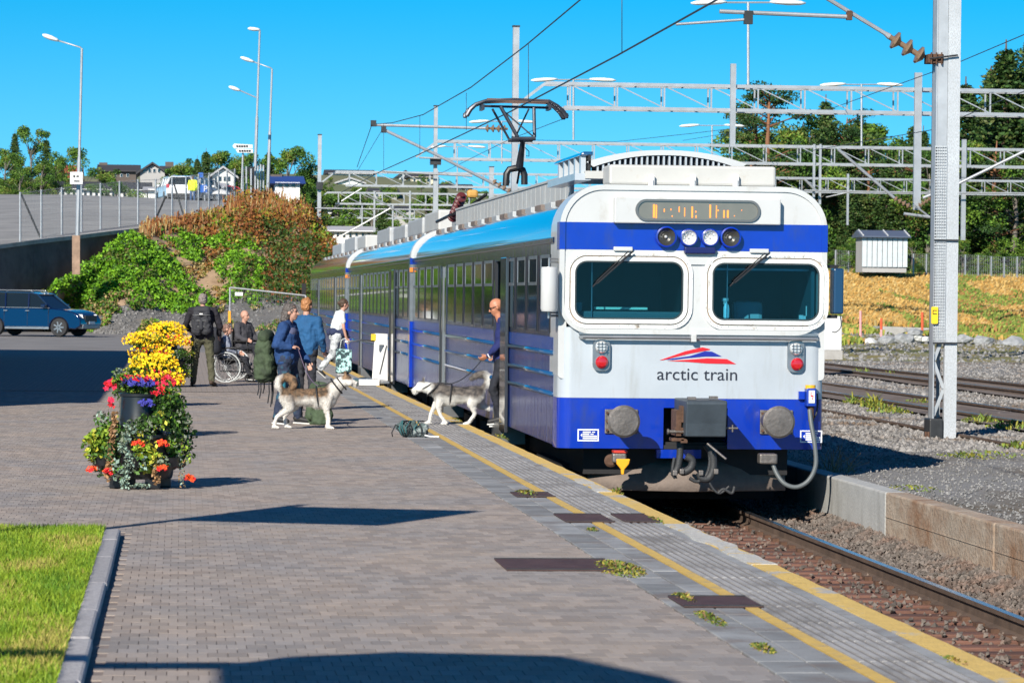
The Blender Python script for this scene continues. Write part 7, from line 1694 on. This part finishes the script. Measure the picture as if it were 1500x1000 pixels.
# ---------------------------------------------------------------- backpacks and bags
def pack(name, label, cat, loc, rot, w_, d_, h_, m, parts=(), strapm=harn, straps=3, legs=.3, dangle=True):
    t = thing(name, label, cat, loc, None, rot); mb = MB()
    for k_ in (-1, 1): capsule(mb, (0, k_*w_*.22, h_*.2), (0, k_*w_*.2, h_*.78), d_*.5, d_*.44, 14)
    organic('pack_body', mb, m, t, .014, 3, .07, .09)
    mb = MB(); capsule(mb, (0, -w_*.25, h_*.98), (0, w_*.25, h_*.98), d_*.36, d_*.36, 12); organic('lid', mb, m, t, .014, 3, .025)
    for z in (.3, .55, .78): put('strap', MB().tube(loop((0, 0, h_*z), (1, 0, 0), (0, 1, 0), d_*.5, w_*.47, 18)+[loop((0, 0, h_*z), (1, 0, 0), (0, 1, 0), d_*.5, w_*.47, 18)[0]], .011, 5), strapm, t, local=True, smooth=True)
    mb = MB(); capsule(mb, (-d_*.42, 0, h_*.25), (-d_*.42, 0, h_*.5), d_*.22, d_*.2, 10); organic('front_pocket', mb, m, t, .014, 3, .02)
    rr = random.Random(int(abs(loc[0])*50))
    if dangle:
        for i in range(straps): x = rr.uniform(-d_*.4, d_*.4); y = rr.choice((-1, 1))*w_*.3; L_ = rr.uniform(.25, .55)*h_; put('hanging_strap', MB().tube([(x, y, .08), (x+.01, y, -L_*.5), (x-.01, y, -L_)], .009, 5), strapm, t, local=True)
    return t
c_green = cloth('army_green', (.055, .085, .045)); 
pack('hiking_backpack', 'large olive green backpack with dangling black straps on the back of the woman in blue', 'backpack', world(woman, (-.31, 0, .58)), rad(-18), .38, .28, .64, cloth('olive_green_pack', (.05, .075, .038), col2=(.028, .042, .022), thr=(.45, .6)), straps=6)
q = P(467, 624, 46.9); pack('duffel_bag', 'dark green backpack standing on the paving behind the brown and white dog', 'backpack', (q.x, 46.9, .0), rad(20), .42, .30, .50, c_green, dangle=False)
pk_ = pack('rucksack', 'dark grey rucksack worn by the man in olive trousers', 'rucksack', world(mrs, (-.21, 0, 1.02)), rad(84), .36, .24, .46, cloth('dark_rucksack', (.03, .032, .04)), strapm=mat('strap_grey', (.12, .125, .13), .8), dangle=False)
put('logo', MB().box(-.135, -.125, -.03, .03, .37, .395), whitep, pk_, local=True)
q = G(604, 640); gb_ = thing('holdall', 'small crumpled grey green bag lying by the yellow line before the husky', 'bag', (q.x, q.y, 0)); rr = random.Random(8)
c_hold = cloth('grey_green_bag', (.055, .085, .085), col2=(.24, .28, .28), thr=(.50, .6)); mb = MB()
for i in range(11): mb.ell((rr.uniform(-.15, .14), rr.uniform(-.07, .07), rr.uniform(.05, .17)), (rr.uniform(.05, .09), .08, rr.uniform(.04, .07)), 10, 7, M=Matrix.Rotation(rr.uniform(-1, 1), 3, 'Y'))
mb.ell((0, 0, .08), (.18, .11, .08), 14, 8); organic('bag_body', mb, c_hold, gb_, .01, 2, .05, .05)
for i in range(7):
    x = rr.uniform(-.17, .15); z0_ = rr.uniform(.02, .08); put('strap', MB().tube([(x, -.13, z0_), (x+rr.uniform(-.05, .05), -.13, .12), (x+rr.uniform(-.08, .08), -.06, .21), (x+.05, .05, .2)], .008, 5), harn if i % 2 else mat('webbing_teal', (.03, .12, .13), .8) if 'webbing_teal' not in MATS else MATS['webbing_teal'], gb_, local=True, smooth=True)
put('handle', MB().tube([(-.15, -.05, .12), (-.22, -.08, .16), (-.27, -.12, .06), (-.26, -.14, .01)], .008, 5), harn, gb_, local=True, smooth=True); put('handle', MB().tube([(.15, -.1, .03), (.22, -.12, .012), (.3, -.1, .012), (.33, -.14, .012)], .011, 5), whitep, gb_, local=True, smooth=True)
# patterned tote of the walking woman
q = P(503, 548, 71.6); tt = thing('tote_bag', 'turquoise and black patterned tote bag carried by the woman in white', 'bag', (q.x, 71.6, q.z+.02)); totem = mat('tote_pattern', (.42, .70, .70), .7, col2=(.02, .05, .06), vscale=14, thr=(.48, .52))
put('bag_body', MB().prism([(-.17, 0), (.17, .02), (.18, .5), (-.15, .52)], -.05, .07), totem, tt, local=True, bevel=.03); put('handle', MB().tube([(-.08, 0, .5), (-.05, 0, .7), (.02, 0, .74), (.08, 0, .68), (.1, 0, .5)], .010, 6), mat('tote_handle', (.5, .55, .55), .7), tt, local=True, smooth=True)
# bags hanging at the wheelchair handles
q = P(316, 490, 68.8); b2_ = thing('shoulder_bag', 'black bag hanging behind the wheelchair backrest', 'bag', (q.x, 68.8, .62)); mb = MB(); capsule(mb, (0, 0, .05), (0, 0, .38), .12, .12, 12); organic('bag_body', mb, c_blk, b2_, .015, 3, .02); put('strap', MB().tube([(0, 0, .45), (.05, 0, .62), (.08, 0, .45)], .01, 5), harn, b2_, local=True)
q = P(272, 520, 66.5); b3_ = thing('paper_bag', 'tan bag held left of the man with the rucksack', 'bag', (q.x+.03, 66.5, .6)); put('bag_body', MB().prism([(-.09, 0), (.10, 0), (.08, .38), (-.06, .38)], -.06, .06), mat('tan_bag', (.45, .30, .16), .8, var=.2), b3_, local=True, bevel=.02); put('handle', MB().tube([(-.03, 0, .38), (0, 0, .5), (.05, 0, .38)], .008, 5), mat('tan_handle', (.35, .22, .12), .8), b3_, local=True)

# wheelchair lift at the second carriage door
lt = thing('wheelchair_lift', 'white wheelchair lift folded out on the platform at the second carriage door', 'wheelchair lift', (4.1, 69, 0))
DL = 69.3
def lq(pts, D, th, m, nm): q = [P(*p, D) for p in pts]; return put(nm, MB().prism([(v.x, v.z) for v in q], D, D+th), m, lt, bevel=.008)
lq([(549, 488), (568, 489), (567, 559), (545, 557)], DL, .05, whitep, 'side_panel'); lq([(556, 520), (568, 498), (568, 560), (553, 560)], DL-.5, .04, whitep, 'side_arm')
a, b = P(498, 566, 67.2), P(558, 566, 68.2); put('lift_platform', MB().box(a.x, b.x+.1, 67.0, 69.6, .04, .09), alu, lt, bevel=.01); put('platform_edge', MB().box(P(531, 1, 67).x, P(561, 1, 67).x, 66.95, 66.99, .01, .13), whitep, lt)
put('platform_edge', MB().box(a.x, P(530, 1, 67).x, 66.95, 66.99, .01, .12), mat('lift_dark_green', (.05, .10, .09), .6), lt)
put('handrail', MB().tube([P(505, 501, 68), P(530, 498, 68.2), P(548, 500, 68.6)], .018, 8), alu, lt, smooth=True); put('hand_control', MB().cbox(P(547, 494, 68.9), (.1, .1, .14)), mat('control_yellow', (.7, .45, .02), .5), lt, bevel=.01)
put('side_slit', MB().bar(P(556, 548, DL-.52), P(566, 506, DL-.52), .01, .015), black, lt)
# ================================================================ planters
ptub = mat('planter_black_plastic', (.010, .010, .012), .32, coat=.15, var=.3, vscale=3)
pl = leafmats('plant', (('green', (.06, .14, .015)), ('lime', (.22, .32, .03)), ('deep', (.025, .06, .012)), ('silver', (.26, .36, .29)), ('dry', (.30, .17, .08)), ('yellowleaf', (.42, .40, .04)), ('greyleaf', (.16, .19, .13))))
fl = leafmats('petal', (('yellow', (.85, .60, .01)), ('red', (.70, .02, .03)), ('orange_red', (.80, .09, .02)), ('blue', (.05, .05, .32)), ('pink', (.62, .02, .07)), ('gold', (.80, .42, .01))), isl=.25)
def blossoms(name, parent, pts, r, mats_i, seed, petals=5):
    rr = random.Random(seed); vs = []; fs = []; mi = []
    for c in pts:
        c = Vector(c); n_ = Vector((rr.gauss(0, .6), rr.gauss(-.8, .5), rr.gauss(.5, .5))).normalized(); u = n_.orthogonal().normalized(); w_ = n_.cross(u); k_ = rr.choice(mats_i); s = r*rr.uniform(.7, 1.25); a0 = rr.uniform(0, 6)
        for p in range(petals):
            a = a0+p*2*math.pi/petals; d = u*math.cos(a)+w_*math.sin(a); e_ = u*-math.sin(a)+w_*math.cos(a); o = len(vs)
            vs += [c, c+d*s*.6+e_*s*.38+n_*s*.2, c+d*s, c+d*s*.6-e_*s*.38+n_*s*.2]; fs.append((o, o+1, o+2, o+3)); mi.append(k_)
    o = mk(name, vs, fs, fl, parent, local=True, mi=mi); o['kind'] = 'stuff'; return o
def ball(rr, c, r, top=True): 
    while True:
        v = Vector((rr.uniform(-1, 1), rr.uniform(-1, 1), rr.uniform(-.3 if top else -1, 1)))
        if .5 < v.length < 1: return (c[0]+v.x*r[0], c[1]+v.y*r[1], c[2]+v.z*r[2])
def planter(label, loc, rot, style, seed):
    t = thing('flower_planter', label, 'planter', loc, 'tiered flower planters in a row on the platform', rot); rr = random.Random(seed)
    for a in range(4): an = a*math.pi/2+.5; put('foot', MB().cbox((math.cos(an)*.24, math.sin(an)*.24, .05), (.14, .14, .10)), ptub, t, local=True, bevel=.01)
    put('lower_tub', MB().lathe([(.29, .09), (.30, .12), (.335, .46), (.345, .47), (.345, .50), (.31, .50), (.29, .44)], (0, 0, 0), 32), ptub, t, local=True, smooth='auto')
    put('upper_tub', MB().lathe([(.24, .46), (.205, .60), (.195, .84), (.21, .845), (.21, .87), (.18, .87), (.17, .82)], (0, 0, 0), 32), ptub, t, local=True, smooth='auto')
    for k_ in range(6):
        an = k_*math.pi/3+.3; put('pocket', MB().lathe([(.07, 0), (.10, .03), (.11, .11), (.09, .11)], (math.cos(an)*.34, math.sin(an)*.34, .18), 14), ptub, t, local=True, smooth='auto')
    cl = []; hi = []
    # top
    top = {'mixed': [0, 0, 2, 1], 'yellow': [0, 0, 1, 2]}[style]
    R_ = .27 if style == 'mixed' else .34
    for _ in range(26): a = rr.uniform(0, 6.28); q = rr.uniform(0, R_*.85); cl.append(((math.cos(a)*q, math.sin(a)*q, .90+rr.uniform(0, .10 if style == 'mixed' else .2)), (.08, .08, .06), 60, .019, top))
    # pockets and trails
    for k_ in range(40):
        a = rr.uniform(0, 6.28); q = rr.uniform(.28, .44); z = rr.uniform(.18, .66); cl.append(((math.cos(a)*q, math.sin(a)*q, z), (.10, .10, .10), 70, .024, rr.choice(([0, 0, 2], [0, 1, 5], [1, 1, 5], [6, 0, 2], [3, 6, 0], [0, 2, 2]))))
    if style == 'mixed':
        for (x, y, z, r, n_, s, ms) in ((.03, -.28, .62, .09, 130, .02, [0, 2, 6]), (-.08, -.27, .56, .08, 100, .022, [0, 6, 2]), (.17, -.22, .78, .09, 130, .02, [0, 2]), (-.15, -.33, .50, .07, 90, .022, [0, 6, 2]), (.12, -.34, .60, .09, 130, .02, [0, 6, 2]), (.2, -.3, .68, .09, 120, .02, [0, 2]), (-.40, -.15, .40, .15, 200, .028, [1, 1, 5, 0]), (.42, -.18, .30, .08, 70, .02, [1, 6]), (.05, -.36, .20, .06, 60, .022, [5, 1]), (-.37, -.12, .42, .14, 260, .026, [1, 1, 5, 0]), (-.42, -.1, .32, .09, 120, .026, [1, 0, 5]), (-.33, -.2, .52, .07, 80, .022, [1, 0]), (.02, -.36, .36, .10, 150, .028, [1, 5, 1]), (.12, -.35, .30, .08, 110, .026, [1, 5]), (.05, -.3, .52, .10, 140, .02, [0, 0, 6]), (.33, -.2, .42, .13, 220, .022, [0, 6, 1, 2]), (.36, -.15, .62, .12, 180, .022, [0, 2, 6]), (.3, -.1, .75, .13, 200, .022, [0, 2, 0]), (.25, -.2, .88, .12, 150, .022, [0, 2, 0]), (.20, -.38, .25, .07, 90, .022, [2, 6])):
            cl.append(((x, y, z), (r, r, r), n_, s, ms))
        for k_ in range(14): z = .58-k_*.042; cl.append(((-.12+.02*math.sin(k_)+rr.uniform(-.03, .03), -.37-.015*min(k_, 4), z), (.05, .035, .03), 34, .017, [3, 3, 6]))
        for k_ in range(16): z = .68-k_*.038; cl.append(((-.235-.004*k_, -.34, z), (.035, .03, .04), 26, .02, [4]))
        for k_ in range(8): z = .30-k_*.032; cl.append(((.15+rr.uniform(-.02, .02), -.37, z), (.035, .03, .03), 26, .016, [4]))
        for k_ in range(11): z = .42-k_*.038; cl.append(((.38+.01*math.sin(k_*2), -.18-.01*k_, z), (.03, .03, .03), 14, .013, [6, 4, 3]))
        for k_ in range(3): cl.append(((-.02+k_*.02, -.38, .04), (.09, .05, .02), 40, .014, [3, 6]))
    leaves('foliage', pl, cl, t, seed=seed, local=True, kind='stuff')
    if style == 'mixed':
        P_ = lambda n_, c, r: [ball(rr, c, r) for _ in range(n_)]
        blossoms('blue_flowers', t, P_(80, (-.02, -.12, .96), (.16, .12, .06))+P_(26, (.05, -.3, .78), (.08, .05, .04)), .022, [3], seed+1)
        blossoms('red_flowers', t, P_(26, (-.27, -.02, .93), (.07, .1, .07))+P_(40, (-.05, .0, 1.0), (.18, .2, .03))+P_(8, (-.27, -.1, .75), (.03, .05, .08))+P_(16, (.23, -.15, .97), (.10, .12, .06))+P_(10, (.18, -.25, .88), (.1, .05, .06)), .026, [1, 4, 1], seed+2)
        ger = []
        for (x, y, z) in ((-.44, -.12, .17), (-.28, -.38, .16), (.45, -.15, .09), (.20, -.42, .20), (-.02, -.4, .42), (.20, -.38, .42)): ger += P_(26, (x, y, z), (.055, .05, .035))
        blossoms('geranium_flowers', t, ger, .02, [2, 2, 1], seed+3)
        blossoms('yellow_flowers', t, P_(10, (.05, -.1, 1.02), (.15, .12, .03)), .022, [0, 5], seed+4)
    else:
        P_ = lambda n_, c, r: [ball(rr, c, r) for _ in range(n_)]
        blossoms('yellow_flowers', t, P_(360, (0, -.03, 1.03), (.37, .33, .16))+P_(110, (.28, -.15, .80), (.18, .18, .2))+P_(130, (0, -.3, .80), (.36, .12, .2)), .023, [0, 0, 0, 5], seed+1)
        blossoms('red_flowers', t, P_(34, (.18, -.22, .80), (.22, .12, .14))+P_(12, (.0, -.3, .9), (.25, .05, .08)), .024, [1, 2, 4], seed+2)
    return t
def ppl(px, py, label, style, seed, rot=0, sc_=1.):
    q = G(px, py); t = planter(label, (q.x, q.y+.25, 0), rot, style, seed); t.scale = (sc_,)*3; return t
ppl(205, 716, 'nearest black tiered planter with red, blue and lime plants and dry trailing stems', 'mixed', 301)
ppl(225, 640, 'second planter in the row, hidden below, topped with yellow flowers', 'yellow', 302, .0, .88)
ppl(210, 596, 'third planter in the row, its yellow flowers showing to the left above the second', 'yellow', 303, .2, 1.0)
ppl(243, 567, 'farthest and tallest looking planter, round crown of yellow and red flowers', 'yellow', 304, .1, 1.06)

# ================================================================ vehicles
def car(label, loc, rot, paint, s=1., cat='car', nm='parked_car', group=None, detail=True, suv=True):
    t = thing(nm, label, cat, loc, group, rot); L2 = 2.33; W = .90
    # side outline in (x,z), nose at +x
    lower = [(-2.28, .42), (-2.33, .55), (-2.32, .95), (-2.22, 1.08), (1.02, 1.06), (1.45, 1.03), (2.02, .93), (2.22, .80), (2.33, .62), (2.33, .42), (2.15, .30), (-2.1, .30)]
    def shell(poly, w0, w1, zs0, zs1, m, nm_, par, bev=.05):     # extruded in y and tapered in with height
        mb = MB(); n_ = len(poly); f = lambda z: w0+(w1-w0)*min(1, max(0, (z-zs0)/(zs1-zs0)))
        vs = [(x, -f(z), z) for x, z in poly]+[(x, f(z), z) for x, z in poly]; mb.add(vs, [(i, (i+1) % n_, n_+(i+1) % n_, n_+i) for i in range(n_)]+[tuple(range(n_))[::-1], tuple(range(n_, 2*n_))]); return put(nm_, mb, m, par, bevel=bev, local=True, smooth='auto', ang=50)
    xs = (1.42, -1.28)
    poly = [(-2.28, .42), (-2.33, .55), (-2.32, .95), (-2.24, 1.08), (1.02, 1.07), (1.5, 1.03), (2.0, .94), (2.2, .82), (2.33, .64), (2.33, .40), (2.1, .28)]
    for xc in xs:
        n_ = 9
        for i in range(n_): a = math.pi*i/(n_-1); poly.append((xc+.40*math.cos(a), .30+.42*math.sin(a)))
    poly.append((-2.1, .28))
    body = shell(poly, .90, .84, .9, 1.1, paint, 'body', t, .04)
    gh = [(1.05, 1.06), (.42, 1.56), (.1, 1.63), (-1.3, 1.65), (-1.95, 1.58), (-2.22, 1.07)]
    mb = MB(); f = lambda z: .82 if z < 1.2 else .66; n_ = len(gh)
    gl_ = put('windows', MB().add([(x, -f(z), z) for x, z in gh]+[(x, f(z), z) for x, z in gh], [(i, (i+1) % n_, n_+(i+1) % n_, n_+i) for i in range(n_)]+[tuple(range(n_))[::-1], tuple(range(n_, 2*n_))]), glassd, t, local=True, bevel=.02)
    rf_ = put('roof', MB().add([(x, s_*y, z) for x, y, z in ((.46, .67, 1.575), (.1, .68, 1.645), (-1.3, .68, 1.665), (-1.97, .66, 1.60)) for s_ in (-1, 1)], [(0, 1, 3, 2), (2, 3, 5, 4), (4, 5, 7, 6)]), paint, t, local=True, fix=False); sm_ = rf_.modifiers.new('solid', 'SOLIDIFY'); sm_.thickness = .05; sm_.offset = 0
    for s_ in (-1, 1):
        for (x0, z0, x1, z1) in ((1.05, 1.06, .44, 1.58), (.12, 1.07, .06, 1.6), (-.85, 1.07, -.92, 1.62), (-1.62, 1.07, -1.75, 1.6), (-2.2, 1.08, -1.96, 1.58)): put('pillar', MB().bar((x0, s_*.835, z0), (x1, s_*.675, z1), .05, .06), paint, t, local=True)
        put('window_sill_trim', MB().bar((1.0, s_*.845, 1.075), (-2.15, s_*.845, 1.09), .02, .02), alu, t, local=True)
        put('roof_rail', MB().tube([(.2, s_*.6, 1.66), (.1, s_*.6, 1.73), (-1.4, s_*.6, 1.74), (-1.6, s_*.6, 1.66)], .02, 6), alu, t, local=True, smooth=True)
        put('sill', MB().box(-.85, 1.0, s_*.87-.03, s_*.87+.03, .27, .38), alu, t, local=True, bevel=.01)
        put('wing_mirror', MB().box(.72, .92, s_*.97-.09, s_*.97+.09, 1.08, 1.22), paint, t, local=True, bevel=.03)
        for xd in (.42, -.5): put('door_handle', MB().box(xd-.4, xd-.24, s_*.905-.01, s_*.905+.01, .95, .98), alu, t, local=True)
        for xd in (.98, .1, -.88): put('door_seam', MB().box(xd-.006, xd+.006, s_*.898-.005, s_*.898+.005, .4, 1.05), black, t, local=True)
        put('headlight', MB().add([(2.02, s_*.86, .86), (2.27, s_*.62, .84), (2.30, s_*.60, .70), (2.12, s_*.89, .74), (1.95, s_*.80, .86), (2.2, s_*.56, .84), (2.22, s_*.54, .70), (2.02, s_*.83, .74)], [(0, 1, 2, 3), (7, 6, 5, 4), (0, 4, 5, 1), (1, 5, 6, 2), (2, 6, 7, 3), (3, 7, 4, 0)]), lens, t, local=True)
        put('tail_light', MB().box(-2.36, -2.22, s_*.78-.1, s_*.78+.1, .85, 1.1), redl, t, local=True, bevel=.02)
        for xc in xs:
            w_ = put('wheel', MB().lathe([(.20, -.11), (.33, -.11), (.35, -.08), (.35, .08), (.33, .11), (.20, .11)], (xc, s_*.80, .35), 28, axis='Y'), rubber, t, local=True, smooth='auto')
            put('rim', MB().lathe([(.03, -.10), (.225, -.085), (.23, -.115), (.20, -.118), (.19, -.07), (.05, -.06)] if s_ < 0 else [(.03, .10), (.225, .085), (.23, .115), (.20, .118), (.19, .07), (.05, .06)], (xc, s_*.80, .35), 24, axis='Y'), black, w_, local=True, smooth='auto')
            mb = MB()
            for a in range(7): an = a*2*math.pi/7; mb.bar((xc, s_*.915, .35), (xc+math.cos(an)*.21, s_*.915, .35+math.sin(an)*.21), .05, .02, up=Vector((0, 1, 0)))
            put('spokes', mb, alu, w_, local=True)
    put('grille', MB().box(2.26, 2.345, -.5, .5, .55, .80), black, t, local=True, bevel=.01); put('bumper', MB().box(2.15, 2.37, -.75, .75, .30, .46), alu, t, local=True, bevel=.03)
    put('number_plate', MB().box(2.37, 2.38, -.26, .26, .47, .58), whitep, t, local=True); put('bumper', MB().box(-2.40, -2.2, -.8, .8, .32, .5), black, t, local=True, bevel=.03)
    t.scale = (s,)*3; return t
carblue = mat('car_blue_paint', (.003, .013, .055), .15, .3, coat=1.)
q = P(50, 488, 137); car('dark blue estate SUV with silver roof rails parked in front of the dark wall', (q.x+.05, 137, .02), rad(-24), carblue, 1.05)
carwhite = mat('car_white_paint', (.72, .73, .74), .2, coat=1.); carred = mat('car_red_paint', (.5, .02, .03), .2, coat=1.)
for (px, py, D, r_, m_, lb) in ((272, 296, 224, 80, carwhite, 'white car seen from behind, left of the person in yellow'), (288, 297, 232, 75, carwhite, 'second white car behind the person in yellow'), (254, 296, 236, 100, carwhite, 'white car beside the white garage'), (300, 299, 236, 60, mat('car_silver_paint', (.45, .46, .48), .3, .5), 'silver car under the blue parking sign'), (338, 302, 285, 10, carred, 'red car low behind the fence posts')):
    q = P(px, py, D); car(lb, (q.x, D, q.z), rad(r_), m_, 1., group='cars parked on the upper road')
# parasol
q = P(324, 298, 232); ps = thing('parasol', 'pale parasol standing behind the fence right of the parking sign', 'parasol', q); put('pole', MB().cyl((0, 0, 0), (0, 0, 1.0), .03, 6), metal, ps, local=True); put('canopy', MB().lathe([(.75, .62), (.45, .82), (.02, .98), (.0, .93)], (0, 0, 0), 12), whitep, ps, local=True)
